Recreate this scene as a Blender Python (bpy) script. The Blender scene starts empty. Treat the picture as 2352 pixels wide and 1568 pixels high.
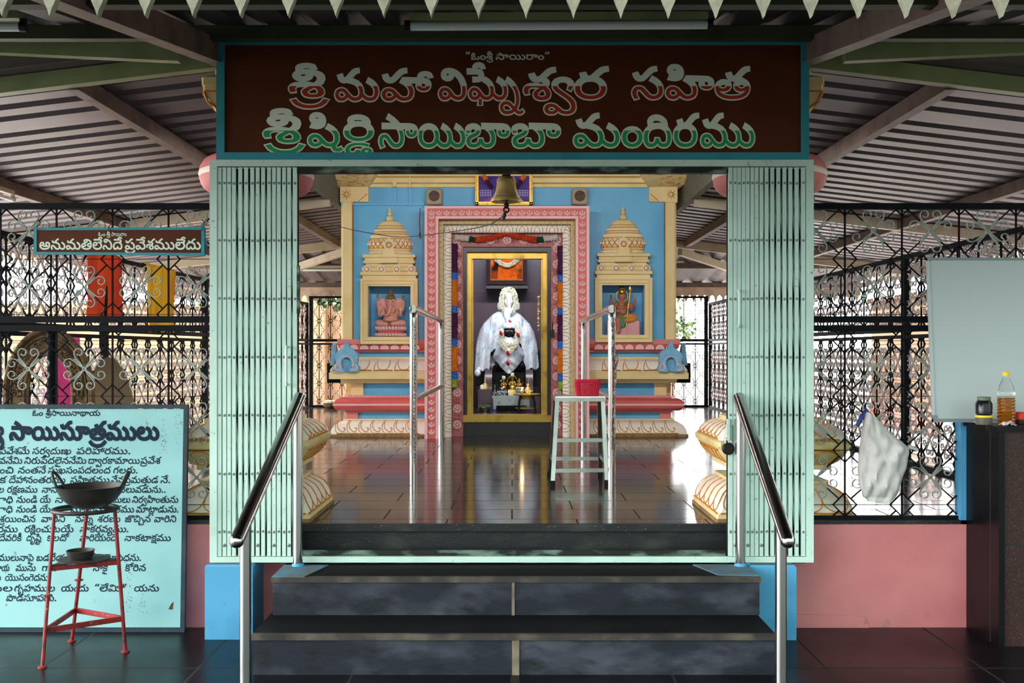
import bpy, bmesh, math, random
from mathutils import Vector, noise
from mathutils.geometry import delaunay_2d_cdt
R = random.Random(11)
scene = bpy.context.scene

# ------------------------------------------------------------------ camera
F, ZC = 2400.0, 1.253          # focal length in pixels of a 2352 px wide frame, eye height
cam_data = bpy.data.cameras.new('camera')
cam = bpy.data.objects.new('camera', cam_data)
scene.collection.objects.link(cam)
cam.location = (0, 0, ZC)
cam.rotation_euler = (math.radians(90), 0, 0)
cam_data.sensor_width = 36.0
cam_data.lens = 36.0 * F / 2352.0
cam_data.shift_y = 22.0 / 2352.0
cam_data.clip_start = 0.05
cam_data.clip_end = 300
scene.camera = cam

# ------------------------------------------------------------------ sky, sun, exposure
world = bpy.data.worlds.new('sky')
scene.world = world
world.use_nodes = True
wn, wl = world.node_tree.nodes, world.node_tree.links
wn.clear()
w_out = wn.new('ShaderNodeOutputWorld')
w_bg = wn.new('ShaderNodeBackground')
w_tc = wn.new('ShaderNodeTexCoord')
w_sep = wn.new('ShaderNodeSeparateXYZ')
wl.new(w_tc.outputs['Generated'], w_sep.inputs[0])
w_z = wn.new('ShaderNodeValToRGB')             # height: dark ground, bright overcast sky
w_z.color_ramp.elements[0].position = 0.46
w_z.color_ramp.elements[0].color = (0.10, 0.095, 0.08, 1)
w_z.color_ramp.elements[1].position = 0.53
w_z.color_ramp.elements[1].color = (1.0, 1.0, 1.0, 1)
w_zm = wn.new('ShaderNodeMapRange')
w_zm.inputs['From Min'].default_value = -1
w_zm.inputs['From Max'].default_value = 1
wl.new(w_sep.outputs['Z'], w_zm.inputs['Value'])
wl.new(w_zm.outputs['Result'], w_z.inputs['Fac'])
w_dot = wn.new('ShaderNodeVectorMath')         # open sky to the far left, trees behind the viewer and to the right
w_dot.operation = 'DOT_PRODUCT'
wl.new(w_tc.outputs['Generated'], w_dot.inputs[0])
w_dot.inputs[1].default_value = (-0.6, 0.8, 0.0)
w_y = wn.new('ShaderNodeMapRange')
w_y.inputs['From Min'].default_value = -0.5
w_y.inputs['From Max'].default_value = 0.45
w_y.clamp = True
wl.new(w_dot.outputs['Value'], w_y.inputs['Value'])
w_mix = wn.new('ShaderNodeMix')
w_mix.data_type = 'RGBA'
w_mix.inputs[6].default_value = (0.09, 0.114, 0.105, 1)
w_mix.inputs[7].default_value = (1.0, 0.985, 0.985, 1)
wl.new(w_y.outputs['Result'], w_mix.inputs[0])
w_mul = wn.new('ShaderNodeMix')
w_mul.data_type = 'RGBA'
w_mul.blend_type = 'MULTIPLY'
w_mul.inputs[0].default_value = 1
wl.new(w_mix.outputs[2], w_mul.inputs[6])
wl.new(w_z.outputs['Color'], w_mul.inputs[7])
wl.new(w_mul.outputs[2], w_bg.inputs['Color'])
w_bg.inputs['Strength'].default_value = 9.5
wl.new(w_bg.outputs[0], w_out.inputs[0])

sun_data = bpy.data.lights.new('sun', 'SUN')
sun_data.energy = 7.0
sun_data.angle = math.radians(30)
sun_data.color = (1.0, 0.98, 0.95)
sun = bpy.data.objects.new('sun', sun_data)
sun.rotation_euler = (math.radians(-26), math.radians(-20), 0)
scene.collection.objects.link(sun)

scene.view_settings.view_transform = 'Standard'
scene.view_settings.look = 'None'
scene.view_settings.gamma = 1
scene.view_settings.exposure = 1.1
scene.view_settings.use_curve_mapping = False

# ------------------------------------------------------------------ helpers
def X(px, Y): return (px - 1176.0) * Y / F
def Z(py, Y): return ZC - (py - 806.0) * Y / F
def lin(v):
    v /= 255.0
    return v / 12.92 if v <= 0.04045 else ((v + 0.055) / 1.055) ** 2.4
def rgb(r, g, b): return (lin(r), lin(g), lin(b), 1.0)

def material(name, col, rough=0.55, metal=0.0, var=None, bump=None, spec=0.28, emit=None, trans=0.0, coat=0.0, stretch=(1, 1, 1), var2=None):
    """var = (colour, scale, low, high, detail): noise-mixed second colour; bump = (scale, strength)"""
    m = bpy.data.materials.new(name)
    m.use_nodes = True
    n, l = m.node_tree.nodes, m.node_tree.links
    b = n['Principled BSDF']
    b.inputs['Base Color'].default_value = col
    b.inputs['Roughness'].default_value = rough
    b.inputs['Metallic'].default_value = metal
    b.inputs['Specular IOR Level'].default_value = spec
    b.inputs['Transmission Weight'].default_value = trans
    b.inputs['Coat Weight'].default_value = coat
    if emit:
        b.inputs['Emission Color'].default_value = emit[0]
        b.inputs['Emission Strength'].default_value = emit[1]
    tc = n.new('ShaderNodeTexCoord')
    mp = n.new('ShaderNodeMapping')
    mp.inputs['Scale'].default_value = stretch
    l.new(tc.outputs['Object'], mp.inputs['Vector'])
    prev = None
    for vv in (var, var2):
        if not vv: continue
        nz = n.new('ShaderNodeTexNoise')
        nz.inputs['Scale'].default_value = vv[1]
        nz.inputs['Detail'].default_value = vv[4] if len(vv) > 4 else 4
        l.new(mp.outputs[0], nz.inputs['Vector'])
        rp = n.new('ShaderNodeMapRange')
        rp.inputs['From Min'].default_value = vv[2]
        rp.inputs['From Max'].default_value = vv[3]
        l.new(nz.outputs['Fac'], rp.inputs['Value'])
        mx = n.new('ShaderNodeMix')
        mx.data_type = 'RGBA'
        if prev: l.new(prev, mx.inputs[6])
        else: mx.inputs[6].default_value = col
        mx.inputs[7].default_value = vv[0]
        l.new(rp.outputs['Result'], mx.inputs[0])
        prev = mx.outputs[2]
    if prev: l.new(prev, b.inputs['Base Color'])
    if bump:
        nb = n.new('ShaderNodeTexNoise')
        nb.inputs['Scale'].default_value = bump[0]
        nb.inputs['Detail'].default_value = 5
        l.new(mp.outputs[0], nb.inputs['Vector'])
        bp = n.new('ShaderNodeBump')
        bp.inputs['Strength'].default_value = bump[1]
        bp.inputs['Distance'].default_value = 0.01
        l.new(nb.outputs['Fac'], bp.inputs['Height'])
        l.new(bp.outputs[0], b.inputs['Normal'])
    return m

class MB:
    """collects shapes in world coordinates for ONE mesh object"""
    def __init__(s): s.v, s.f, s.m, s.cur = [], [], [], 0
    def use(s, i): s.cur = i; return s
    def face(s, idx): s.f.append(tuple(idx)); s.m.append(s.cur)
    def add(s, vs, fs):
        o = len(s.v); s.v += [tuple(p) for p in vs]
        for f in fs: s.face([o + i for i in f])
        return s
    def box(s, x0, x1, y0, y1, z0, z1):
        return s.add([(x0,y0,z0),(x1,y0,z0),(x1,y1,z0),(x0,y1,z0),(x0,y0,z1),(x1,y0,z1),(x1,y1,z1),(x0,y1,z1)],
                     [(0,3,2,1),(4,5,6,7),(0,1,5,4),(1,2,6,5),(2,3,7,6),(3,0,4,7)])
    def bar(s, p, q, w, h, up=(0, 0, 1)):
        """square bar from p to q, w wide across, h along up"""
        p, q, up = Vector(p), Vector(q), Vector(up)
        d = (q - p).normalized(); a = d.cross(up)
        if a.length < 1e-5: a = d.cross(Vector((0, 1, 0)))
        a.normalize(); b = a.cross(d).normalized()
        vs = [e + a * (sx * w / 2) + b * (sz * h / 2) for e in (p, q) for sx, sz in ((-1,-1),(1,-1),(1,1),(-1,1))]
        return s.add(vs, [(0,1,2,3),(7,6,5,4),(0,4,5,1),(1,5,6,2),(2,6,7,3),(3,7,4,0)])
    def tube(s, pts, r, n=8, closed=False, caps=True):
        P = [Vector(p) for p in pts]; k = len(P)
        rr = r if isinstance(r, (list, tuple)) else [r] * k
        o = len(s.v); nrm = None
        for i in range(k):
            if closed: d = P[(i + 1) % k] - P[i - 1]
            else: d = P[min(i + 1, k - 1)] - P[max(i - 1, 0)]
            if d.length < 1e-9: d = Vector((0, 0, 1))
            d.normalize()
            if nrm is None:
                nrm = d.cross(Vector((0, 0, 1)))
                if nrm.length < 1e-3: nrm = d.cross(Vector((0, 1, 0)))
            nrm = nrm - d * nrm.dot(d)
            if nrm.length < 1e-6: nrm = d.orthogonal()
            nrm.normalize(); b = d.cross(nrm)
            for j in range(n):
                a = 2 * math.pi * j / n
                s.v.append(tuple(P[i] + (nrm * math.cos(a) + b * math.sin(a)) * rr[i]))
        for i in range(k if closed else k - 1):
            i2 = (i + 1) % k
            for j in range(n):
                j2 = (j + 1) % n
                s.face((o + i*n + j, o + i2*n + j, o + i2*n + j2, o + i*n + j2))
        if caps and not closed:
            s.face([o + j for j in range(n)]); s.face([o + (k-1)*n + j for j in reversed(range(n))])
        return s
    def lathe(s, prof, c=(0, 0, 0), n=24, sx=1, sy=1, axis='z', a0=0, a1=2*math.pi):
        full = abs(a1 - a0 - 2*math.pi) < 1e-6
        m = n if full else n + 1
        o = len(s.v)
        for r, z in prof:
            for j in range(m):
                a = a0 + (a1 - a0) * j / n
                u, w = r * math.cos(a) * sx, r * math.sin(a) * sy
                p = (u, w, z) if axis == 'z' else ((u, z, w) if axis == 'y' else (z, u, w))
                s.v.append((c[0] + p[0], c[1] + p[1], c[2] + p[2]))
        for i in range(len(prof) - 1):
            for j in range(m if full else n):
                j2 = (j + 1) % m
                q = (o + i*m + j, o + i*m + j2, o + (i+1)*m + j2, o + (i+1)*m + j)
                s.face(q if axis != 'y' else q[::-1])
        if full:
            if prof[0][0] > 1e-6: s.face([o + j for j in reversed(range(m))])
            if prof[-1][0] > 1e-6: s.face([o + (len(prof)-1)*m + j for j in range(m)])
        return s
    def rings(s, loops, cap=True, close=True):
        """loft between equal-length closed loops of points"""
        o = len(s.v); n = len(loops[0])
        for L in loops: s.v += [tuple(p) for p in L]
        for i in range(len(loops) - 1):
            for j in range(n if close else n - 1):
                j2 = (j + 1) % n
                s.face((o + i*n + j, o + i*n + j2, o + (i+1)*n + j2, o + (i+1)*n + j))
        if cap:
            s.face([o + j for j in reversed(range(n))]); s.face([o + (len(loops)-1)*n + j for j in range(n)])
        return s
    def prism(s, poly, y0, y1, axis='y'):
        """poly of (x, z) pushed through y0..y1 (axis y), (y, z) along x, or (x, y) along z"""
        def P(a, b, t): return (a, t, b) if axis == 'y' else ((t, a, b) if axis == 'x' else (a, b, t))
        n = len(poly)
        vs = [P(a, b, y0) for a, b in poly] + [P(a, b, y1) for a, b in poly]
        return s.add(vs, [tuple(range(n)), tuple(reversed(range(n, 2*n)))] + [(i, i + n, (i+1) % n + n, (i+1) % n) for i in range(n)])
    def strip(s, pts, y0, y1, t):
        """flat metal strip bent along (x, z) points, its width running y0..y1"""
        k = len(pts); o = len(s.v)
        for i, (x, z) in enumerate(pts):
            a, b = pts[max(i-1, 0)], pts[min(i+1, k-1)]
            dx, dz = b[0]-a[0], b[1]-a[1]; L = math.hypot(dx, dz) or 1
            nx, nz = -dz/L*t/2, dx/L*t/2
            s.v += [(x+nx, y0, z+nz), (x+nx, y1, z+nz), (x-nx, y1, z-nz), (x-nx, y0, z-nz)]
        for i in range(k-1):
            for j in range(4):
                j2 = (j+1) % 4
                s.face((o+i*4+j, o+i*4+j2, o+(i+1)*4+j2, o+(i+1)*4+j))
        s.face((o+3, o+2, o+1, o)); e = o+(k-1)*4; s.face((e, e+1, e+2, e+3))
        return s
    def ball(s, c, r, n=10, m=7):
        rx, ry, rz = r if isinstance(r, (tuple, list)) else (r, r, r)
        o = len(s.v)
        s.v.append((c[0], c[1], c[2]-rz))
        for i in range(1, m):
            t = -math.pi/2 + math.pi*i/m
            for j in range(n):
                a = 2*math.pi*j/n
                s.v.append((c[0]+rx*math.cos(t)*math.cos(a), c[1]+ry*math.cos(t)*math.sin(a), c[2]+rz*math.sin(t)))
        s.v.append((c[0], c[1], c[2]+rz)); top = len(s.v)-1
        for j in range(n):
            j2 = (j+1) % n
            s.face((o, o+1+j2, o+1+j)); s.face((top, o+1+(m-2)*n+j, o+1+(m-2)*n+j2))
            for i in range(m-2):
                s.face((o+1+i*n+j, o+1+i*n+j2, o+1+(i+1)*n+j2, o+1+(i+1)*n+j))
        return s
    def grid(s, fn, nu, nv, closed_u=False):
        o = len(s.v); w = nu if closed_u else nu + 1
        for j in range(nv+1):
            for i in range(w): s.v.append(tuple(fn(i/nu, j/nv)))
        for j in range(nv):
            for i in range(nu):
                i2 = (i+1) % w
                s.face((o+j*w+i, o+j*w+i2, o+(j+1)*w+i2, o+(j+1)*w+i))
        return s

def base_of(mb):
    xs, ys, zs = zip(*mb.v)
    return ((min(xs)+max(xs))/2, (min(ys)+max(ys))/2, min(zs))

WORLD = {}
def obj(name, mb, mats, parent=None, smooth=35, voxel=None, relax=0):
    """links the collected shapes as ONE mesh object; vertices are given in world coordinates"""
    o_at = WORLD[parent] if parent else base_of(mb)
    me = bpy.data.meshes.new(name)
    me.from_pydata([(a-o_at[0], b-o_at[1], c-o_at[2]) for a, b, c in mb.v], [], mb.f)
    mats = mats if isinstance(mats, (list, tuple)) else [mats]
    for m in mats: me.materials.append(m)
    if len(mats) > 1: me.polygons.foreach_set('material_index', mb.m)
    bm = bmesh.new(); bm.from_mesh(me)
    bmesh.ops.recalc_face_normals(bm, faces=bm.faces)
    bm.to_mesh(me); bm.free()
    o = bpy.data.objects.new(name, me)
    scene.collection.objects.link(o)
    if voxel:                                   # fuse overlapping volumes into one continuous skin
        rm = o.modifiers.new('fuse', 'REMESH'); rm.mode = 'VOXEL'; rm.voxel_size = voxel
        if relax:
            sm = o.modifiers.new('relax', 'SMOOTH'); sm.iterations = relax; sm.factor = 0.5
        me2 = bpy.data.meshes.new_from_object(o.evaluated_get(bpy.context.evaluated_depsgraph_get()))
        o.modifiers.clear(); o.data = me2; me = me2
        if not me.materials: me.materials.append(mats[0])
    if smooth:
        me.polygons.foreach_set('use_smooth', [True]*len(me.polygons))
        me.set_sharp_from_angle(angle=math.radians(smooth if not voxel else 180))
    if parent: o.parent = parent; WORLD[o] = WORLD[parent]
    else: o.location = o_at; WORLD[o] = o_at
    return o

def tag(o, label=None, cat=None, group=None, kind=None):
    if label: o['label'] = label
    if cat: o['category'] = cat
    if group: o['group'] = group
    if kind: o['kind'] = kind
    return o

def thing(name, label, cat, loc, group=None):
    o = bpy.data.objects.new(name, None)
    o.empty_display_size = 0.05
    scene.collection.objects.link(o)
    o.location = loc; WORLD[o] = tuple(loc)
    return tag(o, label, cat, group)

def struct(name, mb, mats, parent=None, smooth=35):
    o = obj(name, mb, mats, parent, smooth)
    if not parent: o['kind'] = 'structure'
    return o

def copy_tree(o, parent=None):
    c = o.copy(); scene.collection.objects.link(c); c.parent = parent
    WORLD[c] = WORLD[o]
    for ch in list(o.children): copy_tree(ch, c)
    return c

def arc(cx, cz, r, a0, a1, n): return [(cx + r*math.cos(math.radians(a0+(a1-a0)*i/n)), cz + r*math.sin(math.radians(a0+(a1-a0)*i/n))) for i in range(n+1)]
def smooth_pts(P, k=6):
    """Catmull-Rom through the points"""
    P = [Vector(p) for p in P]; out = []
    for i in range(len(P)-1):
        a, b, c, d = P[max(i-1, 0)], P[i], P[i+1], P[min(i+2, len(P)-1)]
        for j in range(k):
            t = j/k
            out.append(0.5*((2*b)+(c-a)*t+(2*a-5*b+4*c-d)*t*t+(3*b-a-3*c+d)*t**3))
    out.append(P[-1]); return out
# ------------------------------------------------------------------ materials
def tiles(name, col, joint, size, rough, dirt, sy=None, bump=0.0, off=0.0, mort=0.006):
    m = material(name, col, rough, var=(dirt, 2.2, 0.42, 0.72, 6))
    n, l = m.node_tree.nodes, m.node_tree.links
    b = n['Principled BSDF']
    src = b.inputs['Base Color'].links[0].from_socket
    tc = n.new('ShaderNodeTexCoord')
    br = n.new('ShaderNodeTexBrick')
    br.offset = off; br.squash = 1
    br.inputs['Scale'].default_value = 1
    br.inputs['Mortar Size'].default_value = mort
    br.inputs['Mortar Smooth'].default_value = 0.2
    br.inputs['Brick Width'].default_value = size
    br.inputs['Row Height'].default_value = sy or size
    l.new(tc.outputs['Object'], br.inputs['Vector'])
    mx = n.new('ShaderNodeMix'); mx.data_type = 'RGBA'
    l.new(br.outputs['Fac'], mx.inputs[0])
    l.new(src, mx.inputs[6]); mx.inputs[7].default_value = joint
    l.new(mx.outputs[2], b.inputs['Base Color'])
    nz = n.new('ShaderNodeTexNoise'); nz.inputs['Scale'].default_value = 3.5; nz.inputs['Detail'].default_value = 6
    l.new(tc.outputs['Object'], nz.inputs['Vector'])
    mr = n.new('ShaderNodeMapRange')
    mr.inputs['From Min'].default_value = 0.18; mr.inputs['From Max'].default_value = 0.7
    mr.inputs['To Min'].default_value = rough; mr.inputs['To Max'].default_value = rough*1.7
    l.new(nz.outputs['Fac'], mr.inputs['Value'])
    mx2 = n.new('ShaderNodeMix')
    l.new(br.outputs['Fac'], mx2.inputs[0]); l.new(mr.outputs[0], mx2.inputs[2]); mx2.inputs[3].default_value = 0.7
    l.new(mx2.outputs[0], b.inputs['Roughness'])
    n2 = n.new('ShaderNodeTexNoise'); n2.inputs['Scale'].default_value = 2.0; n2.inputs['Detail'].default_value = 2
    l.new(tc.outputs['Object'], n2.inputs['Vector'])
    ad = n.new('ShaderNodeMath'); ad.operation = 'SUBTRACT'
    l.new(n2.outputs['Fac'], ad.inputs[0]); l.new(br.outputs['Fac'], ad.inputs[1])
    bp = n.new('ShaderNodeBump'); bp.inputs['Strength'].default_value = 0.12; bp.inputs['Distance'].default_value = 0.004
    l.new(ad.outputs[0], bp.inputs['Height']); l.new(bp.outputs[0], b.inputs['Normal'])
    return m

M = {}
M['floor_out'] = tiles('black_floor_tiles', rgb(8, 9, 13), rgb(34, 33, 33), 0.62, 0.22, rgb(17, 17, 20), 0.62)
M['floor_out'].node_tree.nodes['Principled BSDF'].inputs['Specular IOR Level'].default_value = 0.18
M['floor_in'] = tiles('polished_black_granite', rgb(38, 31, 30), rgb(18, 16, 15), 0.6, 0.09, rgb(50, 42, 40), 0.3, off=0.5, mort=0.004)
M['slab'] = material('black_slate', rgb(34, 36, 38), 0.45, var=(rgb(62, 66, 62), 5, 0.5, 0.8, 8), bump=(40, 0.15), stretch=(1, 1, 2), var2=(rgb(105, 108, 100), 70, 0.69, 0.72, 2))
M['riser'] = material('worn_slate_riser', rgb(27, 31, 40), 0.5, var=(rgb(74, 77, 88), 3.5, 0.46, 0.8, 8), bump=(30, 0.12), stretch=(1, 1, 2.2), var2=(rgb(18, 20, 24), 8, 0.52, 0.75, 5))
M['tread'] = material('slate_tread', rgb(11, 12, 15), 0.7, var=(rgb(26, 26, 28), 4, 0.5, 0.8, 5), spec=0.1)
M['nosing'] = material('scuffed_nosing', rgb(52, 48, 45), 0.6, var=(rgb(88, 80, 70), 9, 0.45, 0.7, 8), stretch=(1, 1, 1), var2=(rgb(34, 34, 36), 5, 0.55, 0.75, 4))
M['grout'] = material('cement_grout', rgb(120, 108, 94), 0.9, var=(rgb(80, 74, 68), 14, 0.4, 0.7))
M['pink_wall'] = material('pink_plaster', rgb(204, 128, 128), 0.8, var=(rgb(188, 108, 112), 3, 0.4, 0.75, 6), bump=(20, 0.12), var2=(rgb(150, 110, 105), 9, 0.66, 0.8, 6))
M['blue_paint'] = material('blue_paint', rgb(82, 158, 200), 0.6, var=(rgb(66, 138, 182), 5, 0.45, 0.75, 6), bump=(40, 0.1), var2=(rgb(62, 96, 116), 13, 0.68, 0.78, 8))
M['blue_top'] = material('worn_blue_cement', rgb(84, 92, 96), 0.75, var=(rgb(70, 118, 140), 9, 0.4, 0.65, 8), bump=(40, 0.2))
M['sheet'] = material('galvanised_sheet', rgb(96, 88, 92), 0.45, 0.3, var=(rgb(80, 74, 78), 3, 0.4, 0.7, 5), stretch=(0.5, 3, 1))
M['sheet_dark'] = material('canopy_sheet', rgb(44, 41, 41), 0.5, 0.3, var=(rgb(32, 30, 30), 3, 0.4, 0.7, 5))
M['beam_green_lit'] = material('green_lit_steel', rgb(136, 148, 104), 0.45, var=(rgb(112, 122, 84), 4, 0.45, 0.75, 5))  # cream steel with green light from the foliage mixed into its colour
M['beam_brown'] = material('primer_brown_steel', rgb(108, 92, 84), 0.55, var=(rgb(78, 64, 58), 8, 0.45, 0.75, 6))
M['beam_cream'] = material('cream_painted_steel', rgb(176, 164, 142), 0.5, var=(rgb(152, 138, 118), 5, 0.5, 0.8, 5))
M['beam_dark'] = material('dark_green_lit_steel', rgb(66, 72, 50), 0.5, var=(rgb(48, 52, 36), 5, 0.45, 0.75))  # darker copy of the foliage-lit beam colour, for the canopy purlins
M['fascia'] = material('grey_cement_fascia', rgb(108, 108, 92), 0.8, var=(rgb(86, 84, 70), 25, 0.45, 0.7, 6), bump=(80, 0.2))
M['fascia_tan'] = material('tan_cement_fascia', rgb(190, 170, 150), 0.8, var=(rgb(160, 136, 116), 8, 0.45, 0.7, 6))
M['peach_wall'] = material('peach_plaster', rgb(196, 156, 126), 0.85, var=(rgb(180, 138, 108), 3, 0.45, 0.75))
M['tan_wall'] = material('tan_facade', rgb(80, 60, 38), 0.85, var=(rgb(70, 51, 32), 3, 0.45, 0.75))
M['pink_band'] = material('pink_facade_band', rgb(120, 70, 58), 0.85)
M['white_col'] = material('white_painted_column', rgb(236, 234, 232), 0.7)
M['earth'] = material('pale_concrete_yard', rgb(176, 170, 166), 0.95, var=(rgb(156, 150, 142), 1.2, 0.4, 0.7, 6))

# ------------------------------------------------------------------ ground, platform, steps
mb = MB(); mb.box(-60, 60, -40, 90, -0.12, -0.05)
struct('ground', mb, M['earth'])
mb = MB(); mb.box(-9, 9, -14.0, 4.9, -0.05, 0.0)
struct('floor', mb, M['floor_out'])
mb = MB(); mb.box(-3.1, 3.1, 4.79, 15.2, 0.0, 0.43)
struct('platform', mb, M['slab'])
mb = MB(); mb.box(-3.1, 3.1, 4.755, 15.2, 0.432, 0.469)
o = struct('floor_inner', mb, M['floor_in'])
mb = MB(); mb.box(-1.03, 1.03, 4.735, 4.754, 0.436, 0.468)
struct('trim_1', mb, M['slab'])                      # black stone nose of the platform
mb = MB(); mb.box(-1.03, 1.03, 4.76, 4.789, 0.317, 0.43)
struct('trim_2', mb, M['slab'])

t = thing('staircase', 'two wide dark slate steps leading up to the folding gate', 'steps', (0, 4.4, 0))
def step(x0, x1, y0, z0, z1, gx, gw=0.006):
    mb = MB()
    mb.use(0).box(x0, x1, y0 + 0.006, 4.755, z0, z1 - 0.022)      # body
    mb.use(1).box(x0 - 0.004, x1 + 0.004, y0 + 0.02, 4.755, z1 - 0.022, z1)   # tread slab
    mb.use(2).box(x0 - 0.004, x1 + 0.004, y0 - 0.004, y0 + 0.02, z1 - 0.022, z1)
    mb.use(3).box(gx - gw, gx + gw, y0 + 0.001, y0 + 0.01, z0, z1 - 0.022)
    return obj('step', mb, [M['riser'], M['tread'], M['nosing'], M['grout']], t)
s1 = step(-1.003, 1.017, 4.04, 0.0, 0.158, 0.014, 0.014)
s2 = step(-0.994, 1.027, 4.33, 0.158, 0.317, 0.005)
for P in ([(-0.994, 4.326), (-0.86, 4.326), (-0.80, 4.56), (-0.994, 4.56)], [(0.86, 4.36), (1.027, 4.345), (1.027, 4.57), (0.79, 4.57)]):
    mb = MB(); mb.prism(P, 0.317, 0.321, 'z'); tag(obj('paint_spill', mb, M['blue_top'], s2), 'blue paint lapped onto the step corner')

def pier(name, x0, x1, y0, label):
    mb = MB()
    b = 0.008
    mb.use(0)
    mb.rings([[(x0+i, y0+i, z), (x1-i, y0+i, z), (x1-i, 4.739, z), (x0+i, 4.739, z)] for i, z in ((0, 0.0), (0, 0.316), (b, 0.3245))], cap=False)
    mb.use(1).face([len(mb.v)-4+k for k in range(4)])
    o = obj(name, mb, [M['blue_paint'], M['blue_top']], smooth=0)
    return tag(o, label, 'pier')
pier('blue_pier', -1.335, -1.127, 4.54, 'blue painted masonry block under the mint gate stack, beside the lettered board')
pier('blue_pier', 1.03, 1.233, 4.53, 'blue painted masonry block in front of the long pink wall')

mb = MB(); mb.box(-2.95, -1.0, 4.74, 4.79, 0.0, 0.468); struct('wall_left', mb, M['pink_wall'])
mb = MB(); mb.box(1.0, 2.062, 4.74, 4.79, 0.0, 0.468); struct('wall_right', mb, M['pink_wall'])
mb = MB(); mb.box(-2.95, -1.335, 4.735, 4.80, 0.469, 0.487); mb.box(1.335, 2.07, 4.735, 4.80, 0.469, 0.487)
struct('trim_3', mb, M['slab'])                      # black stone sill under the grilles
mb = MB(); mb.box(2.035, 2.062, 4.735, 4.80, 0.469, 0.95)
struct('trim_4', mb, M['blue_paint'])
# plaster patch and drips along the foot of the pink wall
mb = MB()
P = [(1.24, 0.0), (2.0, 0.0), (1.55, 0.05), (1.5, 0.055), (1.24, 0.06)]
mb.prism([(1.24, 0.0), (1.62, 0.0), (1.60, 0.05), (1.45, 0.06), (1.24, 0.062)], 4.734, 4.74)
struct('baseboard_right', mb, M['pink_wall'])

# ------------------------------------------------------------------ corrugated roofs
PROFILE = [(0, 0), (0.12, 0), (0.14, 0.036), (0.20, 0.036)]
def corrugated(mb, a0, a1, along, c0, c1, zf, pitch=0.22):
    """ribs run along 'x' or 'y'; (a0, a1) the extent across the ribs, (c0, c1) along them"""
    k = int((a1 - a0)/pitch) + 1
    row = [(a0 + i*pitch + d, h) for i in range(k) for d, h in PROFILE if a0 + i*pitch + d <= a1]
    o = len(mb.v); n = 9
    for c in [c0 + (c1-c0)*j/(n-1) for j in range(n)]:
        for a, h in row:
            x, y = (c, a) if along == 'x' else (a, c)
            mb.v.append((x, y, zf(x, y) + h))
    w = len(row)
    for j in range(n-1):
        for i in range(w-1): mb.face((o+j*w+i, o+j*w+i+1, o+(j+1)*w+i+1, o+(j+1)*w+i))
roof_z = lambda x, y: 2.83 - 0.12*abs(x)
ceil_obj = {}
for sgn, nm in ((-1, 'ceiling_left'), (1, 'ceiling_right')):
    mb = MB()
    corrugated(mb, 4.80, 5.80, 'x', 0.0, sgn*5.0, roof_z)
    corrugated(mb, 5.80, 12.62, 'x', sgn*1.60, sgn*5.0, roof_z)
    ce = struct(nm, mb, M['sheet'], smooth=0); ceil_obj[sgn] = ce
    for xx in (2.09, 3.45):
        mb = MB(); z = roof_z(xx, 0)
        mb.box(sgn*xx-0.03, sgn*xx+0.03, 4.965, 12.6, z-0.085, z-0.003)
        struct('purlin', mb, M['beam_brown'], ce)
    for yy, mm, h in ((4.93, 'beam_green_lit', 0.075), (9.3, 'beam_cream', 0.09), (12.5, 'beam_cream', 0.1)):
        x0 = 1.62 if yy > 9.0 else 1.3
        mb = MB()
        mb.bar((sgn*x0, yy, roof_z(x0, 0)-h/2-0.004), (sgn*5.0, yy, roof_z(5.0, 0)-h/2-0.004), 0.06, h)
        struct('rafter', mb, M[mm], ce)
mb = MB(); mb.box(-1.66, 1.64, 5.78, 12.6, 3.24, 3.34); mb.box(-1.66, -1.60, 5.78, 12.6, 2.60, 3.24); mb.box(1.58, 1.64, 5.78, 12.6, 2.60, 3.24); mb.box(-1.56, 1.56, 5.78, 5.84, 2.80, 3.24)
struct('ceiling_slab', mb, M['fascia'])
back_z = lambda x, y: 2.56 - 0.15*(y - 12.5)
mb = MB(); corrugated(mb, -5.0, 5.0, 'y', 12.45, 15.0, back_z, 0.28)
ce = struct('ceiling_back', mb, M['sheet'], smooth=0)
for yy in (13.6, 14.75):
    mb = MB(); z = back_z(0, yy); mb.box(-5.0, 5.0, yy-0.03, yy+0.03, z-0.07, z-0.004)
    struct('purlin', mb, M['beam_brown'], ce)
for sgn in (-1, 1):
    mb = MB(); mb.bar((sgn*2.05, 12.75, 2.465), (sgn*3.7, 14.6, 2.19), 0.06, 0.09)
    struct('hip_rafter', mb, M['beam_cream'], ce)
can_z = lambda x, y: 2.26 + 0.17*(y - 2.2)
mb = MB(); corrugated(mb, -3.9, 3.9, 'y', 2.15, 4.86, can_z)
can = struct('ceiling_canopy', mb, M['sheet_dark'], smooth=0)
for yy, h in ((3.2, 0.125), (4.5, 0.06)):
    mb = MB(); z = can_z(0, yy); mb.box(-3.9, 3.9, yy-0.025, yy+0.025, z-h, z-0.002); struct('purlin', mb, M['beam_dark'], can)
for sgn in (-1, 1):
    mb = MB()
    mb.bar((sgn*1.32, 2.25, can_z(0, 2.25)-0.09), (sgn*1.32, 4.80, can_z(0, 4.80)-0.09), 0.05, 0.10)
    mb.bar((sgn*1.32, 2.25, can_z(0, 2.25)-0.142), (sgn*1.32, 4.80, can_z(0, 4.80)-0.142), 0.075, 0.006)
    struct('rafter', mb, M['beam_brown'], can)
    mb = MB()                                         # channel along the eave of the hall roof
    mb.bar((sgn*1.5, 4.72, 2.594), (sgn*3.9, 4.70, 2.70), 0.05, 0.075)
    struct('eave_beam', mb, M['beam_green_lit'], can)

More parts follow.
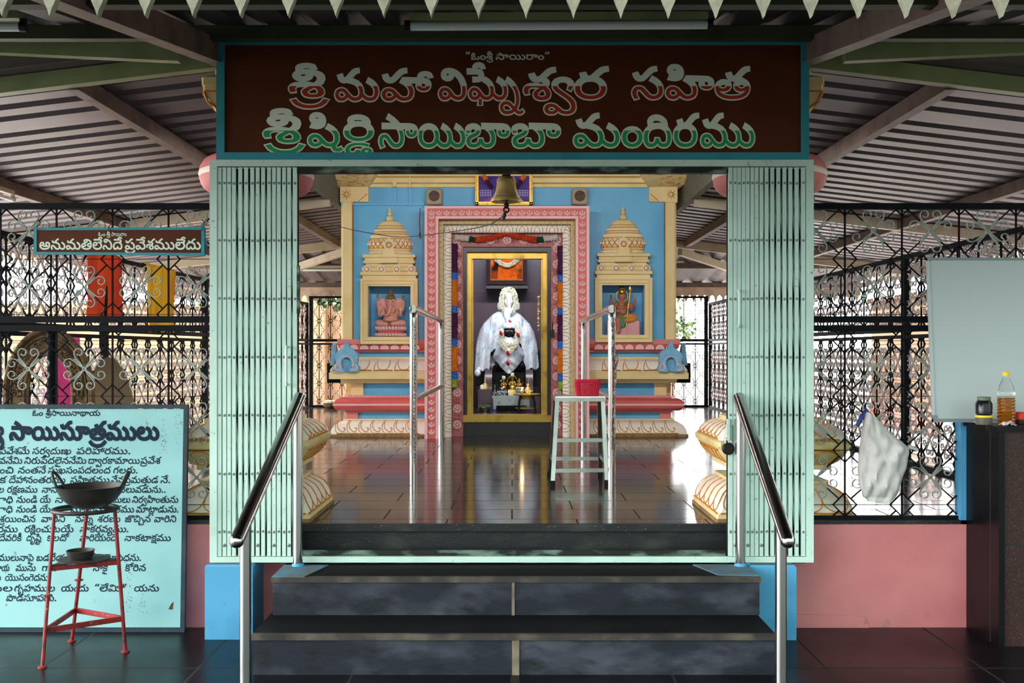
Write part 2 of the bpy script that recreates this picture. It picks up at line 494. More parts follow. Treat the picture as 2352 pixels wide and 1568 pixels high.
for sgn in (-1, 1):                                  # sheet gable between canopy and hall roof
    mb = MB(); P = [(sgn*1.3, 2.69), (sgn*3.85, 2.69), (sgn*3.85, roof_z(3.85, 0)), (sgn*1.3, roof_z(1.3, 0))]
    mb.prism(P, 4.83, 4.84); struct('gable_sheet', mb, M['sheet'], ceil_obj[sgn])
M['shade_ground'] = material('tree_shade_earth', rgb(70, 64, 52), 0.95, var=(rgb(52, 56, 38), 2, 0.4, 0.7))  # dark colour stands in for tree shade on the ground around the viewer
mb = MB(); mb.box(-60, 60, -60, -14, -0.05, -0.02); mb.box(-60, -9, -14, 2.5, -0.05, -0.02); mb.box(9, 60, -14, 2.5, -0.05, -0.02); struct('ground_shaded', mb, M['shade_ground'])
def scallops(mb, p0, p1, zt, drop, pitch, tip, th=0.02):
    """board with pointed leaf-shaped scallops from p0 to p1 (x, y)"""
    p0, p1 = Vector(p0), Vector(p1); L = (p1-p0).length; d = (p1-p0)/L; k = round(L/pitch); nrm = Vector((-d.y, d.x))*th/2
    def put(poly):
        n = len(poly)
        vs = []
        for s in (-1, 1):
            for a, z in poly: vs.append((p0.x+d.x*a+nrm.x*s, p0.y+d.y*a+nrm.y*s, z))
        mb.add(vs, [tuple(range(n)), tuple(reversed(range(n, 2*n)))] + [(i, i+n, (i+1) % n+n, (i+1) % n) for i in range(n)])
    put([(0, zt-drop), (L, zt-drop), (L, zt), (0, zt)])
    w = pitch
    for i in range(k):
        c = (i+0.5)*L/k
        prof = [(-0.5, 0), (-0.42, .10), (-0.27, .2), (-0.2, .34), (-0.18, .50), (-0.17, .64), (-0.145, .73), (-0.095, .82), (-0.042, .9), (-0.018, .96), (0, 1.0)]
        pts = [(c+a*w, zt-drop-b*tip) for a, b in prof] + [(c-a*w, zt-drop-b*tip) for a, b in reversed(prof[:-1])]
        put(pts)
mb = MB(); scallops(mb, (-1.72, 2.2), (1.78, 2.2), 2.25, 0.155, 0.1, 0.14)
struct('trim_5', mb, M['fascia'])
mb = MB(); scallops(mb, (-4.95, 14.85), (4.95, 14.85), 2.16, 0.11, 0.105, 0.10)
struct('trim_6', mb, M['fascia_tan'])
for sgn, k in ((-1, 7), (1, 8)):
    mb = MB(); scallops(mb, (sgn*5.0, 4.8), (sgn*5.0, 14.8), 2.33, 0.08, 0.12, 0.08)
    struct('trim_%d' % k, mb, M['fascia_tan'])

# ------------------------------------------------------------------ what stands beyond the hall
mb = MB(); mb.box(-9.5, -1.9, 16.6, 16.8, -0.05, 2.0); mb.box(-3.32, -2.95, 16.45, 16.6, -0.05, 2.15)
struct('wall_back_left', mb, M['peach_wall'])
mb = MB(); mb.box(-0.5, 8, 18.6, 18.8, -0.05, 1.25)
struct('wall_back_right', mb, M['white_col'])
mb = MB(); mb.box(-7.6, -7.4, 5.0, 16.6, -0.05, 0.7)
struct('wall_outside_left', mb, M['white_col'])
mb = MB()
mb.use(0).box(6.4, 6.6, 4.0, 18.6, -0.05, 2.1)
mb.use(1).box(6.36, 6.4, 4.0, 18.6, 1.72, 1.82); mb.box(6.32, 6.4, 4.0, 18.6, 2.1, 2.18)
mb.use(1).box(6.37, 6.4, 4.0, 18.6, 0.0, 0.35)
for yy in (6.2, 8.4, 10.6, 12.8, 15.0): mb.use(2).box(6.28, 6.4, yy, yy+0.28, -0.05, 2.1)
for yy in (7.1, 9.3, 11.5, 13.7): mb.use(3).box(6.38, 6.399, yy, yy+0.8, 0.6, 1.45)
M['shutter'] = material('pale_blue_shutter', rgb(92, 104, 108), 0.6)
struct('wall_outside_right', mb, [M['tan_wall'], M['pink_band'], M['white_col'], M['shutter']])
# ------------------------------------------------------------------ letter outlines: contours as start point and steps, 250 units to the em
GLY = {
6:[[8,52,4,22,11,17,18,12,22,4,23,-4,17,-12,12,-17,3,-22,-3,-22,-11,-17,-18,-12,-23,-4,-22,4,-18,12,-11,17],[29,52,3,-17,8,-11,8,-5,15,-3,15,3,11,8,7,11,2,14,-2,14,-7,11,-11,8,-15,3,-14,-3,-11,-8,-7,-11]],
7:[[7,26,2,11,6,10,10,6,12,2,12,-2,10,-6,6,-10,2,-11,-2,-11,-6,-10,-9,-6,-13,-2,-12,2,-10,6,-6,10],[24,26,1,-6,3,-4,9,-3,9,3,3,4,1,6,-3,10,-4,2,-6,1,-10,-3],[7,96,2,11,6,10,10,6,12,2,12,-2,10,-6,6,-10,2,-11,-2,-12,-6,-9,-9,-6,-13,-2,-12,2,-10,6,-6,9],[24,96,1,-6,3,-4,9,-3,9,3,3,4,1,6,-3,10,-4,2,-6,1,-10,-3]],
9:[[98,-3,-22,1,-22,6,-17,9,-14,12,-9,15,-5,21,2,24,6,17,10,13,16,8,20,1,9,-2,7,-4,8,-12,2,-15,-4,-16,-11,-11,-14,-5,-18,1,-13,4,-15,12,6,16,9,-9,10,-5,13,-2,11,4,4,4,3,8,-2,8,-5,5,-6,2,-10,-1,-9,-6,-5,-8,-4,-14,0,-13,1,-10,6,-12,11,-13,19,-9,20,-4,29,1,15,2,18,7,9,6,6,9,6,16,1,16,-2,14,-6,11,-9,6,-11,1,-9,-5,-3,-7,0,-11,4,-7,7,-7,12,-5,0,-18,-77,0,0,18,54,0,-2,-1,-11,8,-6,13,-1,13,5,13,8,9,14,5,15,1,15,-5,7,-6,8,-9,8,-19,1,-15,-1,-13,-7,-23,-11,-15,-19,-13,-25,-7]],
21:[[132,-3,-14,2,-11,5,-8,7,-7,11,4,0,-14,-17,-17,-7,-14,-1,-12,1,-11,4,-8,6,-6,9,-3,11,0,12,3,10,6,7,9,7,35,16,4,6,1,8,-2,7,-6,4,-10,2,-12,-2,-5,-3,-4,-6,0,-7,2,-8,-19,-5,-3,9,-1,11,2,9,6,9,10,6,10,4,14,1,13,-1,8,-3,8,-5,5,-7,4,-9,0,-16,-7,-14,-13,-8,-26,-12,-10,-8,-2,-7,1,-9,4,-5,6,-3,17,-1,13,5,8,10,4,14,20,0,4,-16,5,-6,7,-5,12,-2,12,2,5,3,4,6,1,14,-7,12,-13,11,14,17,11,-9,9,-12,6,-13,1,-10,-2,-16,-5,-10,-9,-8,-12,-5],[58,166,10,-1,11,-4,8,-7,7,-12,-19,-5,-4,7,-6,4,-9,1,-7,-2,-7,-6,-1,-7,4,-9,8,-7,-18,-7,-7,8,-5,10,-1,11,2,8,4,6,8,7,10,3]],
23:[[66,-3,-22,3,-19,7,-13,12,-8,17,22,6,12,-18,23,-7,27,2,13,10,0,12,-7,8,-63,10,-18,14,-4,16,5,17,14,12,19,6,28,1,21,-5,15,-11,10,-19,-21,-6,-10,16,-22,6,-23,-1,-13,-9,-1,-11,6,-7,61,-9,15,-8,8,-12,1,-22,-9,-17,-19,-10],[58,106,-21,8,-14,27,21,7,8,-20,13,-2,44,46,13,7,17,2,2,-19,-21,-6,-37,-40]],
24:[[130,-3,-14,1,-13,4,-40,26,-14,6,-10,0,-8,-2,-5,-6,3,-6,7,-4,14,0,14,4,8,5,7,9,4,10,2,13,0,14,-3,14,-6,11,-5,5,-14,6,-12,1,-11,-3,-5,-8,0,-11,4,-6,5,-2,11,0,7,3,4,6,1,9,-3,9,-6,7,16,3,7,-13,1,-12,-1,-10,-6,-11,-10,-6,-11,-3,-14,1,-11,5,-10,10,-4,13,3,16,7,10,9,6,15,4,16,-1,16,-5,10,-7,9,-11,7,-13,3,-16,1,-13,-2,-17,-5,-12,-8,-12,-11,-10,-14,-7,-12,-3,-16,-1,-11,2,-9,6,-6,7,-4,10,1,9,4,9,9,8,9,3,17,1,14,-3,43,-26,14,-5,19,-1,13,6,5,6,4,12,0,14,-4,16,-6,10,-9,9,-25,16,10,19,18,-10,16,-13,12,-17,6,-15,3,-20,-2,-19,-6,-13,-11,-11,-14,-8],[74,-31,2,35,19,0,2,-35]],
25:[[74,125,33,-7,21,-21,8,-33,-7,-39,-13,-27,-20,9,17,37,-1,37,-8,14,-11,8,-33,2,-18,-10,-9,-17,0,-36,17,-35,-20,-9,-19,46,-1,22,4,20,9,17,15,13,16,7],[66,106,-22,8,-14,27,21,7,8,-20,13,-2,44,46,14,7,17,2,1,-19,-20,-6,-37,-40]],
28:[[136,-3,-26,7,-16,18,5,1,-12,-16,-14,-8,-22,-2,-17,6,-14,15,-3,20,6,18,15,12,-3,-4,-29,0,0,19,59,0,0,-18,-18,-7,-9,-14,0,-15,9,-10,22,0,12,10,5,17,20,0,3,-13,8,-10,10,-5,14,-1,10,5,7,10,2,19,-4,19,-9,15,-13,10,-35,11,9,19,41,-15,14,-12,12,-19,5,-17,1,-22,-4,-17,-11,-15,-12,-8],[97,106,-22,8,-14,27,21,7,8,-20,13,-2,44,46,14,7,17,2,1,-19,-20,-6,-37,-40]],
33:[[139,-3,-27,8,-15,17,5,1,-14,-18,-19,-7,-24,1,-19,11,-13,23,-3,29,5,29,13,20,17,11,21,3,17,-6,11,-15,1,-16,-4,-13,-8,-9,-14,-6,-22,0,-19,8,-9,8,6,16,18,-14,19,-1,12,7,0,16,-10,7,-15,-3,-12,-11,-6,-16,-1,-24,4,-19,9,-13,14,-4,13,1,10,6,10,22,19,0,5,-16,13,-11,13,-2,13,4,10,20,-3,27,-13,20,-27,18,9,19,34,-23,18,-31,3,-21,-2,-19,-14,-24,-13,-8],[70,156,-1,-36,-19,0,-2,36]],
35:[[136,-3,-34,7,-14,15,2,4,-11,-17,-16,-8,-22,0,-18,10,-11,19,-3,27,6,27,14,20,26,17,34,7,37,-4,34,-15,-12,-16,-38,15,-43,-2,-23,-14,-13,-23,1,-35,5,-9,10,-5,14,1,8,5,9,23,20,0,4,-15,8,-9,15,-6,21,1,11,12,0,10,-5,5,-12,3,-12,-5,-3,-16,8,-14,-16,-3,-10,24,8,23,20,10,28,-5,14,-18,-2,-24,-14,-16],[86,106,-22,8,-14,27,21,7,8,-20,13,-2,44,46,14,7,17,2,1,-19,-20,-6,-37,-40]],
37:[[147,-3,-16,2,-13,9,-7,14,-1,16,6,14,10,9,31,4,17,-7,14,-16,-9,-16,-15,17,-16,5,-14,-6,-3,-16,7,-9,14,-2,14,6,7,10,3,38,-4,17,-9,12,-12,6,-15,0,-15,-9,-6,-15,-19,0,-9,15,-14,9,-22,2,-14,-5,-5,-10,3,-12,13,-7,28,-2,0,-18,-28,-1,-12,-4,-6,-12,3,-13,10,-6,16,1,11,5,11,12,17,-12,-24,-20,-30,-5,-23,7,-12,20,4,25,11,9,10,4,0,-3,-15,9,-7,13,-1,17,6,13,16,10,23,4,31,-6,17,-16,3,-3,-4,-1,13,17,17,8,23,0,20,-10,12,-14,7,-19,0,-44,-6,-18,-12,-13,-15,-7]],
38:[[98,-3,-21,1,-23,5,-15,7,-15,11,-10,14,-4,16,-1,15,4,15,11,14,15,9,18,2,15,-4,10,-7,5,-13,0,-17,-7,-12,-11,-8,-16,-3,-16,1,-16,7,1,18,11,-6,11,-3,12,1,8,5,3,5,1,8,-3,6,-6,4,-9,0,-9,-2,-8,-6,-4,-8,-2,-9,1,-13,4,-9,6,-7,16,-10,21,-6,27,-1,26,3,16,6,13,9,7,11,3,16,-1,14,-10,10,-15,2,-7,-2,-4,-4,-2,-9,1,-6,5,-5,8,-3,9,1,8,4,5,5,3,9,4,-22,-8,-8,-9,-4,-10,-2,-10,0,-10,4,-10,7,-5,11,-1,12,3,12,6,6,10,6,14,2,11,-2,-24,5,-21,2,5,17,18,-3,19,-6,19,-12,8,-9,6,-10,3,-11,1,-12,-2,-13,-3,-12,-11,-16,-17,-12,-24,-8],[102,106,-12,2,-9,6,-9,12,-5,15,21,7,8,-20,5,-3,8,1,9,7,23,28,11,11,14,7,17,2,1,-19,-11,-2,-9,-4,-37,-40,-12,-8]],
40:[[126,-3,-15,2,-10,5,-7,7,-8,11,4,1,-5,-9,-8,-9,-8,-5,-10,-2,-14,-1,-8,2,-8,3,-9,9,-5,8,-5,14,-1,28,7,24,8,12,10,10,12,9,15,5,16,3,18,1,17,-2,15,-5,13,-8,10,-9,8,-12,7,-18,3,-21,-2,-19,-5,-13,-8,-11,-12,-8],[124,17,9,2,8,5,4,8,2,10,0,16,-3,15,-7,12,-6,8,-9,6,-10,4,-12,3,-17,0,-24,-5,-9,-5,-8,-7,-9,-15,-3,-19,2,-23,7,-11,11,-4,13,2,6,4,5,6,4,17,20,0,2,-10,5,-10,8,-6],[81,106,-12,2,-10,6,-8,12,-6,15,21,7,8,-20,6,-3,7,1,10,7,23,28,11,11,14,7,17,2,1,-19,-12,-2,-8,-4,-37,-40,-13,-8]],
42:[[118,-3,-16,2,-13,7,-12,11,-24,30,-9,5,-6,0,-4,-2,-5,-6,-1,-6,2,-17,10,-17,-20,-7,-10,20,-3,21,5,16,5,7,7,6,15,4,13,-1,12,-6,31,-36,11,-9,10,-2,10,0,7,3,8,7,5,14,-1,18,-5,14,-9,12,-12,10,-19,7,-18,4,-22,0,19,19,32,-5,25,-12,18,-18,10,-21,3,-15,-1,-13,-2,-14,-6,-11,-8,-9,-8,-5,-9,-3],[59,106,-12,2,-10,6,-8,12,-5,15,20,7,8,-20,6,-3,7,1,10,7,23,28,11,11,14,7,17,2,1,-19,-11,-2,-9,-4,-37,-40,-13,-8]],
43:[[121,-3,-16,3,-13,7,-12,11,-22,27,-8,6,-10,0,-9,-4,-4,-7,0,-10,2,-6,5,-5,7,-3,8,0,12,6,8,13,13,-15,-11,-13,-11,-7,-9,-3,-10,0,-16,4,-12,12,-4,8,-2,11,2,15,9,14,13,8,16,1,11,-3,11,-6,29,-33,9,-8,9,-3,10,0,8,2,6,4,5,6,2,9,1,10,-1,14,-5,12,-8,12,-12,10,-18,10,10,19,21,-12,18,-17,12,-22,4,-20,-2,-23,-4,-10,-7,-10,-14,-10],[49,106,-12,2,-9,6,-9,12,-5,15,20,7,9,-20,5,-3,8,1,9,7,23,28,11,11,14,7,17,2,2,-19,-12,-2,-9,-4,-37,-40,-12,-8]],
45:[[133,-3,-27,8,-15,17,5,0,-14,-17,-17,-7,-26,0,-19,10,-9,20,3,22,15,14,35,16,5,14,-8,11,-22,0,-9,-9,2,-15,-19,-5,-4,20,8,18,17,9,27,1,17,-7,11,-15,0,-16,-6,-14,-42,-23,-9,-9,2,-17,15,-6,25,7,10,22,20,0,4,-16,13,-11,14,-2,13,4,10,20,-3,27,-14,20,-27,18,9,19,31,-20,13,-16,9,-18,1,-37,-5,-16,-10,-11,-13,-8]],
47:[[60,106,-12,2,-10,6,-8,12,-6,15,21,7,8,-20,6,-3,7,1,10,7,23,28,11,11,14,7,16,2,2,-19,-12,-2,-8,-4,-37,-40,-13,-8],[120,-3,-15,3,-13,7,-12,11,-22,27,-10,6,-10,0,-8,-5,-3,-8,1,-11,8,-9,13,-2,12,6,8,13,13,-15,-14,-15,-15,-7,-21,0,-7,3,-8,6,-8,14,-2,16,5,17,6,7,7,5,15,4,15,-1,12,-7,32,-36,11,-7,10,-2,11,1,7,3,5,6,5,14,-1,17,-5,15,-8,12,-13,10,-19,7,-17,4,-24,0,21,19,31,-5,25,-12,18,-18,10,-21,3,-15,0,-13,-3,-13,-5,-12,-8,-9,-8,-5,-10,-3],[207,-3,-12,1,-14,6,-12,9,-14,15,10,16,18,-18,16,-8,10,-1,11,2,6,4,5,6,3,9,1,14,-1,10,-5,12,-13,16,-25,16,9,19,22,-12,18,-17,12,-21,4,-21,-1,-16,-2,-10,-10,-17,-15,-11]],
48:[[9,59,1,14,3,13,6,11,8,10,9,7,11,6,13,4,14,1,14,-1,13,-4,11,-5,9,-8,8,-9,6,-12,3,-12,2,-15,-2,-13,-3,-12,-6,-11,-7,-9,-10,-7,-11,-6,-13,-3,-14,-1,-14,1,-13,3,-11,6,-9,7,-8,9,-6,11,-3,12],[30,61,2,-17,9,-15,10,-7,18,-5,19,1,16,7,10,13,5,19,-3,20,-8,15,-14,10,-16,3,-21,-2,-15,-9,-9,-14],[177,-3,-12,1,-14,6,-12,9,-13,15,10,16,17,-18,16,-8,10,-1,11,2,7,4,4,6,3,9,1,14,-1,10,-5,12,-13,17,-26,15,10,17,21,-12,18,-17,13,-21,4,-19,-1,-16,-2,-10,-9,-17,-16,-11],[264,-3,-12,1,-14,6,-12,9,-14,15,10,16,18,-18,16,-8,10,-1,11,2,6,4,5,6,3,9,1,14,-1,10,-5,12,-13,16,-25,16,9,19,22,-12,17,-17,13,-21,4,-21,-1,-16,-2,-10,-10,-17,-15,-11],[159,106,-12,2,-10,6,-8,12,-6,15,21,7,8,-20,6,-3,7,1,10,7,23,28,11,11,14,7,17,2,1,-19,-12,-2,-8,-4,-37,-40,-13,-8]],
49:[[9,59,1,14,3,13,6,11,8,10,9,7,11,6,13,4,14,1,14,-1,13,-4,11,-5,9,-8,8,-9,6,-12,3,-12,2,-15,-2,-13,-3,-12,-6,-11,-7,-9,-10,-7,-11,-6,-13,-3,-14,-1,-14,1,-13,3,-11,6,-9,7,-8,9,-6,11,-3,12],[30,62,2,-18,9,-15,10,-7,18,-5,19,1,16,7,10,13,5,19,-3,21,-8,15,-14,10,-16,3,-21,-2,-15,-9,-9,-14],[66,106,-12,2,-9,6,-9,12,-5,15,21,7,8,-20,5,-3,8,1,9,7,23,28,11,11,14,7,17,2,1,-19,-11,-2,-9,-4,-37,-40,-12,-8]],
51:[[89,-3,-24,2,-24,9,-15,12,-12,19,-5,23,0,14,3,16,11,18,7,6,11,6,15,3,16,-3,11,-9,5,-11,1,-14,-4,-13,-7,-8,-10,-6,-15,-2,-14,1,-13,6,-12,10,6,16,9,-9,9,-5,13,-2,10,3,6,4,2,6,0,7,-3,6,-4,4,-7,1,-8,-1,-7,-4,-9,-13,-3,-18,2,-17,7,-15,12,-12,16,-7,23,-3,25,3,19,8,10,10,4,9,2,9,-1,12,-2,10,-5,9,-8,8,-18,11,10,19,15,-8,11,-9,10,-12,4,-9,4,-14,0,-20,-4,-16,-8,-15,-13,-12,-13,-6,-16,-5]],
54:[[120,-3,-15,3,-13,7,-34,38,-10,6,-10,0,-8,-5,-2,-19,8,-9,13,-2,12,6,8,13,13,-15,-14,-15,-15,-7,-21,0,-15,9,-8,14,-2,16,5,17,13,12,15,4,15,-1,12,-7,43,-43,21,-1,12,9,5,14,-1,17,-13,27,-32,17,-41,4,21,19,31,-5,25,-12,18,-18,10,-21,3,-28,-8,-25,-16,-14],[60,106,-22,8,-14,27,21,7,8,-20,13,-2,44,46,14,7,16,2,2,-19,-20,-6,-37,-40]],
55:[[90,-3,-15,2,-13,7,-7,10,-3,14,2,10,6,11,34,29,7,9,0,8,-2,5,-6,4,-12,3,9,15,14,-3,12,-8,5,-10,0,-11,-2,-8,-5,-8,-37,-33,-4,-7,-1,-8,4,-8,8,-4,13,0,8,4,3,5,2,7,-5,16,-9,11,-16,8,-24,4,-11,-1,-9,-3,-6,-6,-2,-7,0,-8,4,-11,-19,-5,-5,13,-1,10,3,14,6,10,10,7,12,4,20,1,19,-2,16,-6,15,-9,12,-11,6,-11,4,-12,-1,-14,-3,-10,-9,-10,-10,-5],[69,106,-12,2,-10,6,-8,12,-6,15,21,7,8,-20,6,-3,7,1,10,7,23,28,11,11,14,7,17,2,1,-19,-12,-2,-8,-4,-37,-40,-13,-8]],
56:[[121,-3,-16,3,-13,7,-42,44,-10,0,-9,-4,-4,-17,7,-11,15,-3,12,6,8,13,13,-15,-22,-20,-19,-3,-16,4,-12,12,-6,19,2,15,9,14,13,8,16,1,22,-9,38,-41,19,-3,14,6,7,15,0,24,-13,24,-30,20,10,19,21,-12,18,-17,12,-22,4,-20,-2,-23,-11,-20,-14,-10],[163,-31,-16,3,-11,9,-5,15,1,16,22,0,-2,-12,4,-9,12,-2,12,7,12,-16,-15,-9],[49,106,-21,8,-14,27,20,7,9,-20,13,-2,43,46,14,7,17,2,2,-19,-21,-6,-37,-40]],
57:[[118,-3,-16,2,-13,7,-12,11,-25,30,-5,4,-6,1,-5,-1,-4,-3,-4,-12,3,-17,9,-15,-20,-7,-9,18,-4,18,3,17,8,13,12,7,16,1,10,-2,10,-6,29,-35,10,-8,8,-3,10,0,8,2,6,4,5,6,3,9,1,10,-1,14,-5,12,-9,12,-12,10,-17,10,10,19,21,-12,18,-17,12,-22,4,-20,-2,-23,-5,-13,-6,-7,-15,-10],[49,106,-12,2,-9,6,-9,12,-5,15,20,7,9,-20,5,-3,8,1,9,7,23,28,11,11,14,7,17,2,2,-19,-12,-2,-9,-4,-37,-40,-12,-8]],
58:[[121,-3,-16,3,-13,7,-42,44,-10,0,-9,-4,-4,-17,7,-11,15,-3,12,6,8,13,13,-15,-22,-20,-19,-3,-16,4,-12,12,-6,19,2,15,9,14,13,8,16,1,22,-9,38,-41,19,-3,14,6,7,14,0,23,-14,25,-29,21,10,19,40,-34,11,-20,4,-19,-3,-25,-9,-16,-15,-10],[219,55,-23,7,-11,21,1,14,7,14,22,1,-9,-12,-3,-12,4,-11,9,-5,12,1,7,7,0,14,-7,9,-13,3,-104,0,3,19,97,0,28,-7,14,-17,0,-24,-10,-15],[49,106,-21,8,-14,27,20,7,9,-20,13,-2,43,46,14,7,17,2,2,-19,-21,-6,-37,-40]],
60:[[26,55,-23,7,-11,21,1,14,7,14,22,1,-9,-12,-3,-14,4,-10,11,-4,12,2,6,10,-2,14,-10,7,-167,1,0,19,149,0,28,-4,17,-16,2,-28,-11,-15]],
63:[[29,-3,-12,1,-14,6,-12,9,-14,15,10,16,18,-18,16,-8,10,-1,11,2,6,4,5,6,3,9,1,14,-1,10,-5,12,-13,16,-25,16,9,19,22,-12,18,-17,12,-21,4,-21,-1,-16,-2,-10,-10,-17,-15,-11]],
64:[[29,-3,-12,1,-14,6,-12,9,-14,15,10,16,17,-18,16,-8,10,-1,12,2,6,4,5,6,3,8,1,14,-1,9,-5,12,-13,17,-25,17,9,19,12,-7,29,-27,11,-20,4,-19,-3,-25,-10,-16,-15,-11],[128,55,-12,2,-11,5,-8,9,-3,12,1,14,7,14,22,1,-9,-12,-3,-12,3,-11,10,-5,11,1,8,7,1,6,-1,8,-3,6,-4,3,-13,3,-104,0,2,19,98,0,17,-2,11,-5,8,-7,5,-10,2,-13,-1,-11,-4,-8,-7,-7,-8,-5]],
65:[[24,-96,-27,4,-21,17,-8,25,6,29,11,11,17,6,18,-1,13,-8,6,-12,1,-15,-6,-13,-10,-7,-21,-4,-18,4,-4,2,-2,19,17,-9,18,2,8,11,-5,12,-14,3,-12,-7,-5,-13,1,-17,14,-17,32,-4,21,5,15,13,9,19,1,30,-8,33,-17,30,-27,31,-33,25,10,17,38,-28,30,-35,19,-36,8,-35,-3,-39,-13,-26,-26,-17]],
102:[[66,-3,-22,3,-19,7,-13,12,-8,17,22,6,12,-18,23,-7,27,2,13,10,0,12,-7,8,-63,10,-18,14,-4,16,5,17,14,12,19,6,28,1,21,-5,15,-11,10,-19,-21,-6,-10,16,-22,6,-23,-1,-13,-9,-1,-11,6,-7,61,-9,15,-8,8,-12,1,-22,-9,-17,-19,-10],[94,-50,-19,6,-12,16,4,0,-18,-20,-16,-2,-13,3,-13,17,-1,28,18,-2,-1,-17,10,-11,17,4,7,16,17,0,6,-15,13,-6,13,8,1,21,17,3,1,-21,-6,-16,-12,-10],[128,-66,-18,6,-7,15,-1,7,19,16,0,-21,6,-5,12,2,5,-16],[58,106,-21,8,-14,27,21,7,8,-20,13,-2,44,46,13,7,17,2,2,-19,-21,-6,-37,-40]],
139:[[66,-3,-22,3,-19,7,-13,12,-8,17,22,6,12,-18,23,-7,27,2,13,10,0,12,-9,9,-59,8,-19,14,-5,15,3,14,12,11,20,6,31,2,24,-5,14,-10,8,-15,-21,-6,-10,16,-22,6,-23,-1,-13,-9,-1,-11,6,-7,61,-9,15,-8,8,-12,1,-22,-9,-17,-19,-10],[178,55,-23,7,-11,21,1,14,7,14,22,1,-9,-12,-3,-14,4,-10,11,-4,12,2,6,10,-3,14,-9,7,-173,1,0,19,155,0,28,-4,17,-16,2,-28,-11,-15]],
141:[[75,122,33,-7,22,-20,7,-31,-6,-39,-13,-27,-21,9,18,37,-2,37,-8,14,-11,8,-32,2,-19,-11,-9,-17,0,-35,18,-35,-21,-9,-18,46,-2,21,4,20,10,16,15,13],[191,55,-23,7,-11,21,1,14,7,14,22,1,-9,-12,-3,-14,5,-10,10,-4,12,2,6,10,-2,14,-10,7,-185,1,0,19,168,0,27,-4,17,-16,2,-28,-10,-15]],
149:[[139,-3,-27,8,-15,17,5,1,-14,-18,-19,-7,-24,1,-19,11,-13,23,-3,29,5,29,13,20,17,11,21,3,17,-6,11,-15,1,-16,-4,-13,-8,-9,-14,-6,-22,0,-19,8,-9,8,6,16,18,-14,19,-1,12,7,0,16,-10,7,-15,-3,-12,-11,-6,-16,-1,-24,4,-19,9,-13,14,-4,13,1,10,6,10,22,19,0,5,-16,13,-11,13,-2,13,4,10,20,-3,27,-13,21,-27,18,13,12,32,-21,17,-29,0,-38,-14,-24,-13,-8],[70,156,-1,-36,-19,0,-2,36],[234,55,-23,7,-11,21,1,14,7,14,22,1,-9,-12,-3,-14,5,-10,10,-4,12,2,6,9,-1,13,-9,8,-137,2,0,19,120,0,28,-5,15,-17,1,-26,-10,-15]],
155:[[127,-3,-14,2,-11,5,-7,7,-8,11,5,1,-12,-16,-16,-8,-11,-2,-11,1,-8,2,-10,8,-8,11,-3,9,-3,28,6,25,13,19,11,9,13,6,15,4,22,3,17,-2,20,-5,13,-6,11,-9,11,-15,5,-13,2,-22,-2,-19,-4,-13,-9,-11,-12,-8],[125,17,10,2,7,5,4,8,2,10,0,16,-3,15,-6,12,-7,8,-8,6,-11,4,-12,3,-17,0,-24,-5,-9,-5,-8,-7,-9,-15,-3,-19,2,-23,7,-11,11,-4,11,1,11,8,7,16,19,0,3,-9,6,-9,7,-5],[78,-31,2,35,19,0,2,-35],[76,67,1,7,3,4,6,3,6,0,9,-5,2,-13,-5,-8,-6,-3,-5,0,-8,4],[221,55,-12,2,-11,5,-8,9,-3,12,1,14,7,14,22,1,-9,-12,-3,-14,4,-10,11,-4,12,2,4,5,2,5,0,8,-2,6,-4,4,-8,3,-214,1,0,19,196,0,27,-3,11,-6,8,-10,4,-11,0,-14,-3,-10,-9,-9,-8,-5]],
156:[[127,-3,-25,7,-15,18,5,1,-12,-16,-16,-8,-22,-1,-18,10,-11,20,-3,28,6,25,13,19,24,15,37,7,37,-7,24,-15,16,-28,0,-41,-13,-24,-12,-8],[125,17,17,7,6,18,-3,31,-13,20,-19,10,-29,3,-24,-5,-17,-12,-9,-15,-3,-19,2,-23,7,-11,11,-4,13,2,11,10,5,17,19,0,7,-20],[221,55,-23,7,-11,21,1,14,7,14,22,1,-9,-12,-3,-14,4,-10,11,-4,12,2,6,10,-2,14,-12,7,-214,1,0,19,196,0,27,-3,19,-16,4,-25,-12,-19]],
158:[[118,-3,-16,2,-13,7,-12,11,-25,30,-5,4,-6,1,-5,-1,-4,-3,-4,-12,3,-17,9,-15,-20,-7,-8,16,-4,14,0,16,4,11,6,9,10,6,11,2,13,-1,15,-8,27,-32,9,-9,13,-4,15,2,10,8,4,11,1,18,-4,14,-8,12,-10,10,-15,9,-17,6,38,3,5,-3,14,-11,12,-18,5,-19,0,-21,-6,-20,-10,-11,-14,-8],[221,55,-13,2,-10,5,-8,9,-3,12,1,14,7,14,22,1,-9,-12,-3,-14,4,-10,11,-4,12,2,4,5,2,5,-1,8,-2,6,-9,7,-12,1,-190,0,0,19,184,0,26,-4,12,-7,6,-8,4,-11,-1,-14,-3,-10,-8,-9,-9,-5]],
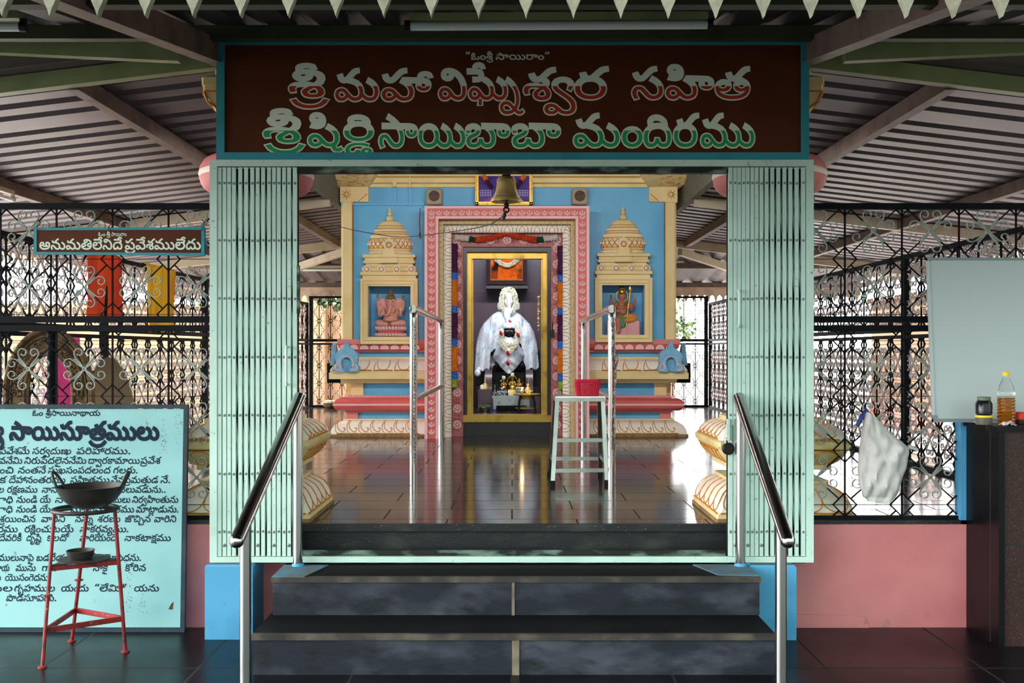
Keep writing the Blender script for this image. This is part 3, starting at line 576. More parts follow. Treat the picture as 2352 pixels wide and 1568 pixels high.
161:[[133,-3,-15,2,-10,5,-8,6,-9,12,5,0,-14,-17,-17,-7,-14,-1,-12,1,-11,4,-8,6,-6,9,-3,11,0,12,3,10,6,7,9,7,35,16,4,6,1,8,-2,7,-6,4,-10,2,-12,-2,-5,-3,-4,-6,0,-7,2,-8,-19,-5,-3,9,-1,11,2,9,6,9,8,5,9,4,13,2,14,-1,9,-2,8,-5,6,-6,5,-9,0,-16,-6,-14,-12,-9,-30,-14,-9,-9,-1,-7,2,-8,6,-6,8,-2,14,1,11,4,8,10,4,14,20,0,4,-16,6,-7,7,-4,14,-2,13,4,6,8,4,12,0,14,-3,13,-6,11,-8,10,-12,10,-14,8,12,12,18,-9,15,-12,11,-15,5,-14,3,-19,-2,-19,-5,-13,-10,-11,-13,-8],[229,55,-12,2,-11,5,-8,9,-3,12,1,14,7,14,22,1,-9,-12,-3,-14,4,-10,11,-4,12,2,5,9,-1,13,-3,5,-5,3,-14,2,-124,0,0,19,121,0,16,-2,11,-3,10,-8,6,-9,2,-12,-1,-14,-4,-8,-7,-7,-8,-5]],
163:[[120,-3,-15,3,-13,7,-34,38,-10,6,-10,0,-8,-5,-2,-19,8,-9,13,-2,12,6,8,13,13,-15,-14,-15,-15,-7,-21,0,-15,9,-8,14,-2,16,5,17,13,12,15,4,15,-1,12,-7,43,-43,21,-1,12,9,5,14,-1,17,-13,27,-32,17,-41,4,21,19,31,-5,25,-12,18,-18,10,-21,3,-28,-8,-25,-16,-14],[207,-3,-26,7,-26,24,10,16,17,-18,16,-8,22,1,11,10,4,22,-6,21,-14,17,-24,17,9,19,41,-34,11,-20,3,-19,-3,-25,-9,-16,-15,-11],[306,55,-23,7,-11,21,1,14,7,14,22,1,-9,-12,-3,-12,3,-11,10,-5,11,1,7,7,1,14,-7,9,-14,3,-103,0,2,19,98,0,28,-7,13,-17,1,-24,-11,-15],[60,106,-22,8,-14,27,21,7,8,-20,13,-2,44,46,14,7,16,2,2,-19,-20,-6,-37,-40]],
165:[[10,59,2,14,3,12,6,11,8,9,9,7,11,5,13,3,14,1,26,-4,12,-5,9,-7,8,-9,6,-10,3,-13,1,-14,-1,-13,-3,-12,-6,-11,-7,-9,-10,-7,-11,-6,-13,-3,-14,-1,-14,1,-13,3,-11,6,-10,7,-7,9,-6,11,-3,12],[31,62,3,-18,8,-15,10,-7,18,-5,19,1,16,7,11,13,4,19,-2,21,-8,15,-14,10,-17,3,-20,-2,-15,-9,-9,-14],[195,55,-12,2,-11,5,-7,9,-4,12,1,14,7,14,22,1,-9,-12,-3,-14,5,-10,10,-4,12,2,4,5,2,5,0,8,-2,6,-10,7,-12,1,-177,0,0,19,172,0,26,-4,11,-7,6,-8,4,-11,0,-14,-3,-10,-8,-9,-9,-5]],
169:[[120,-3,-26,8,-37,41,-12,6,-11,-3,-6,-7,-1,-13,6,-9,10,-4,12,2,14,17,13,-15,-13,-14,-12,-7,-16,-2,-16,4,-11,10,-5,12,2,28,18,17,24,1,18,-10,35,-38,14,-4,16,3,11,18,-3,32,-17,22,-32,15,37,3,17,-12,13,-17,6,-19,1,-21,-5,-19,-9,-13,-16,-9],[223,55,-23,7,-11,21,1,14,7,14,22,1,-9,-12,-3,-14,4,-10,11,-4,12,2,6,10,-2,14,-10,7,-204,1,0,19,186,0,26,-4,18,-15,4,-25,-12,-19]],
172:[[118,-3,-16,2,-13,7,-12,11,-23,29,-9,6,-7,0,-4,-2,-6,-11,2,-18,10,-17,-20,-7,-11,23,-2,18,5,16,5,7,7,6,15,4,13,-1,12,-6,31,-36,13,-9,12,-2,11,2,8,6,4,7,3,13,-1,17,-3,12,-6,16,-14,21,-2,6,-11,10,-22,17,-28,15,9,19,33,-18,29,-24,13,-16,13,-24,7,-16,3,-17,1,-17,-2,-15,-5,-13,-8,-9,-10,-7,-9,-3],[219,55,-13,2,-10,5,-8,9,-3,12,1,14,7,14,22,1,-9,-12,-3,-14,4,-10,11,-4,12,2,4,5,2,5,-1,8,-2,6,-9,7,-12,1,-188,0,0,19,182,0,26,-4,12,-7,6,-8,4,-11,-1,-14,-3,-10,-8,-9,-9,-5]],
173:[[228,162,11,-1,11,-4,8,-6,7,-13,-19,-5,-3,7,-5,4,-7,2,-7,-1,-7,-3,-4,-5,-1,-8,4,-7,-21,1,-1,15,5,13,11,8],[121,-3,-16,3,-13,7,-12,11,-22,27,-8,6,-10,0,-9,-4,-4,-7,0,-10,2,-6,5,-5,7,-3,8,0,12,6,8,13,13,-15,-11,-13,-11,-7,-9,-3,-10,0,-16,4,-12,12,-4,8,-2,11,2,15,9,14,13,8,16,1,11,-3,11,-6,29,-33,9,-8,9,-3,10,0,8,2,6,4,5,6,2,8,1,10,-1,13,-5,12,-9,13,-12,11,-17,10,10,19,11,-7,29,-27,11,-20,4,-19,-3,-25,-9,-16,-15,-10],[219,55,-12,2,-11,5,-7,9,-4,12,1,14,7,14,22,1,-9,-12,-3,-12,4,-11,9,-5,12,1,7,7,1,6,-1,8,-2,6,-5,3,-13,3,-104,0,3,19,97,0,17,-2,11,-5,9,-7,5,-10,1,-13,-1,-11,-4,-8,-6,-7,-9,-5],[49,106,-12,2,-9,6,-9,12,-5,15,20,7,9,-20,5,-3,8,1,9,7,23,28,11,11,14,7,17,2,2,-19,-12,-2,-9,-4,-37,-40,-12,-8]],
180:[[135,-3,-25,7,-16,18,5,1,-15,-19,-23,-7,-25,5,-16,16,-3,15,2,14,7,13,12,8,-3,-4,-29,0,0,19,59,0,0,-18,-20,-9,-8,-14,2,-15,12,-9,13,-1,12,6,10,23,20,0,7,-20,18,-9,19,4,10,17,1,27,-5,23,-12,27,-15,19,-21,16,-27,8,-19,-5,-4,-8,2,-8,9,-7,15,4,4,15,-8,17,18,2,8,-28,-4,-12,-7,-9,-12,-5,-16,-1,-12,4,-9,8,-5,11,-1,14,6,12,11,9,34,4,32,-11,28,-23,21,-33,10,-39,-4,-43,-15,-21]],
187:[[136,-3,-34,7,-14,15,2,4,-11,-17,-16,-8,-22,0,-18,10,-11,19,-3,27,6,27,14,20,26,17,34,7,37,-4,34,-15,-12,-16,-38,15,-43,-2,-23,-14,-13,-23,1,-35,5,-9,10,-5,14,1,8,5,9,23,20,0,4,-15,8,-9,15,-6,21,1,11,12,0,10,-5,5,-12,3,-12,-5,-3,-16,8,-14,-16,-3,-10,24,8,23,20,10,28,-5,14,-18,-2,-24,-14,-16],[92,108,-32,6,6,16,21,-5,20,3,8,10,1,20,-7,11,-10,7,-13,1,-9,-6,-1,-11,8,-5,19,2,15,15,9,-10,-12,-14,-16,-8,-19,0,-16,7,-6,13,3,19,13,11,17,3,18,-3,14,-10,8,-14,3,-17,-1,-15,-8,-14,-12,-8]],
190:[[98,-3,-27,2,-23,6,-17,10,-12,12,-9,19,-1,20,6,18,5,7,9,8,13,6,18,1,12,-4,11,-9,4,-11,0,-14,-3,-9,-9,-10,-14,-6,-14,-1,-14,2,-12,6,1,18,11,-6,9,-3,12,1,9,4,4,5,1,8,-2,5,-4,5,-7,1,-9,0,-6,-3,-7,-5,-4,-8,-2,-7,2,-17,8,-12,12,-10,16,-6,21,-3,26,0,20,4,17,8,11,10,7,17,-1,20,-6,7,-8,4,-10,1,-7,-2,-5,-4,-2,-7,0,-7,5,-5,9,-4,13,3,8,6,4,10,4,-22,-10,-9,-14,-5,-15,1,-13,6,-9,11,-2,14,3,15,8,10,14,6,17,1,12,-4,9,-9,8,-4,6,-16,0,-19,-4,-18,-9,-14,-13,-11,-17,-8,-22,-5],[95,172,22,-2,21,-6,17,-9,12,-10,10,-16,5,-15,2,-20,-3,-16,-17,9,1,17,-6,18,-12,15,-15,10,-24,7,-28,0,-6,-3,-5,-6,-1,-7,3,-6,5,-4,6,-1,8,2,5,3,2,5,1,10,-3,8,-5,7,18,3,6,-13,2,-12,-2,-12,-7,-10,-11,-6,-17,-2,-12,3,-10,7,-5,8,-2,10,1,12,4,8,6,6,9,4]],
192:[[82,171,14,-1,15,-5,10,-6,10,-9,6,-9,4,-13,1,-13,-2,-14,-17,9,-2,16,-8,15,-11,7,-13,3,-17,0,-10,-4,-6,-7,0,-9,3,-8,8,-6,-22,-5,-1,1,-5,8,-3,11,0,11,5,10,6,7,9,6,12,4],[126,-3,-15,2,-10,5,-7,7,-8,11,4,1,-5,-9,-8,-9,-8,-5,-10,-2,-14,-1,-8,2,-8,3,-9,9,-5,8,-5,14,-1,28,7,24,8,12,10,10,12,9,15,5,16,3,18,1,17,-2,15,-5,13,-8,10,-9,8,-12,7,-18,3,-21,-2,-19,-5,-13,-8,-11,-12,-8],[124,17,9,2,8,5,4,8,2,10,0,16,-3,15,-7,12,-6,8,-9,6,-10,4,-12,3,-17,0,-24,-5,-9,-5,-8,-7,-9,-15,-3,-19,2,-23,7,-11,11,-4,13,2,6,4,5,6,4,17,20,0,2,-10,5,-10,8,-6]],
193:[[82,171,29,-6,20,-15,10,-22,-1,-27,-17,9,-2,16,-8,15,-24,10,-17,0,-10,-4,-6,-7,0,-9,11,-14,-23,-4,-8,19,5,21,15,13],[126,-3,-25,7,-15,18,4,1,-13,-18,-18,-7,-22,1,-17,12,-10,22,-1,28,7,24,18,22,27,14,34,4,32,-7,23,-17,15,-30,1,-40,-13,-24,-12,-8],[124,17,17,7,6,18,-3,31,-13,20,-19,10,-29,3,-24,-5,-17,-12,-9,-15,-3,-19,2,-23,7,-11,11,-4,13,2,11,10,4,17,20,0,7,-20],[77,-31,2,35,19,0,2,-35]],
194:[[118,-3,-16,2,-13,7,-12,11,-24,30,-10,5,-6,0,-5,-3,-4,-11,2,-17,10,-17,-20,-7,-8,13,-5,20,1,11,2,9,4,8,6,6,14,7,16,0,12,-6,9,-8,26,-31,12,-8,12,-1,11,3,8,8,4,11,1,26,-5,24,-13,27,-15,20,-13,10,-10,6,-11,4,-15,2,-10,-1,-7,-4,-4,-8,2,-8,4,-5,5,-2,8,1,7,3,4,6,0,9,-2,8,-6,9,18,2,6,-13,2,-11,-2,-13,-7,-10,-10,-6,-17,-2,-15,4,-9,8,-6,13,1,15,7,11,11,8,16,3,16,0,14,-3,18,-8,13,-9,15,-14,10,-13,11,-20,7,-21,3,-18,0,-22,-4,-20,-6,-13,-9,-9,-11,-6]],
199:[[120,-3,-26,8,-37,41,-10,5,-10,0,-8,-6,-2,-11,2,-10,8,-7,14,-1,10,6,8,13,13,-15,-10,-12,-15,-9,-20,-2,-15,5,-11,15,-4,17,4,17,10,13,14,6,16,0,14,-7,34,-37,13,-8,23,2,12,18,1,26,-5,25,-13,27,-16,19,-23,17,-25,6,-17,-5,-4,-8,1,-8,10,-7,14,4,4,15,-8,17,18,2,7,-14,1,-14,-3,-12,-8,-9,-11,-5,-17,-1,-21,12,-5,13,1,15,6,11,12,8,31,3,33,-11,28,-23,20,-33,10,-40,-3,-42,-16,-21],[207,-3,-26,7,-26,24,10,16,18,-18,16,-8,21,1,11,10,4,23,-6,22,-13,16,-25,16,9,19,22,-12,18,-17,12,-21,4,-21,-3,-26,-10,-17,-15,-11]],
200:[[9,59,1,14,3,13,6,11,8,10,9,7,11,6,13,4,14,1,14,-1,13,-4,11,-5,9,-8,8,-9,6,-12,3,-12,2,-15,-2,-13,-3,-12,-6,-11,-7,-9,-10,-7,-11,-6,-13,-3,-14,-1,-14,1,-13,3,-11,6,-9,7,-8,9,-6,11,-3,12],[30,61,2,-17,9,-15,10,-7,18,-5,19,1,16,7,10,13,5,19,-3,20,-8,15,-14,10,-16,3,-21,-2,-15,-9,-9,-14],[177,-3,-12,1,-14,6,-12,9,-13,15,10,16,17,-18,16,-8,10,-1,11,2,7,4,4,6,3,9,1,14,-1,10,-5,12,-13,16,-25,16,9,19,22,-12,18,-17,12,-21,4,-21,-1,-16,-2,-10,-9,-17,-16,-11],[264,-3,-12,1,-14,6,-12,9,-14,15,10,16,18,-18,16,-8,10,-1,11,2,6,4,5,6,3,9,1,14,-1,10,-5,12,-13,16,-25,16,9,19,22,-12,17,-17,13,-21,4,-21,-1,-16,-2,-10,-10,-17,-15,-11]],
201:[[70,171,12,-1,14,-5,9,-6,9,-9,5,-9,4,-13,0,-13,-1,-14,-18,9,-1,14,-5,13,-9,10,-10,4,-20,-1,-5,-2,-5,-5,-1,-6,1,-9,3,-6,7,-5,-21,-5,-4,4,-4,9,-2,11,2,11,3,8,7,7,8,5],[9,59,1,14,3,13,6,11,8,10,9,7,11,6,13,4,14,1,14,-1,13,-4,11,-5,9,-8,8,-9,6,-12,3,-12,2,-15,-2,-13,-3,-12,-6,-11,-7,-9,-10,-7,-11,-6,-13,-3,-14,-1,-14,1,-13,3,-11,6,-9,7,-8,9,-6,11,-3,12],[30,62,2,-18,9,-15,10,-7,18,-5,19,1,16,7,10,13,5,19,-3,21,-8,15,-14,10,-16,3,-21,-2,-15,-9,-9,-14]],
205:[[120,-3,-13,2,-13,6,-12,11,-25,30,-10,5,-10,0,-8,-6,-2,-11,2,-10,8,-7,14,-1,10,6,8,13,13,-15,-10,-12,-15,-9,-20,-2,-15,5,-6,7,-5,8,-4,17,4,17,10,13,14,6,16,0,14,-7,11,-9,23,-28,13,-8,12,-1,11,3,8,7,4,11,1,26,-5,25,-13,27,-16,19,-13,11,-10,6,-11,4,-14,2,-10,-1,-7,-4,-4,-8,1,-8,4,-5,6,-2,8,1,6,3,4,6,0,9,-2,9,-6,8,18,2,7,-14,1,-14,-3,-12,-8,-9,-11,-5,-17,-1,-11,4,-10,8,-5,13,1,15,6,11,12,8,15,3,16,0,14,-3,19,-8,13,-9,15,-14,10,-13,10,-20,8,-22,2,-18,1,-22,-4,-20,-7,-12,-9,-9,-11,-6]],
207:[[121,-3,-16,3,-13,7,-12,11,-22,27,-8,6,-10,0,-9,-4,-4,-7,0,-10,2,-6,5,-5,7,-3,8,0,12,6,8,13,13,-15,-11,-13,-11,-7,-9,-3,-10,0,-16,4,-12,12,-4,8,-2,11,2,15,9,14,13,8,16,1,11,-3,11,-6,29,-33,9,-8,9,-3,10,0,8,2,6,4,5,6,2,9,1,10,-1,14,-5,11,-8,13,-12,10,-18,10,10,19,21,-12,18,-17,12,-22,4,-20,-2,-23,-4,-10,-7,-10,-14,-10],[163,-31,-16,3,-11,9,-5,15,1,16,22,0,-2,-12,4,-9,5,-3,7,1,12,7,12,-16,-15,-9],[54,108,-15,2,-18,4,7,16,21,-5,10,1,9,2,6,5,3,5,1,11,-1,9,-6,11,-10,7,-13,1,-10,-6,-1,-4,1,-7,3,-3,5,-2,10,0,9,2,8,7,7,8,8,-10,-11,-14,-16,-8,-20,0,-9,3,-6,4,-4,6,-3,7,1,11,3,8,5,6,8,5,17,3,18,-3,14,-10,8,-14,3,-17,-2,-15,-7,-14,-13,-8]],
209:[[121,-3,-16,3,-13,7,-12,11,-22,27,-8,6,-10,0,-9,-4,-4,-7,0,-10,2,-6,5,-5,7,-3,8,0,12,6,8,13,13,-15,-11,-13,-11,-7,-9,-3,-10,0,-16,4,-12,12,-4,8,-2,11,2,15,9,14,13,8,16,1,11,-3,11,-6,29,-33,9,-8,9,-3,10,0,8,2,6,4,5,6,2,8,1,10,-1,13,-5,12,-9,13,-12,11,-17,10,10,19,11,-7,29,-27,11,-20,4,-19,-3,-25,-9,-16,-15,-10],[219,55,-12,2,-11,5,-7,9,-4,12,1,14,7,14,22,1,-9,-12,-3,-12,4,-11,9,-5,12,1,7,7,1,6,-1,8,-2,6,-5,3,-13,3,-104,0,3,19,97,0,17,-2,11,-5,9,-7,5,-10,1,-13,-1,-11,-4,-8,-6,-7,-9,-5],[54,108,-15,2,-18,4,7,16,21,-5,10,1,9,2,6,5,3,5,1,11,-1,9,-6,11,-10,7,-13,1,-10,-6,-1,-4,1,-7,3,-3,5,-2,10,0,9,2,8,7,7,8,8,-10,-11,-14,-16,-8,-20,0,-9,3,-6,4,-4,6,-3,7,1,11,3,8,5,6,8,5,17,3,18,-3,14,-10,8,-14,3,-17,-2,-15,-7,-14,-13,-8]],
210:[[66,-3,-22,3,-19,7,-13,12,-8,17,22,6,12,-18,23,-7,27,2,13,10,0,12,-7,8,-63,10,-18,14,-4,16,5,17,14,12,19,6,28,1,21,-5,15,-11,10,-19,-21,-6,-10,16,-22,6,-23,-1,-13,-9,-1,-11,6,-7,61,-9,15,-8,8,-12,1,-22,-9,-17,-19,-10],[59,108,-32,6,7,16,20,-5,20,3,9,10,0,20,-6,11,-11,7,-13,1,-9,-6,-1,-11,8,-5,19,2,15,15,9,-10,-11,-14,-16,-8,-20,0,-15,7,-7,13,3,19,13,11,17,3,19,-3,13,-10,9,-14,3,-17,-2,-15,-8,-14,-12,-8],[94,-50,-19,6,-12,16,4,0,-18,-20,-16,-2,-13,3,-13,17,-1,28,18,-2,-1,-17,10,-11,17,4,7,16,17,0,6,-15,13,-6,13,8,1,21,17,3,1,-21,-6,-16,-12,-10],[128,-66,-18,6,-7,15,-1,7,19,16,0,-21,6,-5,12,2,5,-16]],
211:[[66,-3,-22,3,-19,7,-13,12,-8,17,22,6,12,-18,23,-7,27,2,13,10,0,12,-7,8,-63,10,-18,14,-4,16,5,17,14,12,19,6,28,1,21,-5,15,-11,10,-19,-21,-6,-10,16,-22,6,-23,-1,-13,-9,-1,-11,6,-7,61,-9,15,-8,8,-12,1,-22,-9,-17,-19,-10],[59,108,-32,6,7,16,20,-5,20,4,9,9,0,17,-7,10,-10,6,-14,0,-9,-6,2,-9,15,-4,11,4,14,13,6,-15,-13,-11,-15,-5,-28,4,-8,8,-3,11,3,10,7,8,25,8,15,-2,14,-7,9,-12,5,-20,-3,-16,-8,-12,-14,-8],[67,217,21,-4,16,-19,-19,-5,-9,10,-18,1,-8,-9,4,-15,-16,-7,-6,18,3,17,11,9]],
237:[[70,171,26,-6,18,-15,9,-22,-1,-27,-18,9,-6,27,-9,10,-10,4,-20,-1,-10,-7,0,-15,10,-11,-21,-5,-4,4,-6,20,5,19,15,12],[9,59,4,27,14,21,20,13,27,5,27,-5,20,-13,14,-21,5,-27,-5,-25,-13,-20,-21,-13,-27,-4,-27,4,-20,13,-14,20],[30,62,2,-18,9,-15,10,-7,18,-5,19,1,16,7,10,13,5,19,-3,21,-8,15,-14,10,-16,3,-21,-2,-15,-9,-9,-14],[79,211,22,-5,15,-19,-19,-5,-10,12,-17,-1,-6,-6,-1,-8,12,-15,-19,-7,-11,17,1,19,11,13]],
242:[[90,-3,-17,3,-12,7,-7,13,-2,14,3,10,6,8,31,27,11,13,6,14,0,18,-6,12,-9,8,-12,4,-19,3,-13,-2,-7,-6,-2,-9,4,-8,5,-2,8,-1,7,3,4,4,1,15,-3,7,-5,6,18,3,1,-1,5,-11,2,-9,0,-10,-3,-9,-8,-9,-11,-5,-19,-1,-13,5,-6,7,-4,9,-2,9,2,9,8,13,8,5,10,3,25,1,22,-5,17,-10,8,-8,5,-9,2,-10,1,-12,-2,-11,-4,-13,-14,-17,-31,-27,-6,-11,-1,-6,2,-5,4,-5,6,-2,9,0,8,1,4,3,3,5,0,16,-6,12,-13,11,-19,6,-21,1,-9,-2,-6,-3,-4,-5,-2,-7,0,-8,4,-11,-19,-5,-4,11,-2,15,4,13,6,9,12,7,17,4,18,0,16,-3,16,-6,15,-10,11,-11,6,-15,2,-17,-4,-13,-9,-10,-10,-5],[68,206,10,-1,11,-4,8,-7,7,-12,-18,-5,-5,7,-5,4,-10,1,-7,-1,-7,-6,-1,-8,4,-8,9,-8,-19,-6,-7,7,-4,10,-1,11,1,8,4,7,8,6,10,4]],
257:[[74,125,33,-7,21,-21,8,-33,-7,-39,-13,-27,-20,9,17,37,-1,37,-8,14,-11,8,-33,2,-18,-10,-9,-17,0,-36,17,-35,-20,-9,-19,46,-1,22,4,20,9,17,15,13,16,7],[128,138,-4,-17,-12,-10,-46,-5,0,19,37,3,5,8,-3,11,-14,5,-74,0,0,19,90,-3,16,-10]],
285:[[120,-3,-26,8,-37,41,-10,5,-10,0,-8,-6,0,-20,8,-8,14,-1,10,6,8,13,13,-15,-11,-13,-16,-9,-20,0,-16,7,-9,14,-3,18,5,17,13,12,15,4,15,-1,12,-7,43,-43,21,-1,12,9,5,25,-9,26,-13,15,-20,11,-32,2,0,19,41,-7,14,-6,21,-16,15,-22,4,-29,-7,-26,-17,-17],[158,138,-5,-17,-13,-11,-59,-4,0,19,50,2,6,8,-3,13,-15,4,-102,0,0,19,118,-2,17,-11]],
288:[[118,-3,-16,2,-13,7,-37,41,-11,5,-9,-4,-4,-12,3,-17,9,-15,-20,-7,-9,18,-4,18,3,17,8,13,12,7,16,1,20,-8,39,-43,18,-3,14,6,8,15,0,24,-14,24,-29,20,10,19,21,-12,18,-17,12,-22,4,-20,-2,-23,-11,-20,-15,-10],[98,138,-4,-17,-12,-10,-46,-5,0,19,36,2,5,8,-1,11,-14,6,-66,0,0,19,81,-3,16,-10]],
294:[[121,-3,-16,3,-13,7,-12,11,-22,27,-8,6,-10,0,-9,-4,-4,-7,0,-10,2,-6,5,-5,7,-3,8,0,12,6,8,13,13,-15,-11,-13,-11,-7,-9,-3,-10,0,-16,4,-12,12,-4,8,-2,11,2,15,9,14,13,8,16,1,11,-3,11,-6,29,-33,9,-8,9,-3,10,0,8,2,6,4,5,6,2,9,1,10,-1,14,-5,12,-8,12,-12,10,-18,10,10,19,21,-12,18,-17,12,-22,4,-20,-2,-23,-4,-10,-7,-10,-14,-10],[70,-31,2,35,18,0,2,-35],[207,-3,-12,1,-14,6,-12,9,-14,15,10,16,18,-18,16,-8,10,-1,11,2,6,4,5,6,3,9,1,14,-1,10,-5,12,-13,16,-25,16,9,19,22,-12,18,-17,12,-21,4,-21,-1,-16,-2,-10,-10,-17,-15,-11],[98,138,-1,-9,-3,-8,-5,-5,-7,-5,-17,-4,-29,-1,0,19,26,0,10,2,5,8,-1,11,-5,4,-9,2,-66,0,0,19,64,0,17,-3,9,-4,7,-6,4,-9],[72,208,10,-1,11,-4,8,-7,7,-12,-18,-5,-5,7,-5,4,-10,1,-7,-1,-7,-6,-1,-8,4,-8,9,-8,-19,-6,-7,7,-4,10,-1,11,1,8,4,7,8,6,10,4]],
308:[[126,-3,-15,2,-10,5,-7,7,-8,11,4,1,-5,-9,-8,-9,-8,-5,-10,-2,-14,-1,-8,2,-8,3,-9,9,-5,8,-5,14,-1,28,7,24,8,12,10,10,12,9,15,5,16,3,18,1,17,-2,15,-5,13,-8,10,-9,8,-12,7,-18,3,-21,-2,-19,-5,-13,-8,-11,-12,-8],[124,17,9,2,8,5,4,8,2,10,0,16,-3,15,-7,12,-6,8,-9,6,-10,4,-12,3,-17,0,-24,-5,-9,-5,-8,-7,-9,-15,-3,-19,2,-23,7,-11,11,-4,13,2,6,4,5,6,4,17,20,0,2,-10,5,-10,8,-6],[153,138,-4,-15,-4,-6,-6,-5,-17,-5,-29,-1,0,19,24,0,10,3,4,4,1,5,0,6,-3,5,-7,3,-8,1,-90,0,0,19,88,0,18,-2,10,-5,7,-6,5,-9],[126,208,11,-1,11,-4,8,-7,7,-12,-19,-5,-4,7,-6,4,-9,1,-7,-1,-7,-6,-1,-8,4,-8,8,-8,-18,-6,-7,7,-5,10,-1,11,2,8,4,7,8,6,10,4]],
310:[[118,-3,-16,2,-13,7,-36,41,-9,5,-10,-2,-6,-12,2,-17,10,-17,-20,-7,-9,18,-4,21,4,16,11,14,14,5,14,0,12,-6,35,-38,11,-8,20,-1,14,11,4,27,-11,25,-14,14,-20,10,-29,1,0,19,40,-7,15,-6,21,-16,15,-22,4,-29,-7,-26,-18,-17],[157,138,-5,-17,-13,-11,-59,-4,0,19,50,2,6,8,-3,13,-15,4,-102,0,0,19,118,-2,17,-11],[130,208,22,-5,15,-19,-19,-5,-10,11,-17,0,-6,-6,-1,-8,12,-16,-18,-6,-12,17,1,19,11,13]],
311:[[121,-3,-16,3,-13,7,-42,44,-10,0,-9,-4,-4,-17,7,-11,15,-3,12,6,8,13,13,-15,-22,-20,-19,-3,-16,4,-12,12,-6,19,2,15,9,14,13,8,16,1,22,-9,38,-41,19,-3,14,6,7,15,0,24,-13,24,-30,20,10,19,21,-12,18,-17,12,-22,4,-20,-2,-23,-11,-20,-14,-10],[98,138,-4,-17,-12,-10,-46,-5,0,19,36,2,5,8,-1,11,-14,6,-66,0,0,19,81,-3,16,-10],[72,208,21,-5,15,-19,-18,-5,-10,11,-17,0,-7,-6,-1,-8,13,-16,-19,-6,-11,17,0,19,12,13]],
315:[[120,-3,-13,2,-13,6,-12,11,-25,30,-10,5,-10,0,-8,-6,-2,-9,2,-11,8,-8,14,-1,10,6,8,13,13,-15,-11,-13,-8,-5,-8,-4,-20,0,-8,2,-8,5,-9,14,-3,18,5,17,6,7,7,5,15,4,15,-1,12,-7,32,-36,11,-7,10,-2,11,1,7,3,5,6,4,11,1,14,-2,14,-7,12,-13,15,-20,11,-6,2,-26,0,0,19,10,0,31,-7,14,-6,21,-16,10,-12,5,-10,3,-12,1,-17,-2,-14,-5,-12,-7,-10,-10,-7,-10,-3],[207,-3,-12,1,-14,6,-12,9,-14,15,10,16,18,-18,16,-8,10,-1,11,2,6,4,5,6,3,9,1,14,-1,10,-5,12,-13,16,-25,16,9,19,22,-12,18,-17,12,-21,4,-21,-1,-16,-2,-10,-10,-17,-15,-11],[158,138,-1,-9,-4,-8,-5,-6,-8,-5,-18,-3,-41,-1,0,19,39,0,11,2,4,3,2,5,0,7,-3,6,-7,3,-8,1,-102,0,0,19,99,0,19,-2,10,-5,7,-6,4,-9],[131,208,11,-1,11,-4,8,-7,7,-12,-19,-5,-4,7,-6,4,-9,1,-8,-1,-6,-6,-1,-8,4,-8,8,-8,-19,-6,-6,7,-5,10,-1,11,2,8,4,7,7,6,11,4]],
316:[[9,59,4,27,14,21,20,13,27,5,27,-5,20,-13,14,-21,5,-27,-5,-25,-13,-20,-21,-13,-27,-4,-27,4,-20,13,-14,20],[30,61,2,-17,9,-15,10,-7,18,-5,19,1,16,7,10,13,5,19,-3,20,-8,15,-14,10,-16,3,-21,-2,-15,-9,-9,-14],[177,-3,-26,7,-25,24,10,16,17,-18,16,-8,21,1,11,10,4,23,-6,22,-13,17,-26,16,10,14,22,-11,18,-17,12,-20,4,-19,-3,-26,-9,-17,-16,-11],[264,-3,-26,7,-26,24,10,16,18,-18,16,-8,21,1,11,10,4,23,-6,22,-13,16,-25,16,9,19,22,-12,17,-17,13,-21,4,-21,-3,-26,-10,-17,-15,-11],[215,138,-4,-17,-14,-11,-53,-4,0,19,45,2,6,9,-4,12,-15,4,-101,0,0,19,117,-2,18,-11],[189,208,21,-5,16,-19,-20,-5,-9,11,-17,0,-6,-6,-2,-8,12,-16,-18,-6,-11,17,0,19,12,13]],
319:[[89,-3,-24,2,-24,9,-15,12,-12,19,-5,23,0,14,3,16,11,18,7,6,11,6,15,3,16,-3,11,-9,5,-11,1,-14,-4,-13,-7,-8,-10,-6,-15,-2,-14,1,-13,6,-12,10,6,16,9,-9,9,-5,13,-2,10,3,6,4,2,6,0,7,-3,6,-4,4,-7,1,-8,-1,-7,-4,-9,-13,-3,-18,2,-17,7,-15,12,-12,16,-7,23,-3,24,3,19,8,10,10,4,8,2,11,-1,17,-4,10,-6,10,-8,7,-14,7,8,12,16,-5,10,-6,9,-9,7,-14,4,-15,0,-18,-4,-16,-8,-15,-13,-12,-13,-6,-15,-5],[168,138,-1,-9,-4,-8,-5,-6,-8,-5,-18,-3,-35,-1,0,19,33,0,11,2,4,4,2,5,0,6,-3,6,-7,3,-8,1,-102,0,0,19,99,0,19,-2,10,-5,7,-6,4,-9],[141,208,11,-1,11,-4,8,-7,7,-12,-19,-5,-4,7,-6,4,-9,1,-8,-1,-6,-6,-1,-8,4,-8,8,-8,-19,-6,-6,7,-5,10,-1,11,2,8,4,7,7,6,11,4]],
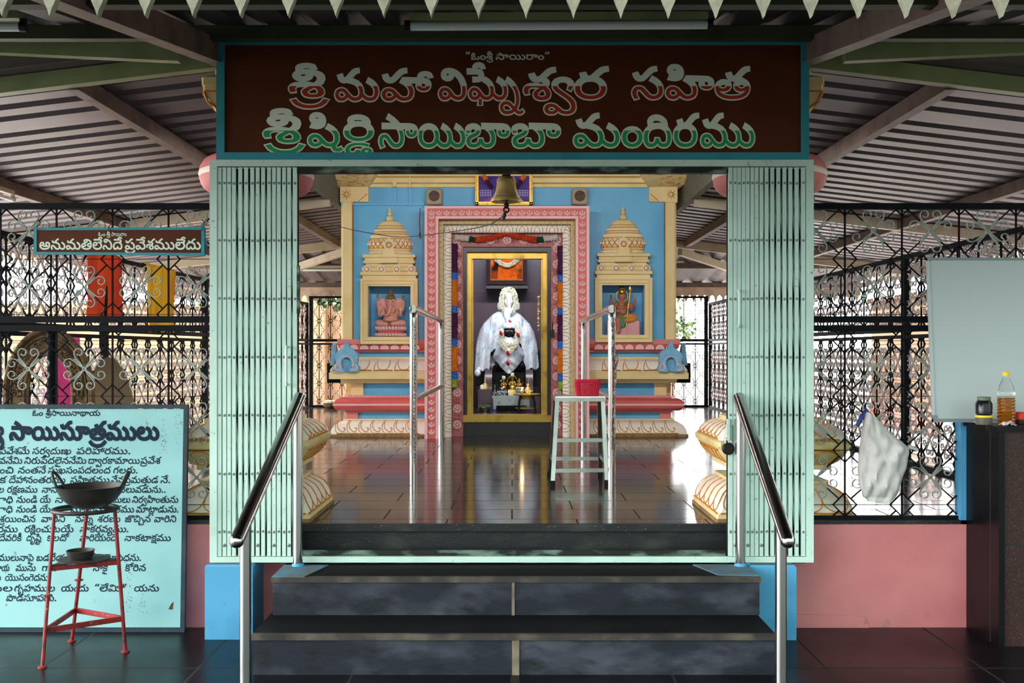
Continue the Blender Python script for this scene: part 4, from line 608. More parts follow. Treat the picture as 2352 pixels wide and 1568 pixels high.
321:[[120,-3,-13,2,-13,6,-12,11,-25,30,-10,5,-10,0,-8,-6,-2,-9,2,-11,8,-8,14,-1,10,6,8,13,13,-15,-11,-13,-8,-5,-8,-4,-20,0,-8,2,-8,5,-9,14,-3,18,5,17,6,7,7,5,15,4,15,-1,12,-7,32,-36,11,-7,10,-2,11,1,7,3,5,6,4,11,1,14,-2,14,-7,12,-13,15,-20,11,-6,2,-26,0,0,19,10,0,31,-7,14,-6,21,-16,10,-12,5,-10,3,-12,1,-17,-2,-14,-5,-12,-7,-10,-10,-7,-10,-3],[158,138,-1,-9,-4,-8,-5,-6,-8,-5,-18,-3,-41,-1,0,19,39,0,11,2,4,3,2,5,0,7,-3,6,-7,3,-8,1,-102,0,0,19,99,0,19,-2,10,-5,7,-6,4,-9],[131,208,11,-1,11,-4,8,-7,7,-12,-19,-5,-4,7,-6,4,-9,1,-8,-1,-6,-6,-1,-8,4,-8,8,-8,-19,-6,-6,7,-5,10,-1,11,2,8,4,7,7,6,11,4]],
327:[[66,-3,-22,3,-19,7,-13,12,-8,17,22,6,12,-18,23,-7,27,2,13,10,0,12,-7,8,-63,10,-18,14,-4,16,5,17,14,12,19,6,28,1,21,-5,15,-11,10,-19,-21,-6,-10,16,-22,6,-23,-1,-13,-9,-1,-11,6,-7,61,-9,15,-8,8,-12,1,-22,-9,-17,-19,-10],[121,138,-5,-17,-11,-10,-47,-5,0,19,37,3,5,8,-2,11,-15,5,-73,0,0,19,90,-3,15,-10],[35,-15,22,-7,10,-20,-7,-23,-22,-2,9,9,3,12,-3,9,-9,5,-10,-1,-8,-6,-1,-10,6,-8,15,-4,89,0,0,-19,-88,1,-27,8,-11,15,1,23,12,13]],
347:[[121,-3,-16,3,-13,7,-42,44,-10,0,-9,-4,-4,-17,7,-11,15,-3,12,6,8,13,13,-15,-22,-20,-19,-3,-16,4,-12,12,-6,19,2,15,9,14,13,8,16,1,22,-9,38,-41,19,-3,14,6,7,15,0,24,-13,24,-30,20,10,19,21,-12,18,-17,12,-22,4,-20,-2,-23,-11,-20,-14,-10],[51,-15,22,-7,10,-20,-8,-23,-21,-2,8,9,4,12,-3,9,-10,5,-11,-1,-7,-7,0,-11,8,-7,117,-3,0,-19,-99,1,-29,6,-13,16,0,21,12,16],[98,138,-4,-17,-12,-10,-46,-5,0,19,36,2,5,8,-1,11,-14,6,-66,0,0,19,81,-3,16,-10]],
355:[[89,-3,-24,2,-24,9,-15,12,-12,19,-5,23,3,30,11,18,18,12,15,3,16,-3,11,-9,5,-11,-3,-27,-17,-14,-29,-1,-25,16,6,16,18,-14,23,1,8,10,-3,13,-11,5,-15,-5,-9,-13,-3,-18,2,-17,7,-15,12,-12,16,-7,23,-3,24,3,19,8,10,10,6,19,-1,17,-10,20,-22,14,8,12,26,-11,16,-23,4,-33,-12,-31,-26,-18],[168,138,-5,-17,-13,-11,-53,-4,0,19,44,2,6,9,-3,12,-15,4,-102,0,0,19,118,-2,17,-11],[50,-15,22,-7,11,-20,-8,-23,-21,-2,8,9,4,12,-4,9,-9,5,-12,-1,-6,-7,0,-11,7,-7,118,-3,0,-19,-99,1,-29,6,-13,16,-1,21,13,16]],
370:[[132,-3,-25,7,-15,18,4,0,-14,-17,-17,-7,-26,0,-19,10,-9,20,3,22,15,14,35,16,5,14,-8,11,-22,0,-9,-9,2,-15,-19,-5,-4,20,8,18,20,10,27,0,16,-8,9,-16,0,-16,-7,-14,-49,-28,-2,-14,10,-10,16,-1,14,4,9,10,4,15,20,0,3,-16,12,-10,25,-1,7,5,3,9,-6,22,19,8,8,-23,-4,-24,-15,-15],[168,94,-2,-12,-8,-10,-25,-9,-34,6,-24,20,9,15,11,-12,15,-7,18,-3,15,3,4,5,0,9,-7,6,-15,1,0,19,19,-1,13,-6,9,-11],[224,105,-25,8,-9,20,1,14,7,14,22,1,-10,-13,-2,-14,7,-11,12,-2,10,4,4,12,-4,12,-10,5,-46,0,-10,-9,-5,-13,-19,0,-5,14,-11,8,-21,-1,-7,-8,1,-11,7,-8,15,-2,0,-19,-20,3,-16,10,-7,15,1,19,13,15,18,7,27,-4,17,-19,-4,1,7,11,16,9,30,2,28,-3,19,-16,3,-25,-11,-19]],
383:[[216,62,-25,8,-10,20,2,14,7,14,22,2,-10,-14,-2,-14,6,-11,13,-2,10,4,3,14,-4,11,-12,5,-97,0,-12,-6,-7,-17,-20,0,-10,19,-19,4,-13,-9,2,-18,-19,-5,-4,26,12,17,19,8,28,-4,16,-19,-4,1,9,12,18,9,108,-1,22,-13,6,-25,-10,-21,-11,-7],[121,-3,-16,3,-13,7,-34,38,-10,6,-10,0,-8,-5,-2,-19,8,-9,13,-2,12,6,8,13,13,-15,-14,-15,-15,-7,-21,0,-15,9,-8,14,-2,16,5,17,13,12,15,4,25,-7,45,-44,24,0,12,13,2,27,-10,32,-25,37,-26,18,-26,13,9,19,38,-20,31,-27,26,-54,4,-32,-7,-27,-18,-16]],
388:[[9,59,4,27,14,21,20,13,27,5,27,-5,20,-13,14,-21,5,-27,-5,-25,-13,-20,-21,-13,-27,-4,-27,4,-20,13,-14,20],[30,61,2,-17,9,-15,10,-7,18,-5,19,1,16,7,10,13,5,19,-3,20,-8,15,-14,10,-16,3,-21,-2,-15,-9,-9,-14],[177,-3,-26,7,-25,24,10,16,17,-18,16,-8,21,1,11,10,4,23,-6,22,-13,17,-26,16,10,14,22,-11,18,-17,12,-20,4,-19,-3,-26,-9,-17,-16,-11],[264,-3,-26,7,-26,24,10,16,18,-18,16,-8,21,1,11,10,4,23,-6,22,-13,16,-25,16,9,19,22,-12,17,-17,13,-21,4,-21,-3,-26,-10,-17,-15,-11],[350,-3,-26,7,-25,24,10,16,17,-18,16,-8,22,1,11,10,3,23,-5,22,-14,16,-25,16,10,19,21,-12,18,-17,12,-21,4,-21,-3,-26,-9,-17,-16,-11],[215,138,-4,-17,-14,-11,-53,-4,0,19,45,2,6,9,-4,12,-15,4,-101,0,0,19,117,-2,18,-11]],
399:[[66,-3,-22,3,-19,7,-13,12,-8,17,22,6,12,-18,23,-7,27,2,13,10,0,12,-7,8,-63,10,-18,14,-4,16,5,17,14,12,19,6,28,1,21,-5,15,-11,10,-19,-21,-6,-10,16,-22,6,-23,-1,-13,-9,-1,-11,6,-7,61,-9,15,-8,8,-12,1,-22,-9,-17,-19,-10],[162,105,-24,8,-10,20,2,14,6,14,22,1,-9,-13,-2,-14,6,-11,13,-2,10,4,4,12,-4,12,-11,5,-52,0,-10,-9,-4,-13,-20,0,-5,14,-10,8,-24,-1,-6,-8,0,-12,8,-7,19,-2,0,-19,-22,2,-17,9,-8,14,0,21,12,16,17,6,31,-3,17,-19,-4,1,9,12,16,9,62,-2,20,-16,3,-25,-11,-19],[169,212,22,-4,15,-20,-19,-4,-10,11,-17,-1,-6,-6,-1,-8,12,-15,-19,-7,-11,17,1,19,11,13]],
416:[[126,-3,-25,7,-15,18,4,1,-13,-18,-18,-7,-22,1,-17,12,-10,22,-1,28,7,24,18,22,27,14,34,4,32,-7,23,-17,15,-30,1,-40,-13,-24,-12,-8],[124,17,17,7,6,18,-3,31,-13,20,-19,10,-29,3,-24,-5,-17,-12,-9,-15,-3,-19,2,-23,7,-11,11,-4,13,2,11,10,4,17,20,0,7,-20],[187,105,-24,8,-10,20,1,14,7,14,22,1,-10,-13,-1,-14,6,-11,12,-2,11,4,3,12,-3,12,-11,5,-52,0,-10,-9,-4,-13,-20,0,-5,14,-11,8,-23,-1,-7,-8,1,-12,8,-7,19,-2,0,-19,-22,2,-17,9,-8,14,0,21,12,16,17,6,30,-3,18,-19,-4,1,8,12,17,9,62,-2,19,-16,4,-25,-11,-19],[194,212,22,-4,15,-20,-19,-4,-10,11,-17,-1,-6,-6,-1,-8,12,-15,-19,-7,-11,17,1,19,11,13]],
423:[[120,-3,-26,8,-37,41,-10,5,-10,0,-8,-6,0,-20,8,-8,14,-1,10,6,8,13,13,-15,-11,-13,-16,-9,-20,0,-16,7,-9,14,-3,18,5,17,13,12,15,4,15,-1,12,-7,43,-43,21,-1,12,9,5,25,-9,26,-13,15,-20,11,-32,2,0,19,41,-7,14,-6,21,-16,15,-22,4,-29,-7,-26,-17,-17],[207,-3,-26,7,-26,24,10,16,17,-18,16,-8,22,1,11,10,4,22,-6,21,-14,17,-24,17,9,19,41,-34,11,-20,3,-19,-3,-25,-9,-16,-15,-11],[306,55,-23,7,-11,21,1,14,7,14,22,1,-9,-12,-3,-12,3,-11,10,-5,11,1,7,7,1,14,-7,9,-14,3,-103,0,2,19,98,0,28,-7,13,-17,1,-24,-11,-15],[158,138,-5,-17,-13,-11,-59,-4,0,19,50,2,6,8,-3,13,-15,4,-102,0,0,19,118,-2,17,-11]],
476:[[56,-84,-21,7,-11,13,4,0,-23,-18,-16,-2,-13,3,-13,12,-4,15,5,16,12,10,-2,-5,-24,0,0,17,50,0,0,-16,-14,-5,-7,-12,2,-12,10,-5,15,3,10,17,18,0,7,-15,13,-5,14,4,10,13,3,36,-11,39,-31,47,-43,35,10,17,33,-24,27,-30,19,-30,12,-34,4,-39,-7,-29,-15,-17]],
481:[[-42,-96,-19,5,-11,12,5,1,-9,-12,-13,-6,-18,0,-13,6,-10,13,-4,17,2,18,8,14,12,9,14,4,14,-3,10,-8,2,-11,-2,-11,-16,-11,-18,0,-15,6,-4,4,4,12,12,-8,13,-1,9,4,1,8,-7,4,-10,-1,-11,-16,2,-25,7,-7,9,-1,13,3,7,13,16,0,4,-10,8,-5,17,1,6,11,-3,17,-10,10,-17,9,8,16,22,-13,16,-22,1,-24,-10,-16]],
483:[[-39,-96,-13,1,-10,3,-12,11,-1,1,4,2,-8,-11,-11,-6,-15,-1,-13,5,-8,10,-4,13,1,16,7,15,6,7,11,8,14,5,12,1,30,-1,28,-10,-9,-15,-13,7,-15,3,-18,1,-14,-3,-14,-8,-5,-7,-3,-6,0,-9,2,-9,4,-5,6,-2,7,0,5,3,4,5,2,8,17,0,3,-9,5,-6,8,-2,16,0,6,2,2,4,0,6,-3,4,-9,0,-6,-4,0,-8,6,-6,-14,-2,-5,8,-1,7,1,7,3,7,7,5,9,2,11,-1,6,-3,6,-4,4,-8,1,-9,-2,-9,-4,-5,-7,-5]],
486:[[-36,-15,19,-5,12,-16,-1,-21,-13,-16,-26,-6,-109,-1,0,19,125,3,7,7,0,11,-6,7,-12,1,-9,-5,-3,-9,2,-10,10,-11,-22,2,-7,23,10,20]],
490:[[82,-84,-11,2,-9,4,-42,40,-14,9,-14,2,-11,-5,-5,-9,0,-12,7,-8,14,-5,18,1,14,5,13,8,7,9,7,16,3,13,1,16,-1,21,-5,19,-6,14,-12,17,-11,12,-29,23,10,17,17,-11,14,-13,13,-14,15,-24,8,-16,6,-26,1,-23,-3,-23,-8,-20,-12,-17,-14,-11,-17,-8,-24,-3,-19,2,-17,10,-8,13,-2,11,0,10,4,11,6,7,8,6,10,4,22,0,12,-4,11,-8,33,-32,12,-10,7,-2,6,0,6,3,6,5,11,-12,-12,-11]],
496:[[44,-96,-21,1,-15,6,-10,9,-5,13,2,13,7,9,35,20,2,5,-1,7,-7,5,-15,-1,-6,-7,2,-10,-18,-4,-3,8,0,9,1,7,6,8,8,4,10,3,15,0,10,-2,9,-5,6,-9,3,-14,-2,-8,-4,-6,-11,-8,-23,-11,-5,-5,0,-10,6,-6,20,-3,23,2,16,6,11,12,4,11,0,12,-3,12,-4,9,-16,19,-48,41,-10,14,-5,15,0,11,2,11,5,10,5,6,10,6,8,4,24,2,13,-3,10,-5,8,-6,6,-9,4,-11,0,-12,-2,-11,-7,-13,-2,-3,-16,9,7,13,-1,14,-6,11,-10,7,-17,1,-8,-3,-6,-4,-5,-5,-2,-7,1,-13,3,-8,9,-9,42,-36,18,-20,7,-11,4,-12,2,-25,-6,-21,-6,-9,-9,-8,-20,-9]],
499:[[-103,-15,20,-6,12,-16,-4,0,10,13,11,7,16,1,15,-5,10,-11,4,-15,-2,-16,-9,-16,-14,-14,-13,13,19,24,0,13,-7,8,-17,1,-8,-8,-4,-12,-17,0,-8,17,-17,4,-10,-7,-2,-14,5,-12,14,-14,-13,-13,-20,24,-4,25,10,20]],
501:[[70,-84,-14,2,-13,6,-10,10,-18,20,-8,5,-9,0,-8,-6,-2,-10,5,-7,8,-3,10,1,6,6,7,10,11,-15,-10,-11,-9,-6,-17,-2,-14,3,-10,9,-5,15,1,14,6,10,11,8,12,2,11,-2,11,-5,28,-28,11,-7,10,-1,9,1,7,4,4,6,3,10,0,10,-3,12,-4,9,-16,19,-48,41,-10,14,-4,12,-1,20,7,14,5,7,10,6,18,6,22,-1,17,-8,11,-12,5,-17,-2,-17,-9,-18,-16,9,6,12,1,12,-4,11,-8,8,-14,3,-14,-2,-10,-6,-5,-11,1,-13,6,-12,10,-9,47,-41,14,-18,6,-16,2,-25,-2,-12,-5,-10,-8,-8,-7,-4,-9,-3]],
567:[[-97,-72,-30,3,-26,9,-22,16,-17,20,15,13,16,-18,22,-15,21,-7,30,-1,20,3,21,9,15,11,16,18,15,-13,-12,-15,-14,-12,-14,-9,-17,-7,-18,-4]],
572:[[-88,-71,-19,2,-17,4,-15,7,-14,9,-12,11,-11,14,16,13,14,-17,16,-13,14,-6,22,-4,28,2,19,8,16,12,15,18,15,-13,-17,-21,-20,-14,-23,-9]],
583:[[-58,-71,-23,3,-18,10,-15,16,-11,23,18,8,8,-19,12,-12,13,-7,16,-2,16,2,13,7,11,12,8,19,18,-7,-11,-23,-14,-17,-19,-10]],
588:[[-36,-15,19,-5,12,-16,-1,-21,-12,-15,-25,-7,-89,-1,0,19,89,0,15,4,7,8,-1,10,-8,6,-10,1,-9,-5,-3,-9,2,-10,10,-11,-22,2,-7,23,10,20]],
626:[[18,14,4,13,14,4,10,-6,3,-15,-6,-10,-13,-3,-9,6]],
660:[[60,132,2,14,18,47,17,0,-13,-61],[14,132,4,19,16,42,16,0,-12,-61]],
661:[[95,193,2,-2,-4,-14,-18,-45,-17,0,14,61],[48,193,2,-2,-3,-12,-18,-47,-16,0,12,61]],
}
WORDS = {
'”ఓంశ్రీ':[(661,0,0),(21,110,0),(6,292,0),(242,419,0),(583,556,0)],
'సాయిరాం”':[(172,0,0),(200,258,0),(165,579,0),(6,811,0),(661,938,0)],
'శ్రీ':[(242,0,0),(583,138,0)],
'మ':[(47,0,0)],
'హా':[(173,0,0)],
'వి':[(205,0,0)],
'ఘ్నే':[(294,0,0),(490,254,0)],
'శ్వ':[(55,0,0),(501,132,0)],
'ర':[(49,0,0)],
'సహిత':[(57,0,0),(209,176,0),(38,434,0)],
'షి':[(207,0,0)],
'ర్డి':[(201,0,0),(483,144,0)],
'సాయి':[(172,0,0),(200,258,0)],
'బా':[(161,0,0)],
'మం':[(47,0,0),(6,264,0)],
'ది':[(192,0,0)],
'ము':[(47,0,0),(63,264,0)],
'ఓం':[(21,0,0),(6,183,0)],
'సాయిరాం':[(172,0,0),(200,258,0),(165,579,0),(6,811,0)],
'అనుమతిలేనిదే':[(9,0,0),(42,200,0),(63,376,0),(47,462,0),(190,726,0),(319,922,0),(194,1099,0),(308,1275,0)],
'ప్రవేశములేదు':[(43,0,0),(572,178,0),(321,178,0),(55,356,0),(47,493,0),(63,758,0),(319,844,0),(40,1021,0),(63,1198,0)],
'శ్రీసాయినాథాయ':[(242,0,0),(583,138,0),(172,138,0),(200,395,0),(158,717,0),(155,976,0),(48,1236,0)],
'ర్య':[(49,0,0),(496,148,0)],
'సాయిసూత్రములు':[(172,0,0),(200,258,0),(57,579,0),(64,755,0),(38,922,0),(567,1116,0),(47,1116,0),(63,1381,0),(51,1467,0),(63,1644,0)],
'పవేశమే':[(43,0,0),(321,178,0),(55,356,0),(315,493,0)],
'సర్వదుఃఖ':[(57,0,0),(49,176,0),(501,324,0),(40,438,0),(63,615,0),(7,701,0),(24,775,0)],
'పరిహారము.':[(43,0,0),(201,178,0),(173,326,0),(49,584,0),(47,732,0),(63,997,0),(626,1084,0)],
'వనేమి':[(54,0,0),(310,178,0),(199,353,0)],
'నిరుపేదలైననేమి':[(194,0,0),(49,176,0),(63,324,0),(311,410,0),(40,588,0),(355,764,0),(42,942,0),(310,1117,0),(199,1293,0)],
'ద్వారకామాయి':[(156,0,0),(501,260,0),(49,374,0),(139,523,0),(163,732,0),(200,1076,0)],
'ప్రవేశ':[(43,0,0),(572,178,0),(321,178,0),(55,356,0)],
'ంచి':[(6,0,0),(180,127,0)],
'నంతనే':[(42,0,0),(6,176,0),(38,302,0),(310,497,0)],
'సుఖసంపదలంద':[(57,0,0),(63,176,0),(24,262,0),(57,451,0),(6,626,0),(43,753,0),(40,931,0),(51,1107,0),(6,1284,0),(40,1411,0)],
'గలరు.':[(25,0,0),(51,146,0),(49,323,0),(63,471,0),(626,558,0)],
'క':[(23,0,0)],
'దేహానంతరము':[(308,0,0),(173,176,0),(42,430,0),(6,605,0),(38,732,0),(49,926,0),(47,1075,0),(63,1339,0)],
'సహితము':[(57,0,0),(209,176,0),(38,434,0),(47,628,0),(63,893,0)],
'నేనప్రమత్తుడ':[(310,0,0),(42,176,0),(43,351,0),(572,529,0),(47,529,0),(38,793,0),(63,988,0),(486,969,0),(35,1074,0)],
'నే.':[(310,0,0),(626,176,0)],
'ల':[(51,0,0)],
'రక్షణము':[(49,0,0),(102,148,0),(37,279,0),(47,485,0),(63,750,0)],
'నాసమాధి':[(158,0,0),(57,252,0),(163,428,0),(193,772,0)],
'వెలువడును..':[(285,0,0),(51,178,0),(63,355,0),(54,442,0),(35,619,0),(63,804,0),(42,891,0),(63,1066,0),(626,1153,0),(626,1220,0)],
'ాధి':[(60,0,0),(193,65,0)],
'నుండి':[(42,0,0),(63,176,0),(6,262,0),(187,389,0)],
'యే':[(316,0,0)],
'నాదేహ':[(158,0,0),(308,260,0),(58,436,0)],
'కార్యములు':[(139,0,0),(49,217,0),(496,365,0),(47,480,0),(63,744,0),(51,830,0),(63,1008,0)],
'నిర్వహింతును':[(194,0,0),(49,176,0),(501,324,0),(209,438,0),(6,694,0),(38,820,0),(63,1015,0),(42,1102,0),(63,1277,0)],
'నా':[(158,0,0)],
'మానుష':[(163,0,0),(42,337,0),(63,512,0),(56,599,0)],
'శరీరము':[(55,0,0),(237,138,0),(49,286,0),(47,434,0),(63,698,0)],
'మాట్లాడును.':[(163,0,0),(149,345,0),(499,514,0),(35,618,0),(63,803,0),(42,890,0),(63,1065,0),(626,1152,0)],
'శ్రయించిన':[(55,0,0),(583,138,0),(200,138,0),(6,459,0),(180,586,0),(42,777,0)],
'వారిని':[(169,0,0),(201,262,0),(194,410,0)],
'నన్ను':[(42,0,0),(42,176,0),(63,351,0),(490,426,0)],
'శరణు':[(55,0,0),(49,138,0),(37,286,0),(63,492,0)],
'జొచ్చిన':[(370,0,0),(180,241,0),(476,431,0),(42,532,0)],
'రము':[(49,0,0),(47,148,0),(63,413,0)],
'రక్షించుటయే':[(49,0,0),(210,148,0),(6,279,0),(28,406,0),(63,596,0),(33,682,0),(316,875,0)],
'నాకర్తవ్యము.':[(158,0,0),(23,262,0),(49,392,0),(588,534,0),(54,540,0),(496,715,0),(47,830,0),(63,1094,0),(626,1181,0)],
'దేవరికీ':[(308,0,0),(54,176,0),(201,354,0),(211,502,0)],
'దృష్టి':[(40,0,0),(65,170,0),(207,270,0),(481,426,0)],
'కలదో':[(23,0,0),(51,130,0),(416,308,0)],
'వారియందే':[(169,0,0),(201,262,0),(48,410,0),(6,732,0),(308,858,0)],
'నాకటాక్షము':[(158,0,0),(23,262,0),(149,392,0),(102,665,0),(47,796,0),(63,1060,0)],
'ములునాపై':[(47,0,0),(63,264,0),(51,351,0),(63,528,0),(158,615,0),(347,868,0)],
'బడవేయుడు':[(45,0,0),(35,188,0),(321,372,0),(48,550,0),(63,872,0),(35,958,0),(63,1143,0)],
'నేనుమోసెదను.':[(310,0,0),(42,176,0),(63,351,0),(423,438,0),(288,776,0),(40,952,0),(42,1128,0),(63,1304,0),(626,1390,0)],
'ాయ':[(60,0,0),(48,65,0)],
'మును':[(47,0,0),(63,264,0),(42,351,0),(63,526,0)],
'గాని':[(141,0,0),(194,222,0)],
'నాకై':[(158,0,0),(327,262,0)],
'కోరిన':[(399,0,0),(201,193,0),(42,341,0)],
'మే':[(315,0,0)],
'యొసంగెదను.':[(388,0,0),(57,408,0),(6,584,0),(257,710,0),(40,856,0),(42,1032,0),(63,1208,0),(626,1294,0)],
'ుల':[(63,0,0),(51,86,0)],
'గృహముల':[(25,0,0),(65,143,0),(58,243,0),(47,494,0),(63,758,0),(51,845,0)],
'యందు':[(48,0,0),(6,322,0),(40,448,0),(63,625,0)],
'“లేమి”':[(660,0,0),(319,110,0),(199,287,0),(661,551,0)],
'యను':[(48,0,0),(42,322,0),(63,497,0)],
'పొడసూపదు.':[(383,0,0),(35,254,0),(57,440,0),(64,615,0),(43,774,0),(40,952,0),(63,1128,0),(626,1215,0)],
}
def contours(g):
    out = []
    for c in GLY[g]:
        x = y = 0; poly = []
        for i in range(0, len(c), 2):
            x += c[i]; y += c[i+1]; poly.append((x, y))
        out.append(poly)
    return out
CONT = {g: contours(g) for g in GLY}

def word_fit(word, x0, x1):
    xs = [x+gx for g, gx, gy in WORDS[word] for P in CONT[g] for x, y in P]; a, b = min(xs), max(xs)
    return x0-a*(x1-x0)/(b-a), (x1-x0)/(b-a)
def word_polys(word, x0, x1, zb, em, shear=0.0):
    o, s = word_fit(word, x0, x1)
    return [[(o+(x+gx)*s+(y+gy)*em/250*shear, zb+(y+gy)*em/250) for x, y in P] for g, gx, gy in WORDS[word] for P in CONT[g]]

def winding(x, y, polys):
    w = 0
    for P in polys:
        for i in range(len(P)):
            (x0, y0), (x1, y1) = P[i-1], P[i]
            if (y0 <= y) != (y1 <= y):
                s = (x1-x0)*(y-y0)-(x-x0)*(y1-y0)
                if y1 > y0 and s > 0: w += 1
                elif y1 <= y0 and s < 0: w -= 1
    return w
FILL = {}
def filled(g):
    """triangles of one letter shape, overlapping strokes merged"""
    if g not in FILL:
        vs, es = [], []
        for P in CONT[g]:
            k = len(vs); vs += [Vector(p) for p in P]; es += [(k+i, k+(i+1) % len(P)) for i in range(len(P))]
        co, _, fs, *_ = delaunay_2d_cdt(vs, es, [], 0, 1e-4)
        keep = [f for f in fs if winding(sum(co[i].x for i in f)/3, sum(co[i].y for i in f)/3, CONT[g])]
        FILL[g] = ([(p.x, p.y) for p in co], keep)
    return FILL[g]
def lettering(name, runs, mat, parent, yf, fat=0.0, clip=None, shear=0.0, lean=None):
    """runs: (word, x0, x1, baseline z, em) in metres, painted on the plane y = yf; fat widens every stroke"""
    mb = MB(); lay = 0
    for w, x0, x1, zb, em in runs:
        polys = word_polys(w, x0, x1, zb, em, shear)
        fit = word_fit(w, x0, x1)
        for g, gx, gy in WORDS[w] if fat < .0015 else []:
            co, fs = filled(g)
            lay += 1; jy = yf-(lay % 3)*.0002
            mb.add([(fit[0]+(x+gx)*fit[1]+(y+gy)*em/250*shear, jy, zb+(y+gy)*em/250) for x, y in co], fs)
        k = 0
        for g, gx, gy in WORDS[w] if fat > 0 else []:   # brush width added outside the outline
            mine = polys[k:k+len(CONT[g])]; k += len(CONT[g]); quads = []
            for P in mine:
                n = len(P); q_ = []
                for i in range(n):
                    a, b, c = P[i-1], P[i], P[(i+1) % n]
                    d = Vector((c[0]-a[0], c[1]-a[1])); d = d.normalized() if d.length > 1e-9 else Vector((1, 0))
                    e = Vector((b[0]-a[0], b[1]-a[1])); q = 1.0
                    if e.length > 1e-9: q = min(1.4, 1/max(.5, abs(e.normalized().dot(d))))
                    q_.append((b[0]-d.y*fat*q, b[1]+d.x*fat*q))
                quads += [[P[i], q_[i], q_[(i+1) % n], P[(i+1) % n]] for i in range(n)]
            lay += 1; jy = yf-.0006-(lay % 4)*.0002
            if fat < .0015:
                for Q in quads: mb.add([(x, jy, z) for x, z in Q], [(0, 1, 2, 3)])
                continue
            vs, es = [], []                              # merge letter and brush width into one flat shape
            for P in mine+quads:
                m = len(vs); vs += [Vector(((p[0]-x0)*100, (p[1]-zb)*100)) for p in P]; es += [(m+i, m+(i+1) % len(P)) for i in range(len(P))]
            co, _, fs, *_ = delaunay_2d_cdt(vs, es, [], 0, 1e-4)
            co = [(p.x/100+x0, p.y/100+zb) for p in co]
            bb = [(min(p[0] for p in Q), max(p[0] for p in Q), min(p[1] for p in Q), max(p[1] for p in Q), [Q]) for Q in quads]
            keep = []
            for f in fs:
                x, z = sum(co[i][0] for i in f)/3, sum(co[i][1] for i in f)/3
                if winding(x, z, mine) or any(q[0] <= x <= q[1] and q[2] <= z <= q[3] and winding(x, z, q[4]) for q in bb): keep.append(f)
            mb.add([(x, jy, z) for x, z in co], keep)
    o_at = WORLD[parent]
    me = bpy.data.meshes.new(name); me.from_pydata(mb.v, [], mb.f)
    bm = bmesh.new(); bm.from_mesh(me)
    if clip is not None:
        bmesh.ops.bisect_plane(bm, geom=bm.verts[:]+bm.edges[:]+bm.faces[:], plane_co=(0, 0, clip), plane_no=(0, 0, 1), clear_outer=True)
    for v in bm.verts: v.co = (v.co.x-o_at[0], v.co.y+(lean(v.co.z) if lean else 0)-o_at[1], v.co.z-o_at[2])
    for f in bm.faces:
        if f.normal.y > 0: f.normal_flip()
    bm.to_mesh(me); bm.free()
    me.materials.append(mat)
    o = bpy.data.objects.new(name, me); scene.collection.objects.link(o); o.parent = parent; WORLD[o] = o_at
    return o

# ------------------------------------------------------------------ more materials
M['sign_brown'] = material('brown_sign_paint', rgb(84, 42, 20), 0.6, var=(rgb(74, 35, 16), 4, 0.45, 0.7), spec=0.15)
M['teal'] = material('teal_sign_border', rgb(52, 140, 152), 0.5, var=(rgb(42, 118, 130), 6, 0.5, 0.8))
M['letter_pale'] = material('pale_letter_paint', rgb(222, 236, 218), 0.6)
M['letter_red'] = material('red_letter_paint', rgb(176, 50, 28), 0.55)
M['letter_green'] = material('green_letter_paint', rgb(36, 160, 90), 0.55)
M['letter_navy'] = material('navy_letter_paint', rgb(14, 30, 48), 0.6, spec=0.15)
M['gate_paint'] = material('mint_gate_enamel', rgb(194, 222, 211), 0.42, var=(rgb(178, 208, 196), 6, 0.45, 0.75, 6), var2=(rgb(84, 100, 92), 45, 0.66, 0.78, 6), bump=(60, 0.06))
M['gate_grime'] = material('grimy_gate_track', rgb(120, 146, 132), 0.6, var=(rgb(26, 32, 28), 7, 0.3, 0.52, 8), stretch=(1, 1, 3))
M['gap_shade'] = material('gap_shade_fill', rgb(34, 42, 42), 0.6)
M['bolt'] = material('gate_bolt', rgb(120, 132, 124), 0.4, 0.5)
M['steel'] = material('stainless_steel', rgb(186, 182, 180), 0.15, 1.0)
M['black_iron'] = material('black_enamelled_iron', rgb(12, 15, 20), 0.7, var=(rgb(20, 26, 25), 12, 0.5, 0.8), spec=0.12)
M['scroll_paint'] = material('grey_scroll_paint', rgb(168, 176, 168), 0.45, var=(rgb(140, 146, 138), 20, 0.5, 0.8))
M['scroll_tan'] = material('tan_scroll_paint', rgb(172, 158, 156), 0.45)
M['brass'] = material('brass', rgb(232, 206, 140), 0.34, 0.7, var=(rgb(200, 168, 104), 14, 0.45, 0.8))
M['dark_metal'] = material('dark_cast_metal', rgb(40, 38, 36), 0.45, 0.6)
M['chain'] = material('blackened_chain', rgb(110, 106, 102), 0.35, 0.9)

# ------------------------------------------------------------------ sign over the gate
t = thing('temple_sign', 'long brown painted signboard with teal border and two large lines of lettering above the gate', 'sign', (0.003, 4.62, 2.102))
zb0, zt0, xl, xr = 2.0945, 2.622, -1.301, 1.307
mb = MB(); mb.box(xl, xr, 4.604, 4.655, zb0, zt0); obj('board', mb, M['sign_brown'], t)
mb = MB()
for a in ((xl, xr, zb0, zb0+0.032), (xl, xr, zt0-0.022, zt0), (xl, xl+0.036, zb0+0.032, zt0-0.022), (xr-0.034, xr, zb0+0.032, zt0-0.022)):
    mb.box(a[0], a[1], 4.594, 4.604, a[2], a[3])
obj('border', mb, M['teal'], t)
YS_ = 4.6035
def sgn_runs(ws, base, empx, Y): return [(w, X(a, Y), X(b, Y), Z(base + (dy[0] if dy else 0), Y), (dy[1] if len(dy) > 1 else empx)*Y/F) for w, a, b, *dy in ws]
